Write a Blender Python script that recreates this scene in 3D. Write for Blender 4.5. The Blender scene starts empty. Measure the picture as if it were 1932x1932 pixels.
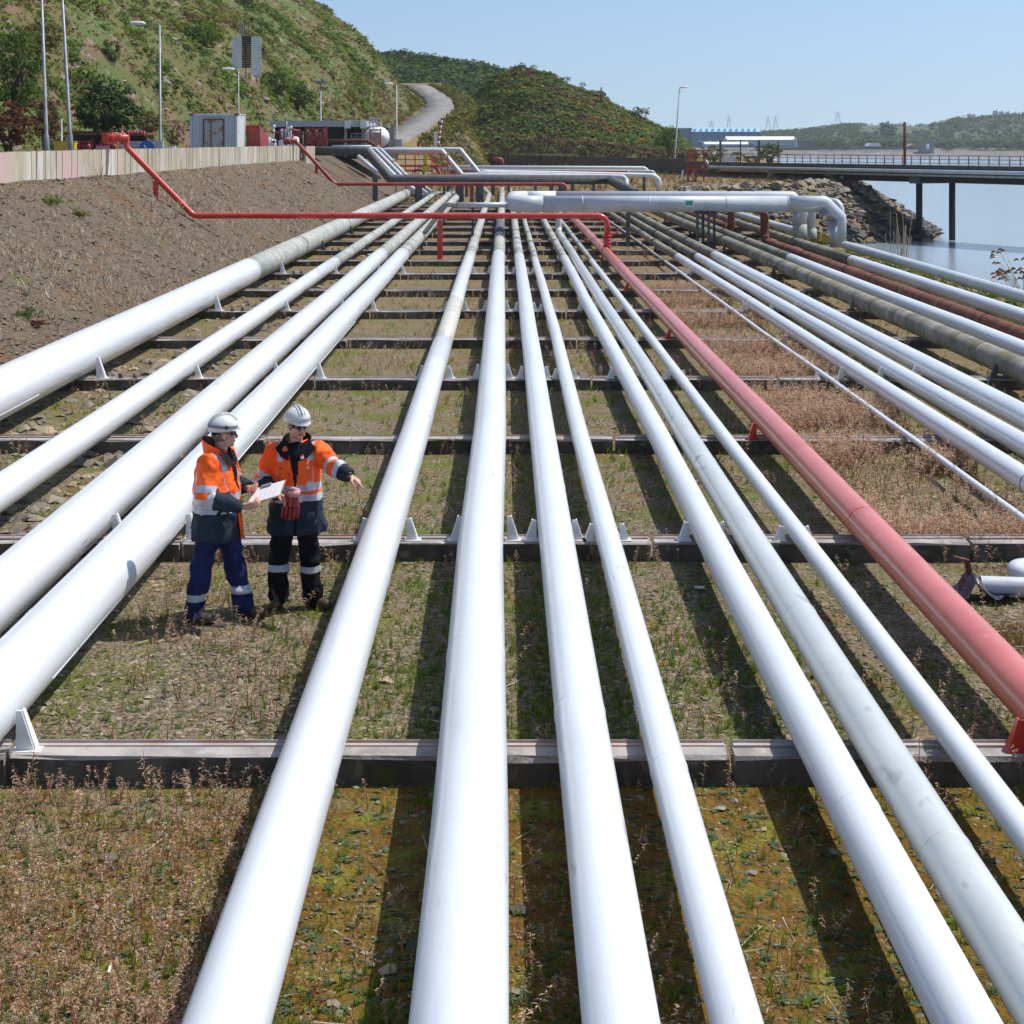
import bpy, bmesh, math, random
import numpy as np
from mathutils import Vector, Matrix, noise as mnoise
from mathutils.bvhtree import BVHTree

random.seed(7); RNG = np.random.default_rng(11)
SC = bpy.context.scene; COL = SC.collection
F, H = 3000.0, 4.1                      # focal length in 1932-px units, eye height (m)

# ------------------------------------------------ camera, world, sun, exposure
cd = bpy.data.cameras.new('camera'); cam = bpy.data.objects.new('camera', cd); COL.objects.link(cam)
cam.location = (0, 0, H); cam.rotation_euler = (math.radians(90), 0, 0)
cd.sensor_width = 36; cd.sensor_fit = 'HORIZONTAL'; cd.lens = 36 * F / 1932
cd.shift_x = 0.5 - 952 / 1932; cd.shift_y = -(0.5 - 275 / 1932)
cd.clip_start = 0.2; cd.clip_end = 20000
SC.camera = cam

SUN = Vector((0.566, 0.21, 1.0)).normalized()
SUN_EL = math.asin(SUN.z); SUN_ROT = math.atan2(SUN.x, SUN.y)
world = bpy.data.worlds.new('World'); SC.world = world; world.use_nodes = True
wn = world.node_tree.nodes; wl = world.node_tree.links
sky = wn.new('ShaderNodeTexSky'); sky.sky_type = 'NISHITA'; sky.sun_disc = False
sky.sun_elevation = SUN_EL; sky.sun_rotation = SUN_ROT
sky.air_density = 1.0; sky.dust_density = 1.2; sky.ozone_density = 4.0; sky.altitude = 0
bg = wn['Background']; bg.inputs['Strength'].default_value = 0.15
tc = wn.new('ShaderNodeTexCoord'); vm = wn.new('ShaderNodeVectorMath'); vm.operation = 'MULTIPLY_ADD'
vm.inputs[1].default_value = (1, 1, .8); vm.inputs[2].default_value = (0, 0, .085)     # softer, hazier horizon band
wl.new(tc.outputs['Generated'], vm.inputs[0]); wl.new(vm.outputs[0], sky.inputs['Vector'])
wl.new(sky.outputs['Color'], bg.inputs['Color'])
sd = bpy.data.lights.new('sun', 'SUN'); sun = bpy.data.objects.new('sun', sd); COL.objects.link(sun)
sd.energy = 4.7; sd.angle = math.radians(0.5); sd.color = (1.0, 0.95, 0.87)
sun.rotation_euler = SUN.to_track_quat('Z', 'Y').to_euler()
vs = SC.view_settings; vs.view_transform = 'Standard'; vs.look = 'None'; vs.exposure = 0.0; vs.gamma = 1
vs.use_curve_mapping = False
SC.cycles.use_denoising = True
SC.cycles.max_bounces = 6; SC.cycles.volume_bounces = 0; SC.cycles.transparent_max_bounces = 4

# ------------------------------------------------ helpers
def W(px, py, Y):
    return Vector(((px - 952) / F * Y, Y, H - (py - 275) / F * Y))

def mat(name, c1, c2=None, scale=4.0, ramp=(.4, .62), c3=None, scale3=1.0, ramp3=(.5, .6), rough=.6, metal=0.0,
        bump=0.0, bscale=60.0, spec=.5, island=0.0, detail=5.0, stretch=None, c4=None, scale4=9.0, ramp4=(.6, .68), attr=None,
        coat=0.0, trans=0.0):
    m = bpy.data.materials.new(name); m.use_nodes = True
    nt = m.node_tree; n = nt.nodes; l = nt.links; b = n['Principled BSDF']
    b.inputs['Roughness'].default_value = rough; b.inputs['Metallic'].default_value = metal
    b.inputs['Specular IOR Level'].default_value = spec
    b.inputs['Coat Weight'].default_value = coat; b.inputs['Coat Roughness'].default_value = .14
    geo = n.new('ShaderNodeNewGeometry'); vec = geo.outputs['Position']
    if stretch:
        mp = n.new('ShaderNodeMapping'); mp.inputs['Scale'].default_value = stretch; l.new(vec, mp.inputs['Vector']); vec = mp.outputs[0]
    col = n.new('ShaderNodeRGB'); col.outputs[0].default_value = (*c1, 1); cur = col.outputs[0]
    def layer(cur, c, sc, rp, k):
        t = n.new('ShaderNodeTexNoise'); t.inputs['Scale'].default_value = sc; t.inputs['Detail'].default_value = detail
        l.new(vec, t.inputs['Vector'])
        r = n.new('ShaderNodeMapRange'); r.inputs['From Min'].default_value = rp[0]; r.inputs['From Max'].default_value = rp[1]
        l.new(t.outputs['Fac'], r.inputs['Value'])
        mx = n.new('ShaderNodeMix'); mx.data_type = 'RGBA'; l.new(r.outputs[0], mx.inputs['Factor'])
        l.new(cur, mx.inputs['A']); mx.inputs['B'].default_value = (*c, 1)
        return mx.outputs['Result']
    if c2: cur = layer(cur, c2, scale, ramp, 0)
    if c3: cur = layer(cur, c3, scale3, ramp3, 1)
    if c4: cur = layer(cur, c4, scale4, ramp4, 2)
    if island:
        r = n.new('ShaderNodeMapRange'); r.inputs['To Min'].default_value = 1 - island; r.inputs['To Max'].default_value = 1 + island
        l.new(geo.outputs['Random Per Island'], r.inputs['Value'])
        hs = n.new('ShaderNodeHueSaturation'); l.new(cur, hs.inputs['Color']); l.new(r.outputs[0], hs.inputs['Value']); cur = hs.outputs[0]
    l.new(cur, b.inputs['Base Color'])
    if trans:                                   # thin leaves let sunlight through
        tr = n.new('ShaderNodeBsdfTranslucent'); l.new(cur, tr.inputs['Color']); ms = n.new('ShaderNodeMixShader'); ms.inputs[0].default_value = trans
        l.new(b.outputs[0], ms.inputs[1]); l.new(tr.outputs[0], ms.inputs[2]); l.new(ms.outputs[0], n['Material Output'].inputs['Surface'])
    if bump:
        t = n.new('ShaderNodeTexNoise'); t.inputs['Scale'].default_value = bscale; t.inputs['Detail'].default_value = 6
        l.new(vec, t.inputs['Vector'])
        bp = n.new('ShaderNodeBump'); bp.inputs['Strength'].default_value = min(1, bump); bp.inputs['Distance'].default_value = .6 / bscale * max(1, bump)
        l.new(t.outputs['Fac'], bp.inputs['Height']); l.new(bp.outputs[0], b.inputs['Normal'])
    return m

class MB:
    """collects geometry for ONE mesh object"""
    def __init__(s): s.v = []; s.f = []; s.m = []; s.s = []
    def add(s, vs, fs, mi=0, smooth=False):
        o = len(s.v); s.v += [tuple(p) for p in vs]
        for f in fs: s.f.append([i + o for i in f]); s.m.append(mi); s.s.append(smooth)
        return s
    def box(s, c, size, mi=0, rz=0.0, M=None):
        x, y, z = [d / 2 for d in size]; ca, sa = math.cos(rz), math.sin(rz)
        vs = []
        for dz in (-z, z):
            for dx, dy in ((-x, -y), (x, -y), (x, y), (-x, y)):
                p = Vector((dx * ca - dy * sa, dx * sa + dy * ca, dz))
                if M is not None: p = M @ Vector((dx, dy, dz))
                vs.append(Vector(c) + p)
        return s.add(vs, [(3, 2, 1, 0), (4, 5, 6, 7), (0, 1, 5, 4), (1, 2, 6, 5), (2, 3, 7, 6), (3, 0, 4, 7)], mi)
    def beam(s, a, b, w, h=None, mi=0, up=Vector((0, 0, 1))):
        a, b = Vector(a), Vector(b); d = (b - a); L = d.length; d.normalize(); h = h or w
        if abs(d.dot(up)) > .98: up = Vector((0, 1, 0))
        x = d.cross(up).normalized(); z = x.cross(d)
        M = Matrix((x, d, z)).transposed()
        return s.box((a + b) / 2, (w, L, h), mi, M=M)
    def tube(s, pts, r, seg=10, mi=0, cap=True, smooth=True):
        pts = [Vector(p) for p in pts]; n = len(pts)
        rs = r if isinstance(r, (list, tuple)) else [r] * n
        dirs = [(pts[i + 1] - pts[i]).normalized() for i in range(n - 1)]
        d = dirs[0]; up = Vector((0, 0, 1)) if abs(d.z) < .95 else Vector((0, 1, 0))
        u = d.cross(up).normalized(); w = u.cross(d)
        vs = []
        for i in range(n):
            if i == 0: nrm = dirs[0]
            elif i == n - 1: nrm = dirs[-1]
            else: nrm = (dirs[i - 1] + dirs[i]); nrm = nrm.normalized() if nrm.length > 1e-6 else dirs[i]
            dd = dirs[max(0, i - 1)]
            if i > 1:
                q = dirs[i - 2].rotation_difference(dirs[i - 1]); u = q @ u; w = q @ w
            for k in range(seg):
                a = 2 * math.pi * k / seg
                o = (u * math.cos(a) + w * math.sin(a)) * rs[i]
                den = dd.dot(nrm)
                o = o - dd * (o.dot(nrm) / den) if abs(den) > .2 else o
                vs.append(pts[i] + o)
        fs = [(i * seg + k, i * seg + (k + 1) % seg, (i + 1) * seg + (k + 1) % seg, (i + 1) * seg + k) for i in range(n - 1) for k in range(seg)]
        s.add(vs, fs, mi, smooth)
        if cap:
            o = len(s.v) - len(vs)
            s.f.append([o + k for k in range(seg)][::-1]); s.m.append(mi); s.s.append(False)
            s.f.append([o + (n - 1) * seg + k for k in range(seg)]); s.m.append(mi); s.s.append(False)
        return s
    def prism(s, poly, a, b, axis=1, mi=0):
        """poly: 2-D outline in the plane across the axis, extruded from a to b"""
        def P(p, t):
            return (t, p[0], p[1]) if axis == 0 else (p[0], t, p[1]) if axis == 1 else (p[0], p[1], t)
        n = len(poly); vs = [P(p, a) for p in poly] + [P(p, b) for p in poly]
        fs = [list(range(n)), list(range(2 * n - 1, n - 1, -1))] + [(i, i + n, (i + 1) % n + n, (i + 1) % n) for i in range(n)]
        return s.add(vs, fs, mi)
    def sphere(s, c, r, seg=12, rings=8, mi=0, top=0.0, scale=(1, 1, 1)):
        vs = []; c = Vector(c)
        for i in range(rings + 1):
            t = math.pi * i / rings
            for k in range(seg):
                a = 2 * math.pi * k / seg
                vs.append((c.x + r * scale[0] * math.sin(t) * math.cos(a), c.y + r * scale[1] * math.sin(t) * math.sin(a), c.z + r * scale[2] * math.cos(t)))
        fs = [(i * seg + k, (i + 1) * seg + k, (i + 1) * seg + (k + 1) % seg, i * seg + (k + 1) % seg) for i in range(rings) for k in range(seg)]
        return s.add(vs, fs, mi, True)
    def mesh(s, name):
        me = bpy.data.meshes.new(name); me.from_pydata(s.v, [], s.f)
        me.polygons.foreach_set('material_index', s.m); me.polygons.foreach_set('use_smooth', s.s)
        me.update(); return me
    def build(s, name, mats, parent=None, **kw):
        return link(name, s.mesh(name), mats, parent, **kw)

def link(name, me, mats, parent=None, **kw):
    if mats is not None:
        for m in (mats if isinstance(mats, (list, tuple)) else [mats]): me.materials.append(m)
    o = bpy.data.objects.new(name, me); COL.objects.link(o)
    if parent is not None: setp(o, parent)
    tag(o, **kw); return o

def setp(o, parent):
    o.parent = parent
    # geometry is written in world space: cancel the parent's own transform
    M = Matrix.Identity(4); p = parent
    while p is not None:
        M = Matrix.LocRotScale(p.location, p.rotation_euler, p.scale) @ p.matrix_parent_inverse.inverted().inverted() @ M if False else (p.matrix_parent_inverse @ Matrix.LocRotScale(p.location, p.rotation_euler, p.scale)) @ M
        p = p.parent
    o.matrix_parent_inverse = M.inverted()

def tag(o, label=None, cat=None, group=None, kind=None):
    if label: o['label'] = label
    if cat: o['category'] = cat
    if group: o['group'] = group
    if kind: o['kind'] = kind
    return o

def thing(name, label, cat, loc=(0, 0, 0), group=None, kind=None):
    o = bpy.data.objects.new(name, None); o.empty_display_size = .2; COL.objects.link(o); o.location = loc
    return tag(o, label, cat, group, kind)

def npmesh(name, V, T, mats, mi=None, smooth=False, parent=None, **kw):
    """fast triangle mesh from numpy arrays"""
    V = np.ascontiguousarray(V, np.float32); T = np.ascontiguousarray(T, np.int32)
    me = bpy.data.meshes.new(name)
    me.vertices.add(len(V)); me.vertices.foreach_set('co', V.ravel())
    k = T.shape[1]
    me.loops.add(T.size); me.loops.foreach_set('vertex_index', T.ravel())
    me.polygons.add(len(T)); me.polygons.foreach_set('loop_start', np.arange(0, T.size, k, dtype=np.int32))
    if mi is not None: me.polygons.foreach_set('material_index', np.ascontiguousarray(mi, np.int32))
    me.polygons.foreach_set('use_smooth', np.full(len(T), smooth, bool))
    me.update(calc_edges=True); me.validate()
    return link(name, me, mats, parent, **kw)

def scatter(tpls, pos, scale, rng, tilt=.15, which=None):
    """tpls: list of (V, T, M) templates -> stacked arrays"""
    n = len(pos); which = rng.integers(0, len(tpls), n) if which is None else which
    scale = np.asarray(scale, float)
    if scale.ndim == 1: scale = np.repeat(scale[:, None], 3, 1)
    Vs, Ts, Ms = [], [], []; off = 0
    for t, (V, T, M) in enumerate(tpls):
        idx = np.where(which == t)[0]
        if not len(idx): continue
        a = rng.uniform(0, 2 * np.pi, len(idx)); c, s = np.cos(a), np.sin(a)
        v = V[None] * scale[idx][:, None]
        x = v[..., 0] * c[:, None] - v[..., 1] * s[:, None]; y = v[..., 0] * s[:, None] + v[..., 1] * c[:, None]; z = v[..., 2]
        tx, ty = rng.normal(0, tilt, (2, len(idx), 1))
        out = np.stack([x + z * tx, y + z * ty, z - x * tx - y * ty], -1) + pos[idx][:, None]
        Vs.append(out.reshape(-1, 3))
        T3 = T[None] + (np.arange(len(idx)) * len(V))[:, None, None] + off
        Ts.append(T3.reshape(-1, T.shape[1])); Ms.append(np.tile(M, len(idx))); off += len(idx) * len(V)
    return np.concatenate(Vs), np.concatenate(Ts), np.concatenate(Ms)

_W = {}
def fn(x, y, f, seed=0, n=9):
    """smooth pseudo-noise in about -1..1, vectorised"""
    key = (seed, n)
    if key not in _W:
        r = np.random.default_rng(seed + 100); a = r.uniform(0, 2 * np.pi, n); k = r.uniform(.6, 1.7, n); _W[key] = (np.cos(a) * k, np.sin(a) * k, r.uniform(0, 6.28, n))
    kx, ky, ph = _W[key]; x = np.asarray(x, float); y = np.asarray(y, float)
    return sum(np.sin(x * f * kx[i] + y * f * ky[i] + ph[i]) for i in range(n)) / (n ** .5) * .8

def sst(x, a, b):
    t = np.clip((np.asarray(x, float) - a) / (b - a), 0, 1); return t * t * (3 - 2 * t)

def fillet(pts, r, n=5):
    """rounded bends: r radius, n steps"""
    pts = [Vector(p) for p in pts]; out = [pts[0]]
    for i in range(1, len(pts) - 1):
        a, b, c = pts[i - 1], pts[i], pts[i + 1]
        d1 = (a - b).normalized(); d2 = (c - b).normalized(); ang = d1.angle(d2)
        t = min(r / math.tan(ang / 2), (a - b).length * .49, (c - b).length * .49)
        rr = t * math.tan(ang / 2); ctr = b + (d1 + d2).normalized() * (rr / math.sin(ang / 2))
        p1 = b + d1 * t; p2 = b + d2 * t; v1 = p1 - ctr; v2 = p2 - ctr
        ax = v1.cross(v2).normalized(); an = v1.angle(v2)
        for k in range(n + 1): out.append(ctr + Matrix.Rotation(an * k / n, 3, ax) @ v1)
    out.append(pts[-1]); return out
# ------------------------------------------------ materials
M = {}
M['white'] = mat('white_paint', (.74, .77, .80), (.67, .69, .71), scale=4, ramp=(.45, .75), c3=(.46, .46, .44), scale3=60, ramp3=(.72, .80), c4=(.50, .47, .42), scale4=13, ramp4=(.68, .76), rough=.36, bump=.06, bscale=9, stretch=(1, .14, 1), coat=.35)
M['cream'] = mat('cream_paint', (.66, .62, .54), (.56, .53, .46), scale=2, rough=.4)
M['greypaint'] = mat('grey_paint', (.52, .55, .54), (.60, .62, .61), scale=3, ramp=(.45, .7), c3=(.30, .31, .29), scale3=6, ramp3=(.60, .75), c4=(.36, .16, .13), scale4=14, ramp4=(.735, .76), rough=.42, bump=.12, bscale=14, stretch=(1, .45, 1), coat=.4)
M['weather'] = mat('weathered_pipe', (.40, .415, .385), (.28, .29, .26), scale=1.6, ramp=(.42, .65), c3=(.48, .49, .46), scale3=3.5, ramp3=(.52, .68), c4=(.24, .23, .12), scale4=5, ramp4=(.6, .7), rough=.75, bump=.25, bscale=20)
M['mossy'] = mat('mossy_lagging', (.25, .24, .20), (.13, .13, .09), scale=1.2, ramp=(.4, .6), c3=(.34, .32, .27), scale3=2.6, ramp3=(.55, .68), c4=(.17, .15, .04), scale4=4, ramp4=(.58, .7), rough=.85, bump=.4, bscale=18)
M['dark'] = mat('dark_steel', (.075, .08, .085), (.12, .12, .115), scale=3, rough=.7, bump=.2, bscale=30)
M['pinkred'] = mat('faded_red_paint', (.62, .165, .125), (.55, .12, .09), scale=1.5, ramp=(.45, .7), c3=(.66, .24, .19), scale3=8, ramp3=(.6, .75), rough=.42, bump=.06, bscale=20, coat=.45)
M['red'] = mat('red_paint', (.62, .05, .03), (.52, .035, .025), scale=2, rough=.35, bump=.05, coat=.4, c3=(.40, .06, .04), scale3=9, ramp3=(.62, .72))
M['darkred'] = mat('dull_red_paint', (.36, .05, .04), (.26, .04, .035), scale=1.5, rough=.5)
M['rust'] = mat('rust', (.19, .062, .032), (.11, .036, .022), scale=3, ramp=(.4, .6), c3=(.27, .11, .055), scale3=9, ramp3=(.58, .7), rough=.9, bump=.4, bscale=40)
M['galv'] = mat('galvanised_pipe', (.56, .59, .62), (.48, .51, .53), scale=1.2, ramp=(.45, .65), c3=(.34, .35, .34), scale3=4, ramp3=(.66, .78), rough=.42, bump=.08, bscale=12)
M['silver'] = mat('galvanised_steel', (.30, .32, .35), (.22, .24, .26), scale=2, rough=.5, metal=.3)
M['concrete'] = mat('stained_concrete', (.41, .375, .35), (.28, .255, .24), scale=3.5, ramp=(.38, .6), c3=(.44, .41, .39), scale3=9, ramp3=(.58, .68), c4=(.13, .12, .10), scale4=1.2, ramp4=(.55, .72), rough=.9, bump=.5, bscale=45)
M['frontshade'] = mat('shade_painted_dirty_concrete', (.135, .118, .098), (.06, .055, .046), scale=3, ramp=(.4, .6), c3=(.20, .18, .155), scale3=7, ramp3=(.6, .7), c4=(.07, .08, .03), scale4=3, ramp4=(.6, .7), rough=.95, bump=.5, bscale=45)  # front-face shade painted into the colour, over real dirt and moss tones
M['boarded'] = mat('boarded_concrete', (.47, .41, .30), (.37, .32, .23), scale=2.5, ramp=(.4, .65), c3=(.54, .50, .42), scale3=.8, ramp3=(.52, .62), c4=(.25, .20, .13), scale4=6, ramp4=(.64, .72), rough=.9, bump=.4, bscale=30, stretch=(1, 1, .3), island=.06)
M['boardpink'] = mat('pink_washed_concrete', (.58, .38, .37), (.50, .42, .33), scale=2.2, ramp=(.36, .6), rough=.9, bump=.3, bscale=30, stretch=(1, 1, .3))
M['boardwhite'] = mat('white_washed_concrete', (.66, .65, .61), (.48, .42, .32), scale=2.2, ramp=(.40, .58), rough=.9, bump=.3, bscale=30, stretch=(1, 1, .3))
M['strip'] = mat('rusty_strip', (.40, .29, .24), (.46, .42, .40), scale=3, rough=.8)
M['black'] = mat('black', (.018, .018, .02), rough=.7)
M['whiteflat'] = mat('white_flat', (.78, .79, .80), (.66, .66, .64), scale=3, ramp=(.5, .8), rough=.6)
M['blue'] = mat('sign_blue', (.02, .13, .42), rough=.4)
M['teal'] = mat('sign_teal', (.03, .36, .27), rough=.4)
M['signred'] = mat('sign_red', (.50, .07, .10), rough=.5)
M['yellow'] = mat('yellow_paint', (.62, .42, .05), rough=.5)
M['container'] = mat('container_paint', (.64, .67, .71), (.56, .59, .63), scale=1, ramp=(.4, .7), c3=(.36, .20, .10), scale3=5, ramp3=(.70, .76), rough=.55, stretch=(1, 1, .4))
M['containerend'] = mat('container_end_paint', (.78, .78, .76), (.60, .54, .38), scale=2, ramp=(.55, .75), rough=.55)
M['rustdoor'] = mat('rusty_door', (.46, .47, .45), (.37, .22, .09), scale=2.2, ramp=(.55, .62), rough=.7)
M['rusttrim'] = mat('rust_trim', (.20, .09, .035), rough=.8)
M['asphalt'] = mat('asphalt', (.215, .215, .21), (.165, .16, .15), scale=.7, ramp=(.38, .62), c3=(.24, .215, .17), scale3=.25, ramp3=(.52, .66), rough=.9, bump=.2, bscale=10)
M['glassdark'] = mat('dark_glass', (.05, .06, .07), rough=.1)
M['roofgrey'] = mat('roof_grey', (.42, .45, .48), rough=.6)
M['hallwall'] = mat('hall_wall', (.022, .023, .026), (.03, .03, .033), scale=1, rough=.8)
M['rock'] = mat('rock', (.245, .21, .155), (.145, .13, .105), scale=2, ramp=(.4, .6), c3=(.31, .25, .165), scale3=.6, ramp3=(.52, .6), rough=.9, bump=.4, bscale=12, island=.35)
M['wetrock'] = mat('wet_rock', (.075, .07, .062), (.045, .045, .04), scale=2, rough=.7, bump=.4, bscale=12, island=.3)
M['gravel'] = mat('gravel', (.27, .22, .15), (.15, .125, .085), scale=12, ramp=(.4, .6), rough=.95, island=.5)
M['bankstone'] = mat('bank_stone', (.185, .142, .10), (.115, .093, .072), scale=3, rough=.95, island=.4)
M['twig'] = mat('dry_twig', (.46, .40, .31), rough=.9, island=.3)
# plants
M['redstem'] = mat('red_stem', (.42, .21, .12), rough=.8, island=.3)
M['fluff'] = mat('seed_fluff', (.70, .53, .36), rough=.9, island=.35, spec=.2, trans=.4)
M['fluffp'] = mat('pink_seed_heads', (.64, .41, .30), rough=.9, island=.3, spec=.2, trans=.4)
M['dryleaf'] = mat('dry_leaf', (.30, .18, .085), rough=.8, island=.4, spec=.2, trans=.4)
M['greenleaf'] = mat('green_leaf', (.11, .19, .03), rough=.6, island=.35, spec=.2, trans=.4)
M['rosette'] = mat('grey_green_leaf', (.13, .19, .09), rough=.6, island=.25, spec=.2, trans=.4)
M['sprig'] = mat('lime_leaf', (.22, .31, .04), rough=.6, island=.3, spec=.2, trans=.4)
M['f_green'] = mat('foliage_green', (.088, .145, .026), rough=.7, island=.25, spec=.2, trans=.4)
M['f_dark'] = mat('foliage_dark', (.050, .085, .022), rough=.7, island=.3, spec=.2, trans=.4)
M['f_olive'] = mat('foliage_olive', (.165, .155, .032), rough=.75, island=.22, spec=.2, trans=.4)
M['f_lime'] = mat('foliage_lime', (.15, .21, .030), rough=.7, island=.22, spec=.2, trans=.4)
M['f_brown'] = mat('foliage_brown', (.185, .115, .055), rough=.8, island=.25, spec=.2, trans=.4)
M['f_red'] = mat('foliage_russet', (.13, .04, .018), rough=.8, island=.4, spec=.2, trans=.4)
M['f_heather'] = mat('heather', (.14, .075, .07), rough=.8, island=.35, spec=.2, trans=.4)
M['f_gorse'] = mat('gorse_flower', (.34, .19, .02), rough=.8, island=.3, spec=.2, trans=.4)
M['bark'] = mat('bark', (.10, .08, .06), rough=.9)

def gmat():
    """the ground sheet: gravel, moss, bank earth and grass blended by the zone painted on its vertices"""
    m = bpy.data.materials.new('ground'); m.use_nodes = True
    nt = m.node_tree; n = nt.nodes; l = nt.links; b = n['Principled BSDF']; b.inputs['Roughness'].default_value = .95
    b.inputs['Specular IOR Level'].default_value = .2
    geo = n.new('ShaderNodeNewGeometry'); P = geo.outputs['Position']
    at = n.new('ShaderNodeVertexColor'); at.layer_name = 'zone'
    sp = n.new('ShaderNodeSeparateColor'); l.new(at.outputs['Color'], sp.inputs[0])
    def noise(sc, d=6, r=.5):
        t = n.new('ShaderNodeTexNoise'); t.inputs['Scale'].default_value = sc; t.inputs['Detail'].default_value = d
        t.inputs['Roughness'].default_value = r
        l.new(P, t.inputs['Vector']); return t.outputs['Fac']
    def rng(v, a, bb):
        r = n.new('ShaderNodeMapRange'); r.inputs['From Min'].default_value = a; r.inputs['From Max'].default_value = bb; l.new(v, r.inputs['Value']); return r.outputs[0]
    def mix(f, A, B):
        x = n.new('ShaderNodeMix'); x.data_type = 'RGBA'
        l.new(f, x.inputs['Factor'])
        for s, v in (('A', A), ('B', B)):
            if isinstance(v, tuple): x.inputs[s].default_value = (*v, 1)
            else: l.new(v, x.inputs[s])
        return x.outputs['Result']
    def ma(op, a, bb):
        x = n.new('ShaderNodeMath'); x.operation = op
        for i, v in enumerate((a, bb)):
            if isinstance(v, (int, float)): x.inputs[i].default_value = v
            else: l.new(v, x.inputs[i])
        return x.outputs[0]
    v = n.new('ShaderNodeTexVoronoi'); v.inputs['Scale'].default_value = 26; l.new(P, v.inputs['Vector'])
    vs_ = n.new('ShaderNodeSeparateColor'); l.new(v.outputs['Color'], vs_.inputs[0])
    gravel = mix(rng(noise(30), .38, .62), (.105, .085, .052), (.26, .205, .13))
    gravel = mix(rng(vs_.outputs[0], .45, 1.0), gravel, (.27, .225, .155))
    gravel = mix(rng(noise(1.1), .46, .66), gravel, (.125, .15, .03))
    gravel = mix(rng(noise(1.7), .60, .74), gravel, (.24, .12, .045))
    moss = mix(rng(noise(5), .4, .62), (.165, .086, .017), (.205, .135, .022))
    moss = mix(rng(noise(2.2), .55, .68), moss, (.22, .22, .03))
    moss = mix(rng(noise(60), .5, .7), moss, (.09, .06, .02)); moss = mix(rng(noise(1.3), .60, .74), moss, (.12, .13, .03))
    bank = mix(rng(noise(9), .4, .6), (.115, .085, .057), (.18, .142, .10))
    bank = mix(rng(noise(.55), .55, .68), bank, (.17, .10, .05))
    bank = mix(rng(noise(.9), .62, .72), bank, (.11, .12, .04))
    grass = mix(rng(noise(1.5), .4, .62), (.24, .15, .085), (.14, .14, .045))
    grass = mix(rng(noise(6), .5, .7), grass, (.33, .22, .14))
    mf = rng(ma('ADD', sp.outputs[0], ma('MULTIPLY', ma('SUBTRACT', noise(2.6), .5), 1.6)), .3, .62)
    c = mix(mf, gravel, moss)
    c = mix(sp.outputs[2], c, bank); c = mix(sp.outputs[1], c, grass)
    l.new(c, b.inputs['Base Color'])
    bp = n.new('ShaderNodeBump'); bp.inputs['Strength'].default_value = .9; bp.inputs['Distance'].default_value = .03
    l.new(ma('ADD', ma('MULTIPLY', noise(18, 8, .65), 1.2), ma('MULTIPLY', v.outputs['Distance'], -.9)), bp.inputs['Height']); l.new(bp.outputs[0], b.inputs['Normal'])
    return m
M['ground'] = gmat()

# ------------------------------------------------ the ground sheet
LAND = np.array([(14.3, -40), (14.3, 95), (14.0, 120), (14.6, 130), (22, 135.5), (29.0, 140.5), (32, 150), (33.5, 175), (33, 230), (45, 300), (70, 420), (60, 800), (-600, 800), (-600, -40)], float)
def sdist(x, y):
    """distance outside the land outline (0 inside)"""
    x = np.asarray(x, float); y = np.asarray(y, float); d = np.full(x.shape, 1e9); inside = np.zeros(x.shape, bool)
    for i in range(len(LAND)):
        a, b = LAND[i], LAND[(i + 1) % len(LAND)]; e = b - a
        t = np.clip(((x - a[0]) * e[0] + (y - a[1]) * e[1]) / (e @ e), 0, 1)
        d = np.minimum(d, np.hypot(x - a[0] - t * e[0], y - a[1] - t * e[1]))
        c = (a[1] > y) != (b[1] > y)
        with np.errstate(divide='ignore', invalid='ignore'):
            xi = (b[0] - a[0]) * (y - a[1]) / (b[1] - a[1] if b[1] != a[1] else 1e-9) + a[0]
        inside ^= c & (x < xi)
    return np.where(inside, -d, d)
ZP_Y = [70, 130, 185, 215, 245, 280, 315, 345, 700]; ZP_Z = [3.1, 3.5, 4.6, 6.7, 9.5, 12.7, 16.2, 18, 18]
def behind_wall(x, y):
    x = np.asarray(x, float); return np.asarray(y) > np.where(x > 21.3, 159 - 1.79 * (x - 21.3), 232 - (x - 3.7) * 4.21)
def gz(x, y):
    x = np.asarray(x, float); y = np.asarray(y, float)
    right = 1.05 * sst(y, 95, 170)
    right = np.where((y > 120) & behind_wall(x, y), np.where(x > 20, 1.5, 2.35), right)
    zp = np.interp(y, ZP_Y, ZP_Z); xb = np.interp(y, [140, 185, 215, 245, 300], [-8.4, -7.3, -4.6, -1, -1]); sl = np.interp(y, [140, 185], [.564, 1.4])
    left = np.clip((xb - x) * sl, 0, zp)
    z = np.maximum(right, left)
    d = sdist(x, y)
    z = np.where(d > 0, np.maximum(z - d * .62, -6), z)
    rough = .05 * fn(x, y, 1.3, 1) + .03 * fn(x, y, 3.1, 2)
    amp = np.where(left > right, np.clip(left * 2, 0, 1), 0.15) * np.where(d > 0, 4, 1)
    amp = np.where(x < -13.2, .2, amp)
    return z + rough * amp
def gridmesh(name, xs, ys, zf, mats, colf=None, **kw):
    X, Y = np.meshgrid(xs, ys); Z = zf(X, Y)
    V = np.stack([X, Y, Z], -1).reshape(-1, 3); nx, ny = len(xs), len(ys)
    i = (np.arange(ny - 1)[:, None] * nx + np.arange(nx - 1)[None]).ravel()
    T = np.stack([i, i + 1, i + nx + 1, i + nx], -1)
    o = npmesh(name, V, T, mats, smooth=True, **kw)
    if colf is not None:
        ca = o.data.color_attributes.new('zone', 'FLOAT_COLOR', 'POINT')
        ca.data.foreach_set('color', np.ascontiguousarray(colf(V[:, 0], V[:, 1], V[:, 2]), np.float32).ravel())
    return o
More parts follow.
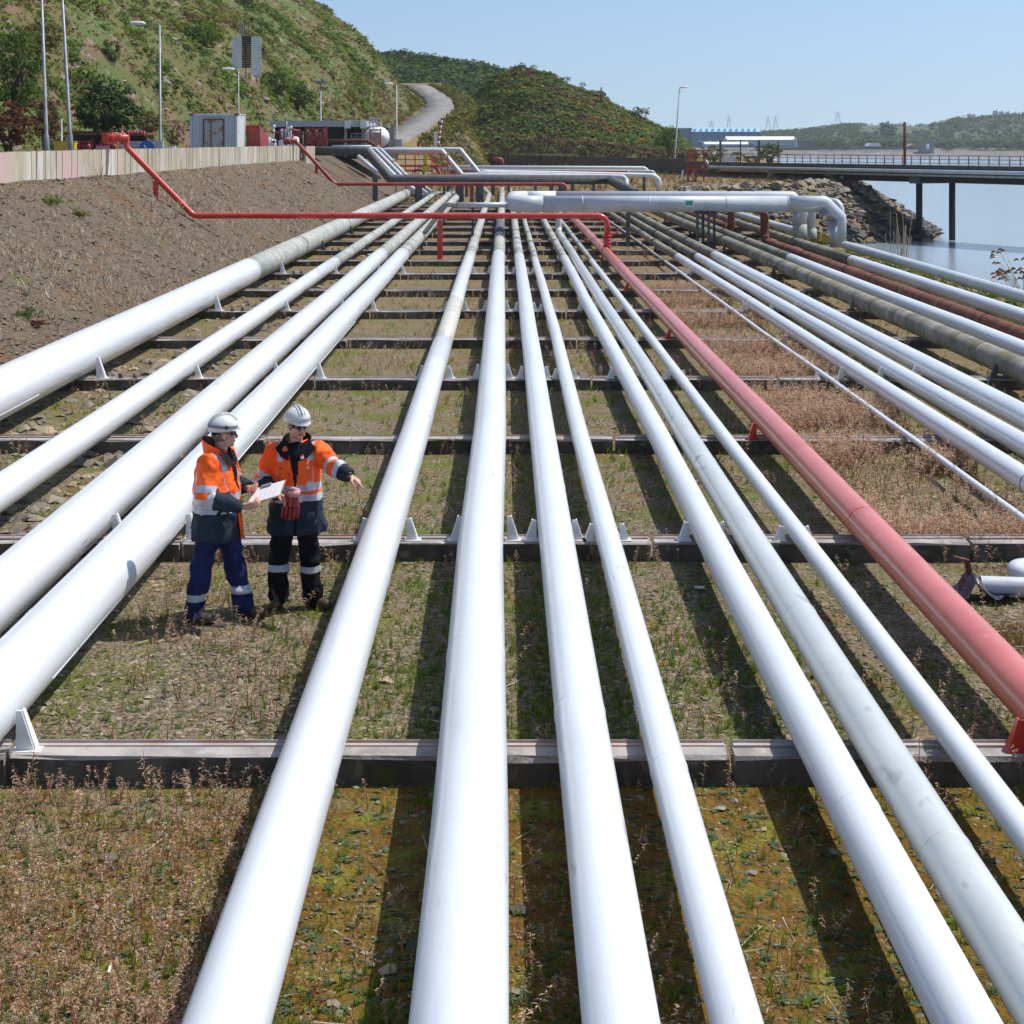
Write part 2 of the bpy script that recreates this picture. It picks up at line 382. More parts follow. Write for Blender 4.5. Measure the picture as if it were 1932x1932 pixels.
xs = np.concatenate([np.arange(-300, -60, 20), np.arange(-60, -16, 4), np.arange(-16, -8, .4), np.arange(-8, 13, .75), np.arange(13, 46, .7), np.arange(46, 90, 6)])
ys = np.concatenate([np.arange(-30, 4, 4), np.arange(4, 60, 1), np.arange(60, 112, 2), np.arange(112, 180, 1), np.arange(180, 330, 4), np.arange(330, 800, 40)])
def zone(x, y, z):
    n1 = fn(x, y, .9, 5) * .5
    moss = np.clip(1.2 - (y - 9.2) * .5, .12, 1) * np.clip(.95 + .3 * (x + 1.2), .5, 1) + n1 * .15
    moss = np.where(y > 10.2, .24 + .15 * n1, moss)
    grass = sst(y, 26, 70) * .75 * (x > -8.3) + sst(y, 10, 16) * .35 * ((x > 4.0) | (x < -5))
    bank = ((x < -8.2) & (y < 150)).astype(float)
    grass = np.where(bank > 0, 0, grass); sd0 = sdist(x, y); bank = np.where((sd0 > -.8) & (y > 100), 1.0, bank); grass = np.where((y > 215) | ((y > 150) & (x < -5)), .9, grass)
    return np.stack([np.clip(moss, 0, 1), np.clip(grass, 0, 1), bank, np.ones_like(x)], -1)
gridmesh('ground', xs, ys, gz, M['ground'], zone, kind='structure', label='gravel, moss and earth ground under the pipelines and the bank')

# water
wm = bpy.data.materials.new('water'); wm.use_nodes = True
_n = wm.node_tree.nodes; _l = wm.node_tree.links; _b = _n['Principled BSDF']
_b.inputs['Base Color'].default_value = (.33, .40, .45, 1); _b.inputs['Roughness'].default_value = .10; _b.inputs['IOR'].default_value = 1.33
_g = _n.new('ShaderNodeNewGeometry'); _mp = _n.new('ShaderNodeMapping'); _mp.inputs['Scale'].default_value = (1, 1.6, 1); _l.new(_g.outputs['Position'], _mp.inputs['Vector'])
_t = _n.new('ShaderNodeTexNoise'); _t.inputs['Scale'].default_value = 1.1; _t.inputs['Detail'].default_value = 7; _t.inputs['Roughness'].default_value = .6; _l.new(_mp.outputs[0], _t.inputs['Vector'])
_p = _n.new('ShaderNodeBump'); _p.inputs['Strength'].default_value = .22; _p.inputs['Distance'].default_value = .2; _l.new(_t.outputs['Fac'], _p.inputs['Height']); _l.new(_p.outputs[0], _b.inputs['Normal'])
WZ = -4.0
w = MB(); w.add([(-400, -60, WZ), (1550, -60, WZ), (1550, 2450, WZ), (-400, 2450, WZ)], [(0, 1, 2, 3)])
w.build('water', wm, kind='structure', label='pale calm estuary water')

# ------------------------------------------------ hillside, mound, wooded ridge
HB_Y = [40, 60, 90, 120, 150, 200, 245, 280, 315, 345, 400]; HB_X = [-37, -34, -31, -25, -19, -15.2, -14.6, -17, -21.5, -30, -60]
def hz(x, y):
    t = np.interp(y, HB_Y, HB_X) - x
    z0 = np.interp(y, ZP_Y, ZP_Z)
    f = np.where(t < 0, t * 1.0, np.where(t < 7.5, t * 1.3, 9.75 + (t - 7.5) * .72))
    f = np.minimum(f, 70 + f * .05)
    return z0 + f + (.5 * fn(x, y, .22, 21) + .35 * fn(x, y, .6, 22) + .15 * fn(x, y, 1.7, 23)) * sst(t, 0, 6)
hillm = mat('hill_turf', (.115, .105, .028), (.078, .112, .020), scale=.12, ramp=(.42, .58), c3=(.16, .10, .055), scale3=.3, ramp3=(.52, .62), c4=(.24, .215, .185), scale4=.6, ramp4=(.62, .70), rough=.95, bump=.6, bscale=3)
gridmesh('hillside', np.arange(-150, -10, 1.4), np.arange(50, 400, 2.2), hz, hillm, kind='structure', label='steep green and brown hillside above the yard')
MP = [(760, 274), (788, 256), (801, 234), (848, 194), (904, 169), (929, 147), (957, 132), (979, 120), (1003, 124), (1034, 135), (1065, 149), (1096, 160), (1127, 175), (1159, 194), (1190, 209), (1221, 225), (1252, 240), (1277, 256), (1289, 272), (1296, 290)]
MX = [(p[0] - 952) / F * 275 for p in MP]; MZ = [H + (275 - p[1]) / F * 275 - .9 for p in MP]
def mz(x, y):
    top = np.interp(x, MX, MZ, left=2, right=1.5)
    g = np.interp(y, [246, 247.5, 252, 262, 275, 284, 330], [0, .17, .3, .66, 1, 1, .2])
    base = 2.3
    return np.where(g > 0, base + (top - base) * g, 1.5) + (.35 * fn(x, y, .35, 31) + .25 * fn(x, y, .9, 32)) * g - np.where(g <= 0, 1, 0)
moundm = mat('mound_turf', (.125, .135, .032), (.095, .12, .026), scale=.25, ramp=(.42, .58), c3=(.12, .075, .05), scale3=.5, ramp3=(.55, .65), rough=.95, bump=.6, bscale=3)
gridmesh('mound', np.arange(-22, 36, .8), np.arange(242, 332, 1.2), mz, moundm, kind='structure', label='heather covered mound beyond the pipe yard')
RP = [(640, 70), (690, 92), (720, 94), (760, 92), (800, 98), (850, 106), (900, 116), (945, 127), (975, 140), (1000, 170)]
def rz_(x, y):
    px = 952 + x / 430 * F
    top = H + (275 - np.interp(px, [p[0] for p in RP], [p[1] for p in RP])) / F * 430 - 2.2
    return np.interp(y, [336, 350, 430, 520], [0, .35, 1, .8]) * top + (.8 * fn(x, y, .12, 41)) - np.where(y < 338, 10, 0)
gridmesh('wooded_ridge', np.arange(-80, 30, 3), np.arange(334, 520, 4), rz_, mat('ridge_turf', (.04, .06, .016), (.03, .045, .014), scale=.2, rough=.95), kind='structure', label='dark green ridge under the trees behind the mound')

def hill_hit(px, py, zf=None, ya=60, yb=345, step=.5):
    """distance at which a line of sight first meets the hillside"""
    Y = np.arange(ya, yb, step); x = (px - 952) / F * Y; z = H - (py - 275) / F * Y; k = np.where(z <= (zf or hz)(x, Y))[0]
    return float(Y[k[0]]) if len(k) else None
# access road climbing between hill and mound
RC = [(-15.5, 150, 3.75), (-14.2, 168, 4.2), (-13.2, 185, 4.75), (-12.0, 215, 6.85), (-10.6, 240, 9.2), (-10.2, 252, 10.4), (-11.2, 268, 11.9), (-13.6, 286, 13.6), (-17.6, 312, 16.3), (-25, 332, 14.0)]
rc = [Vector(p) for p in RC]; fine = []
for i in range(len(rc) - 1):
    for k in range(6): fine.append(rc[i].lerp(rc[i + 1], k / 6))
fine.append(rc[-1])
for _ in range(3): fine = [fine[0]] + [(fine[i - 1] + fine[i] * 2 + fine[i + 1]) / 4 for i in range(1, len(fine) - 1)] + [fine[-1]]
rb = MB(); vs_ = []
for i, p in enumerate(fine):
    d = (fine[min(i + 1, len(fine) - 1)] - fine[max(i - 1, 0)]); d.z = 0; d.normalize(); s = Vector((d.y, -d.x, 0)) * (2.1 + .18 * math.sin(i * 1.3))
    vs_ += [p - s + Vector((0, 0, .12)), p + s + Vector((0, 0, .12)), p - s * 1.05 - Vector((0, 0, 4)), p + s * 1.05 - Vector((0, 0, 4))]
rb.add(vs_, [(i * 4, i * 4 + 1, i * 4 + 5, i * 4 + 4) for i in range(len(fine) - 1)] + [(i * 4 + 4, i * 4 + 6, i * 4 + 2, i * 4) for i in range(len(fine) - 1)] + [(i * 4 + 1, i * 4 + 3, i * 4 + 7, i * 4 + 5) for i in range(len(fine) - 1)], 0, True)
rb.build('road', M['asphalt'], kind='structure', label='grey access road climbing between hillside and mound')

# far shore across the water
def shore_px(x, y): return 952 + x / y * F
SP = [(1200, 262), (1290, 250), (1380, 243), (1435, 240), (1500, 236), (1542, 232), (1586, 226), (1652, 221), (1684, 223), (1750, 224), (1783, 222), (1794, 215), (1816, 213), (1838, 214), (1870, 209), (1925, 205), (2100, 200), (2500, 190)]
def fz(x, y):
    px = shore_px(x, y); top = H + (275 - np.interp(px, [p[0] for p in SP], [p[1] for p in SP])) / F * 1800 - 9
    g = np.interp(y, [1215, 1228, 1260, 1330, 1800, 2300], [-6, -3, 2.0, 2.6, 1, 1])
    return np.where(y < 1330, g, 2.6 + (top - 2.6) * sst(y, 1330, 1800))
gridmesh('far_shore', np.arange(60, 1100, 20), np.concatenate([np.arange(1200, 1340, 10), np.arange(1340, 2300, 40)]), fz,
         mat('far_fields', (.065, .085, .035), (.05, .07, .03), scale=.01, rough=.95, c3=(.12, .125, .06), scale3=.012, ramp3=(.58, .66)), kind='structure', label='low far shore with fields across the water')
w = MB(); w.add([(120, 1216, -4.3), (700, 1216, -4.3), (700, 1262, 2.45), (120, 1262, 2.45)], [(0, 1, 2, 3)])
w.build('beach', mat('beach_shingle', (.20, .175, .155), (.14, .125, .115), scale=.08, rough=.95), kind='structure', label='grey brown shingle beach along the far shore')
# ------------------------------------------------ sleeper beams
BY = [10.19 + 5.485 * k for k in range(20)]     # front face of each beam
BT = 0.185                                       # beam top
PIPES = [  # number, X, R, kind
    (1, -7.234, .356), (2, -5.402, .185), (3, -4.133, .235), (4, -3.406, .237), (5, -1.166, .183), (6, -.199, .210), (7, .494, .166),
    (8, 1.016, .113), (9, 1.981, .139), (10, 2.358, .138), (11, 2.873, .088), (12, 3.544, .163), (13, 5.338, .040), (14, 5.850, .137),
    (15, 6.512, .136), (16, 7.125, .171), (17, 8.508, .207), (18, 9.42, .172), (19, 10.19, .165), (20, 11.291, .172), (21, 12.797, .16)]
PR = {p[0]: p[2] for p in PIPES}; PX = {p[0]: p[1] for p in PIPES}
PZ = {p[0]: BT + .02 + p[2] for p in PIPES}
ORD = ['first', 'second', 'third', 'fourth', 'fifth', 'sixth', 'seventh', 'eighth', 'ninth', 'tenth', 'eleventh', 'twelfth', 'thirteenth', 'fourteenth', 'fifteenth', 'sixteenth', 'seventeenth', 'eighteenth', 'nineteenth', 'twentieth']
BX = [-8.75, -3.19, 1.46, 4.6, 8.1, 12.3]
def fin_mb(x, r, side, y):
    """upright guide plate beside a pipe: tapered web facing along the beam plus a flange"""
    m = MB(); h = min(.07 + r * .82, .36); x0 = x + side * (r + .012); wb, wt = .05 + r * .28, .035
    poly = [(x0, BT + .012), (x0 + side * wb, BT + .012), (x0 + side * wt, BT + h), (x0, BT + h)]
    if side < 0: poly = poly[::-1]
    m.prism(poly, y, y + .012)
    a, b = Vector((x0 + side * wb, y + .04, BT + .012)), Vector((x0 + side * wt, y + .04, BT + h))
    m.add([a + Vector((0, -.028, 0)), a + Vector((0, .05, 0)), b + Vector((0, .02, 0)), b + Vector((0, -.028, 0)),
           a + Vector((side * .01, -.028, 0)), a + Vector((side * .01, .05, 0)), b + Vector((side * .01, .02, 0)), b + Vector((side * .01, -.028, 0))],
          [(0, 1, 2, 3), (7, 6, 5, 4), (0, 4, 5, 1), (1, 5, 6, 2), (2, 6, 7, 3), (3, 7, 4, 0)])
    m.box((x0 + side * wb * .6, y + .03, BT + .006), (wb * 1.6, .13, .012))
    return m
for k, y in enumerate(BY):
    root = thing('sleeper_beam', f'{ORD[k]} low concrete sleeper beam under the pipelines, counting from the camera', 'beam', (0, y, 0), 'sleeper beams under the pipelines')
    for i in range(5):
        a, b = BX[i] + .02, BX[i + 1] - .02
        if k > 13 and i == 4: continue
        jit = RNG.normal(0, .012, 4); n = max(2, int((b - a) / .45)); m = MB(); vs = []
        for j in range(n + 1):          # slightly worn, uneven arrises
            x = a + (b - a) * j / n; e = RNG.normal(0, .008, 4) - abs(RNG.normal(0, .006))
            vs += [(x, y + jit[0], -.25), (x, y + jit[0] + e[0], BT - .012 + e[1]), (x, y + jit[0] + .014 + e[2], BT + jit[1] * .6), (x, y + .20, BT + jit[1] * .6), (x, y + .21, BT - .01), (x, y + .21, -.25)]
        fs = [(6 * j + c, 6 * j + (c + 1) % 6, 6 * j + 6 + (c + 1) % 6, 6 * j + 6 + c) for j in range(n) for c in range(5)] + [tuple(range(6)), tuple(range(6 * n + 5, 6 * n - 1, -1))]
        m.add(vs, [f[::-1] for f in fs])
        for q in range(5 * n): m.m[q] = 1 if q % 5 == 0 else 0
        m.build('concrete_block', [M['concrete'], M['frontshade']], root)
        st = MB(); st.box(((a + b) / 2, y + .175, BT + .011), (b - a - .02, .05, .012)); st.box(((a + b) / 2, y + .197, BT + .02), (b - a - .02, .006, .03))
        st.build('steel_strip', M['strip'], root)
    if k > 14: continue
    for num, x, r in PIPES:
        if num >= 20: continue
        red = num == 12
        if red != (k % 2 == 0) and not (num == 4 and k == 0): continue
        mtl = M['red'] if red else M['dark'] if (num in (17, 19) or k > 8) else M['whiteflat']
        if num == 10: continue
        for side in (-1, 1):
            if red and side > 0 and k < 1: pass
            fin_mb(x, r, side, y + .08).build('guide_fin', mtl, root)
    if k in (3, 5, 7, 9):
        for xo in (-6.52, -6.28): fin_mb(xo, .02, 1, y + .08).build('guide_fin', M['dark'], root, label='orphan black guide fin')

# ------------------------------------------------ the long pipelines
def wavy(x, z, y0, y1, rng, a=.012, step=6.0):
    ys = list(np.arange(y0, y1, step)) + [y1]
    return [Vector((x + (rng.normal(0, a) if 0 < i < len(ys) - 1 else 0), y, z + (abs(rng.normal(0, a * .4)) if 0 < i < len(ys) - 1 else 0))) for i, y in enumerate(ys)]
def pipeline(num, label, secs, welds=(), tail=None, tailmat=None, seg=36, tailr=.5, a=.01, straps=0):
    x, r, z = PX[num], PR[num], PZ[num]; rng = np.random.default_rng(num)
    root = thing('pipeline', label, 'pipe', (x, 10, 0), 'long pipelines resting on the sleeper beams')
    path = wavy(x, z, secs[0][0], secs[-1][1], rng, a)
    def at(y):
        for p, q in zip(path, path[1:]):
            if p.y <= y <= q.y + 1e-6: return p.lerp(q, (y - p.y) / (q.y - p.y))
        return path[-1].copy()
    for i, (y0, y1, mt) in enumerate(secs):
        pts = [at(y0)] + [p for p in path if y0 + .3 < p.y < y1 - .3] + [at(y1)]
        rr = r * (1 if i == 0 else .985)
        MB().tube(pts, rr, seg).build('painted_section' if mt in ('white', 'pinkred', 'cream') else 'bare_section', M[mt], root)
    for y, mt in welds:
        p = at(y); wr = MB(); n = 14
        wr.tube([p + Vector((0, -.016, 0)), p + Vector((0, -.009, 0)), p + Vector((0, .009, 0)), p + Vector((0, .016, 0))], [r * .99, r + .0035, r + .0035, r * .99], seg, cap=False)
        wr.build('weld_ring', M[mt], root)
    if straps:
        for y in np.arange(secs[-1][0] + 2, min(secs[-1][1], 95), straps):
            p = at(y + rng.uniform(-.3, .3)); MB().tube([p, p + Vector((0, .10, 0))], r * .985 + .006, 24).build('pipe_band', M['dark' if rng.random() < .4 else 'weather'], root)
    if tail: MB().tube(fillet([at(secs[-1][1] - .01)] + tail, tailr), r * .985, 20).build('far_bend', M[tailmat or secs[-1][2]], root)
    return root
N0 = 2.5
pipeline(1, 'thickest white pipeline, running along the foot of the earth bank', [(N0, 45, 'white'), (45, 117, 'weather')], [(27, 'white'), (15.2, 'white'), (38, 'white')], straps=6)
pipeline(2, 'slim white pipeline between the thickest pipe and a close pair of pipes', [(N0, 50.5, 'white'), (50.5, 121, 'weather')], [(49.5, 'white'), (33, 'white'), (21, 'white')], tail=[Vector((-5.4, 122.5, .39)), Vector((-3.2, 122.6, .39))], straps=4)
pipeline(3, 'white pipeline of a close pair behind the two workers, the one farther from them', [(N0, 53.2, 'white'), (53.2, 118, 'weather')], [(51.8, 'white'), (39, 'white'), (22.6, 'white'), (13.2, 'white')], tail=[Vector((-4.13, 119.5, .44)), Vector((-4.13, 119.5, 1.6))], tailmat='dark', straps=3)
pipeline(4, 'white pipeline directly behind the two workers, with a long seam', [(N0, 53.2, 'white'), (53.2, 116, 'weather')], [(51.6, 'white'), (30, 'white'), (18.1, 'white'), (11.9, 'white')], tail=[Vector((-3.4, 117.5, .44)), Vector((-3.4, 117.5, 1.6))], tailmat='dark', straps=3)
pipeline(5, 'white pipeline just beside the pointing worker, with a cream stretch farther off', [(N0, 29.6, 'white'), (29.6, 37.4, 'cream'), (37.4, 53.5, 'white'), (53.5, 118, 'weather')], [(51, 'white'), (13.6, 'white'), (21.5, 'white'), (9.2, 'white')], tail=[Vector((-1.17, 121, .39)), Vector((-2.4, 123, 1.5))], straps=4)
pipeline(6, 'thick white pipeline seen end on in the middle, with a dark band far along', [(N0, 53.5, 'white'), (53.5, 64.5, 'weather'), (64.5, 76, 'dark'), (76, 134, 'weather')], [(52, 'white'), (17.4, 'white'), (11.4, 'white'), (34, 'white')], straps=4)
pipeline(7, 'white pipeline next to the thick middle one, on the water side', [(N0, 53.4, 'white'), (53.4, 134, 'weather')], [(43, 'white'), (17.2, 'white'), (10.4, 'white')], straps=3)
pipeline(8, 'slim white pipeline third from the thick middle one, with two kinks', [(N0, 52.8, 'white'), (52.8, 134, 'weather')], [(41, 'white'), (15.3, 'white'), (9.6, 'white')], straps=3, a=.014)
pipeline(9, 'white pipeline lying close against the unpainted grey one', [(N0, 53, 'white'), (53, 128, 'weather')], [(31, 'white'), (14.6, 'white'), (8.9, 'white')], straps=3)
pipeline(10, 'scuffed pale grey pipeline between two white ones', [(N0, 68.2, 'greypaint')], [(18.6, 'greypaint'), (24.4, 'greypaint'), (12.6, 'greypaint'), (33, 'greypaint'), (8.4, 'greypaint')], tail=[Vector((2.358, 69.2, .34)), Vector((2.358, 69.2, 1.6))], tailr=.3, a=.016)
pipeline(11, 'slender white pipeline beside the red one', [(N0, 52.5, 'white'), (52.5, 128, 'weather')], [(30, 'white'), (13.4, 'white'), (41, 'white')], straps=3)
pipeline(12, 'faded pinkish red pipeline running off to the lower right corner', [(N0, 55.5, 'pinkred'), (55.5, 106, 'pinkred')], [(15.7, 'red'), (26.5, 'pinkred'), (44, 'pinkred'), (62, 'dark'), (70, 'dark')])
pipeline(13, 'thinnest white pipeline crossing the weeds beyond the red one', [(N0, 53, 'white'), (53, 118, 'weather')], [(29, 'white'), (22, 'white'), (16.2, 'white'), (39, 'white')], seg=20, a=.02)
pipeline(14, 'white pipeline of a close trio, nearest the weeds', [(N0, 53.6, 'white'), (53.6, 126, 'mossy')], [(38, 'dark'), (26.5, 'white'), (17.6, 'dark'), (45, 'white')], straps=3)
pipeline(15, 'middle white pipeline of the close trio', [(N0, 53.6, 'white'), (53.6, 126, 'mossy')], [(36, 'white'), (24, 'white')], straps=3)
pipeline(16, 'white pipeline of a close trio, nearest the mossy pipe', [(N0, 53.8, 'white'), (53.8, 126, 'mossy')], [(39, 'white'), (21, 'white')], straps=3)
pipeline(17, 'thick mossy grey brown lagged pipeline', [(N0, 126, 'mossy')], [(y, 'dark') for y in (20.5, 24.3, 28.1, 33.6, 38.5, 45, 53, 61, 67)], a=.015)
pipeline(18, 'white pipeline between the mossy pipe and the rusty one', [(N0, 52.4, 'white'), (52.4, 126, 'mossy')], [(33, 'white')], straps=3.3)
pipeline(20, 'white pipeline beside the rusty one, on the side of the shore', [(N0, 51.6, 'white'), (51.6, 126, 'mossy')], [(30, 'white')], straps=3.3)
pipeline(21, 'outermost dull white pipeline along the top of the shore', [(N0, 59.7, 'galv')], [(40, 'galv'), (27, 'galv')])
x, z, r = PX[19], PZ[19], PR[19]
rp = thing('rusty_pipeline', 'bare rust brown pipeline that climbs in an upright loop under the grey crossover pipe', 'pipe', (x, 10, 0), 'long pipelines resting on the sleeper beams')
MB().tube(wavy(x, z, N0, 61.6, RNG, .01), r, 32).build('rusty_section', M['rust'], rp)
MB().tube(fillet([Vector((x, 61.6, z)), Vector((x, 62.3, z)), Vector((x, 62.3, 1.5)), Vector((x, 71.5, 1.5)), Vector((x, 71.5, z)), Vector((x, 72.5, z))], .35), r * 1.02, 24).build('upright_loop', M['rust'], rp)
MB().tube(wavy(x, z, 72.5, 126, RNG, .01), r * .98, 24).build('rusty_section', M['rust'], rp)
for y in np.arange(20, 60, 3.4): MB().tube([Vector((x, y, z)), Vector((x, y + .03, z))], r + .012, 28).build('clamp_ring', M['rust' if int(y) % 2 else 'weather'], rp)

for num, y0, y1, ang in ((4, 11.2, 34, -.42), (1, 15, 23.6, -.45), (3, 12, 22.4, -.9)):     # lengthwise seam strips
    rt = [o for o in COL.objects if o.name.startswith('pipeline') and o.parent is None and abs(o.location.x - PX[num]) < .01][0]
    d = Vector((math.cos(ang), 0, math.sin(ang))) * (PR[num] + .004); a = Vector((PX[num], y0, PZ[num])) + d; b = Vector((PX[num], y1, PZ[num])) + d; m = MB(); m.tube([a, b], .008, 6); m.build('seam_strip', M['white'], rt)
# ------------------------------------------------ crossover pipes and expansion loops
def post(b, x, y, z0, z1, w=.2, col=0): b.box((x, y, (z0 + z1) / 2), (w, w, z1 - z0), col)
lp = thing('crossover_loop', 'big grey crossover pipe spanning the pipelines, with a green label', 'pipe', (0.5, 62, 0))
R1 = .32; zc = 1.83
MB().tube(fillet([Vector((13.0, 62, .15)), Vector((13.0, 62, zc - .55)), Vector((12.45, 62, zc)), Vector((11, 62, zc))], .05, 2), R1, 32).build('mitred_bend', M['galv'], lp)
MB().tube([Vector((11, 62, zc)), Vector((1.5, 62, zc))], R1, 36).build('main_run', M['galv'], lp)
MB().tube([Vector((1.5, 62, zc)), Vector((.75, 62, zc)), Vector((.45, 62.25, zc)), Vector((.38, 62.7, zc)), Vector((.38, 67.6, zc)), Vector((.5, 68.2, zc)), Vector((.9, 68.5, zc))], R1 * 1.03, 30).build('bend_back', M['galv'], lp)
MB().tube([Vector((.9, 68.5, zc)), Vector((2.2, 68.5, zc))], R1, 30).build('white_patch', M['whiteflat'], lp)
MB().tube(fillet([Vector((2.2, 68.5, zc)), Vector((12.35, 68.5, zc)), Vector((12.72, 68.5, zc - .4)), Vector((12.72, 68.5, .75))], .05, 2), R1 * .98, 30).build('return_run', M['galv'], lp)
MB().tube([Vector((12.72, 68.5, .75)), Vector((12.72, 68.5, -.1))], R1 * .96, 30).build('riser_foot', M['weather'], lp)
for xx in (11.0, 8.6, 5.6, 3.0): MB().tube([Vector((xx, 62, zc)), Vector((xx + .05, 62, zc))], R1 + .006, 36).build('joint_ring', M['galv'], lp)
m = MB(); m.box((7.16, 62 - R1 - .012, zc + .03), (.36, .02, .26)); lb = m.build('label_plate', M['whiteflat'], lp)
m = MB(); m.box((7.16, 62 - R1 - .026, zc + .04), (.26, .012, .17)); m.build('green_panel', M['teal'], lb)
m = MB(); m.box((.75, 68.18, zc + .06), (.06, .05, .1)); m.box((1.05, 68.15, zc + .1), (.3, .06, .05)); m.build('bracket', M['dark'], lp)
ar = thing('arch_pipe', 'thinner white arched pipe standing behind the end of the grey crossover', 'pipe', (13.4, 67, 0))
MB().tube(fillet([Vector((13.05, 67.5, -.1)), Vector((13.05, 67.5, .6))], .1), .2, 20).build('riser_foot', M['weather'], ar)
MB().tube(fillet([Vector((13.05, 67.5, .6)), Vector((13.05, 67.5, 1.75)), Vector((13.95, 66, 1.75)), Vector((13.95, 66, .1))], .4, 4), .16, 20).build('arch', M['galv'], ar)
sh = thing('shore_pipe', 'white pipe continuing past the crossover, half hidden in moss', 'pipe', (12.9, 80, 0))
MB().tube(wavy(12.75, .36, 69.5, 112, RNG, .02), .17, 20).build('painted_section', M['galv'], sh)
for nm, lab, xx, w_ in (('support_post', 'pair of dark steel legs under the crossover, near the trio of pipes', 7.62, .10), ('support_post', 'twin dark steel legs under the crossover, next to the mossy pipe', 8.06, .09), ('support_post', 'single slim black leg under the crossover, nearest the red riser', 5.02, .11)):
    m = MB(); yy = 62.0 if xx > 6 else 64.7
    if xx < 6: post(m, xx, yy, gz(xx, yy) - .1, zc - R1 + .1, .16)
    else:
        post(m, xx - .12, yy - .15, -.1, zc - R1 + .05, w_); post(m, xx + .14, yy + .2, -.1, zc - R1 + .05, w_); m.box((xx, yy, zc - R1 - .04), (.45, .5, .06))
    tag(m.build(nm, M['dark'], None), lab, 'support', 'supports under the crossover')
br = thing('branch_pipe', 'short grey pipe linking the crossover bend to the pipe behind the workers', 'pipe', (-1, 62, 0))
MB().tube([Vector((-1.86, 62.3, 1.78)), Vector((.3, 62.3, 1.78))], .105, 18).build('pipe_run', M['galv'], br)
MB().tube(fillet([Vector((-1.86, 62.3, 1.78)), Vector((-2.3, 62.8, 1.78)), Vector((-3.2, 63.5, .62))], .2), .1, 16).build('drop', M['weather'], br)
m = MB(); post(m, -1.25, 62.6, -.1, 1.72, .09); m.box((-1.25, 62.5, 1.66), (.4, .3, .05)); m.build('leg', M['dark'], br)

# red crossover with its valve cluster
rc_ = thing('red_crossover', 'bright red pipe crossing all the pipelines, coming down from the wall', 'pipe', (0, 56, 0))
RY = 56; zr = 4.1 - 132.5 / F * RY; rr = .105
P = lambda px, py: W(px, py, RY)
main = fillet([P(236, 262), P(238, 277), P(365, 406.8), Vector((3.62, RY, zr)), Vector((3.62, RY, .95))], .38, 5)
MB().tube(main, rr, 20).build('pipe_run', M['red'], rc_)
m = MB(); m.tube([P(204, 261), P(243, 261)], .14, 16); m.tube([P(204, 261) + Vector((-.1, -.1, 0)), P(204, 261) + Vector((.1, .1, 0))], .2, 14); m.build('header', M['red'], rc_)
for px, rad in ((203, .2), (212, .22), (214.5, .22), (226, .2), (228.5, .2)):
    c = P(px, 261); MB().tube([c, c + Vector((.045, 0, 0))], rad, 18).build('flange', M['red'], rc_)
m = MB(); m.tube([P(230, 258), P(230, 247)], .04, 8); m.tube([P(221, 254), P(236, 252)], .035, 8); m.tube([P(222, 258), P(222, 252.5)], .05, 8); m.build('valve_stem', M['red'], rc_)
m = MB(); c = P(210, 251.5); m.tube([c + Vector((.36 * math.cos(t), .36 * math.sin(t), 0)) for t in np.linspace(0, 2 * math.pi, 15)], .022, 6, cap=False); m.beam(c - Vector((.36, 0, 0)), c + Vector((.36, 0, 0)), .03); m.beam(c - Vector((0, .36, 0)), c + Vector((0, .36, 0)), .03); m.tube([c, c - Vector((0, 0, .25))], .03, 6); m.build('handwheel', M['red'], rc_)
m = MB(); c = P(294, 341); post(m, c.x, RY, gz(c.x, RY) - .1, c.z, .17); m.build('leg', M['red'], rc_)
m = MB(); c = P(830, 420); post(m, c.x, RY, .12, 1.47, .19); m.box((c.x, RY, .10), (.5, .42, .03)); m.tube([Vector((c.x, RY, 1.45)), Vector((c.x, RY, 1.62))], .02, 8); m.box((c.x, RY, zr - rr - .015), (.4, .25, .02)); m.build('leg', M['red'], rc_)
for zz in (.95, .83, .72, .6): MB().tube([Vector((3.62, RY, zz)), Vector((3.62, RY, zz - .05))], .17, 18).build('flange', M['red'], rc_)
MB().tube([Vector((3.62, RY, .95)), Vector((3.6, RY, .4))], .12, 16).build('drop', M['red'], rc_)
m = MB(); m.tube([Vector((3.62, RY, 1.0)), Vector((4.0, RY, 1.0))], .03, 8); m.tube([Vector((4.0, RY - .12, 1.0)), Vector((4.0, RY + .12, 1.0))], .03, 8); m.tube([Vector((3.98, RY, .98)), Vector((3.98, RY, 1.18))], .022, 6); m.build('tap', M['red'], rc_)
# second red crossover, farther off
r2 = thing('red_crossover', 'dull red pipe crossing the far end of the pipelines, below the dark pipe', 'pipe', (0, 105, 0))
P = lambda px, py: W(px, py, 105)
MB().tube(fillet([P(556, 266), P(563, 272), P(632, 347.3), P(1062, 347.5), P(1067, 352), P(1067, 375)], .4, 4), .12, 14).build('pipe_run', M['darkred'], r2)
m = MB(); c = P(597, 312); post(m, c.x, 105, gz(c.x, 105) - .1, c.z, .16); c = P(890, 348); post(m, c.x, 105, 0, c.z, .25); m.build('leg', M['darkred'], r2)
m = MB(); m.tube([P(535, 268), P(560, 265)], .17, 12); m.tube([P(548, 268), P(549, 267)], .3, 12); m.tube([P(552, 264), P(552, 254)], .05, 6); m.build('valve', M['darkred'], r2)

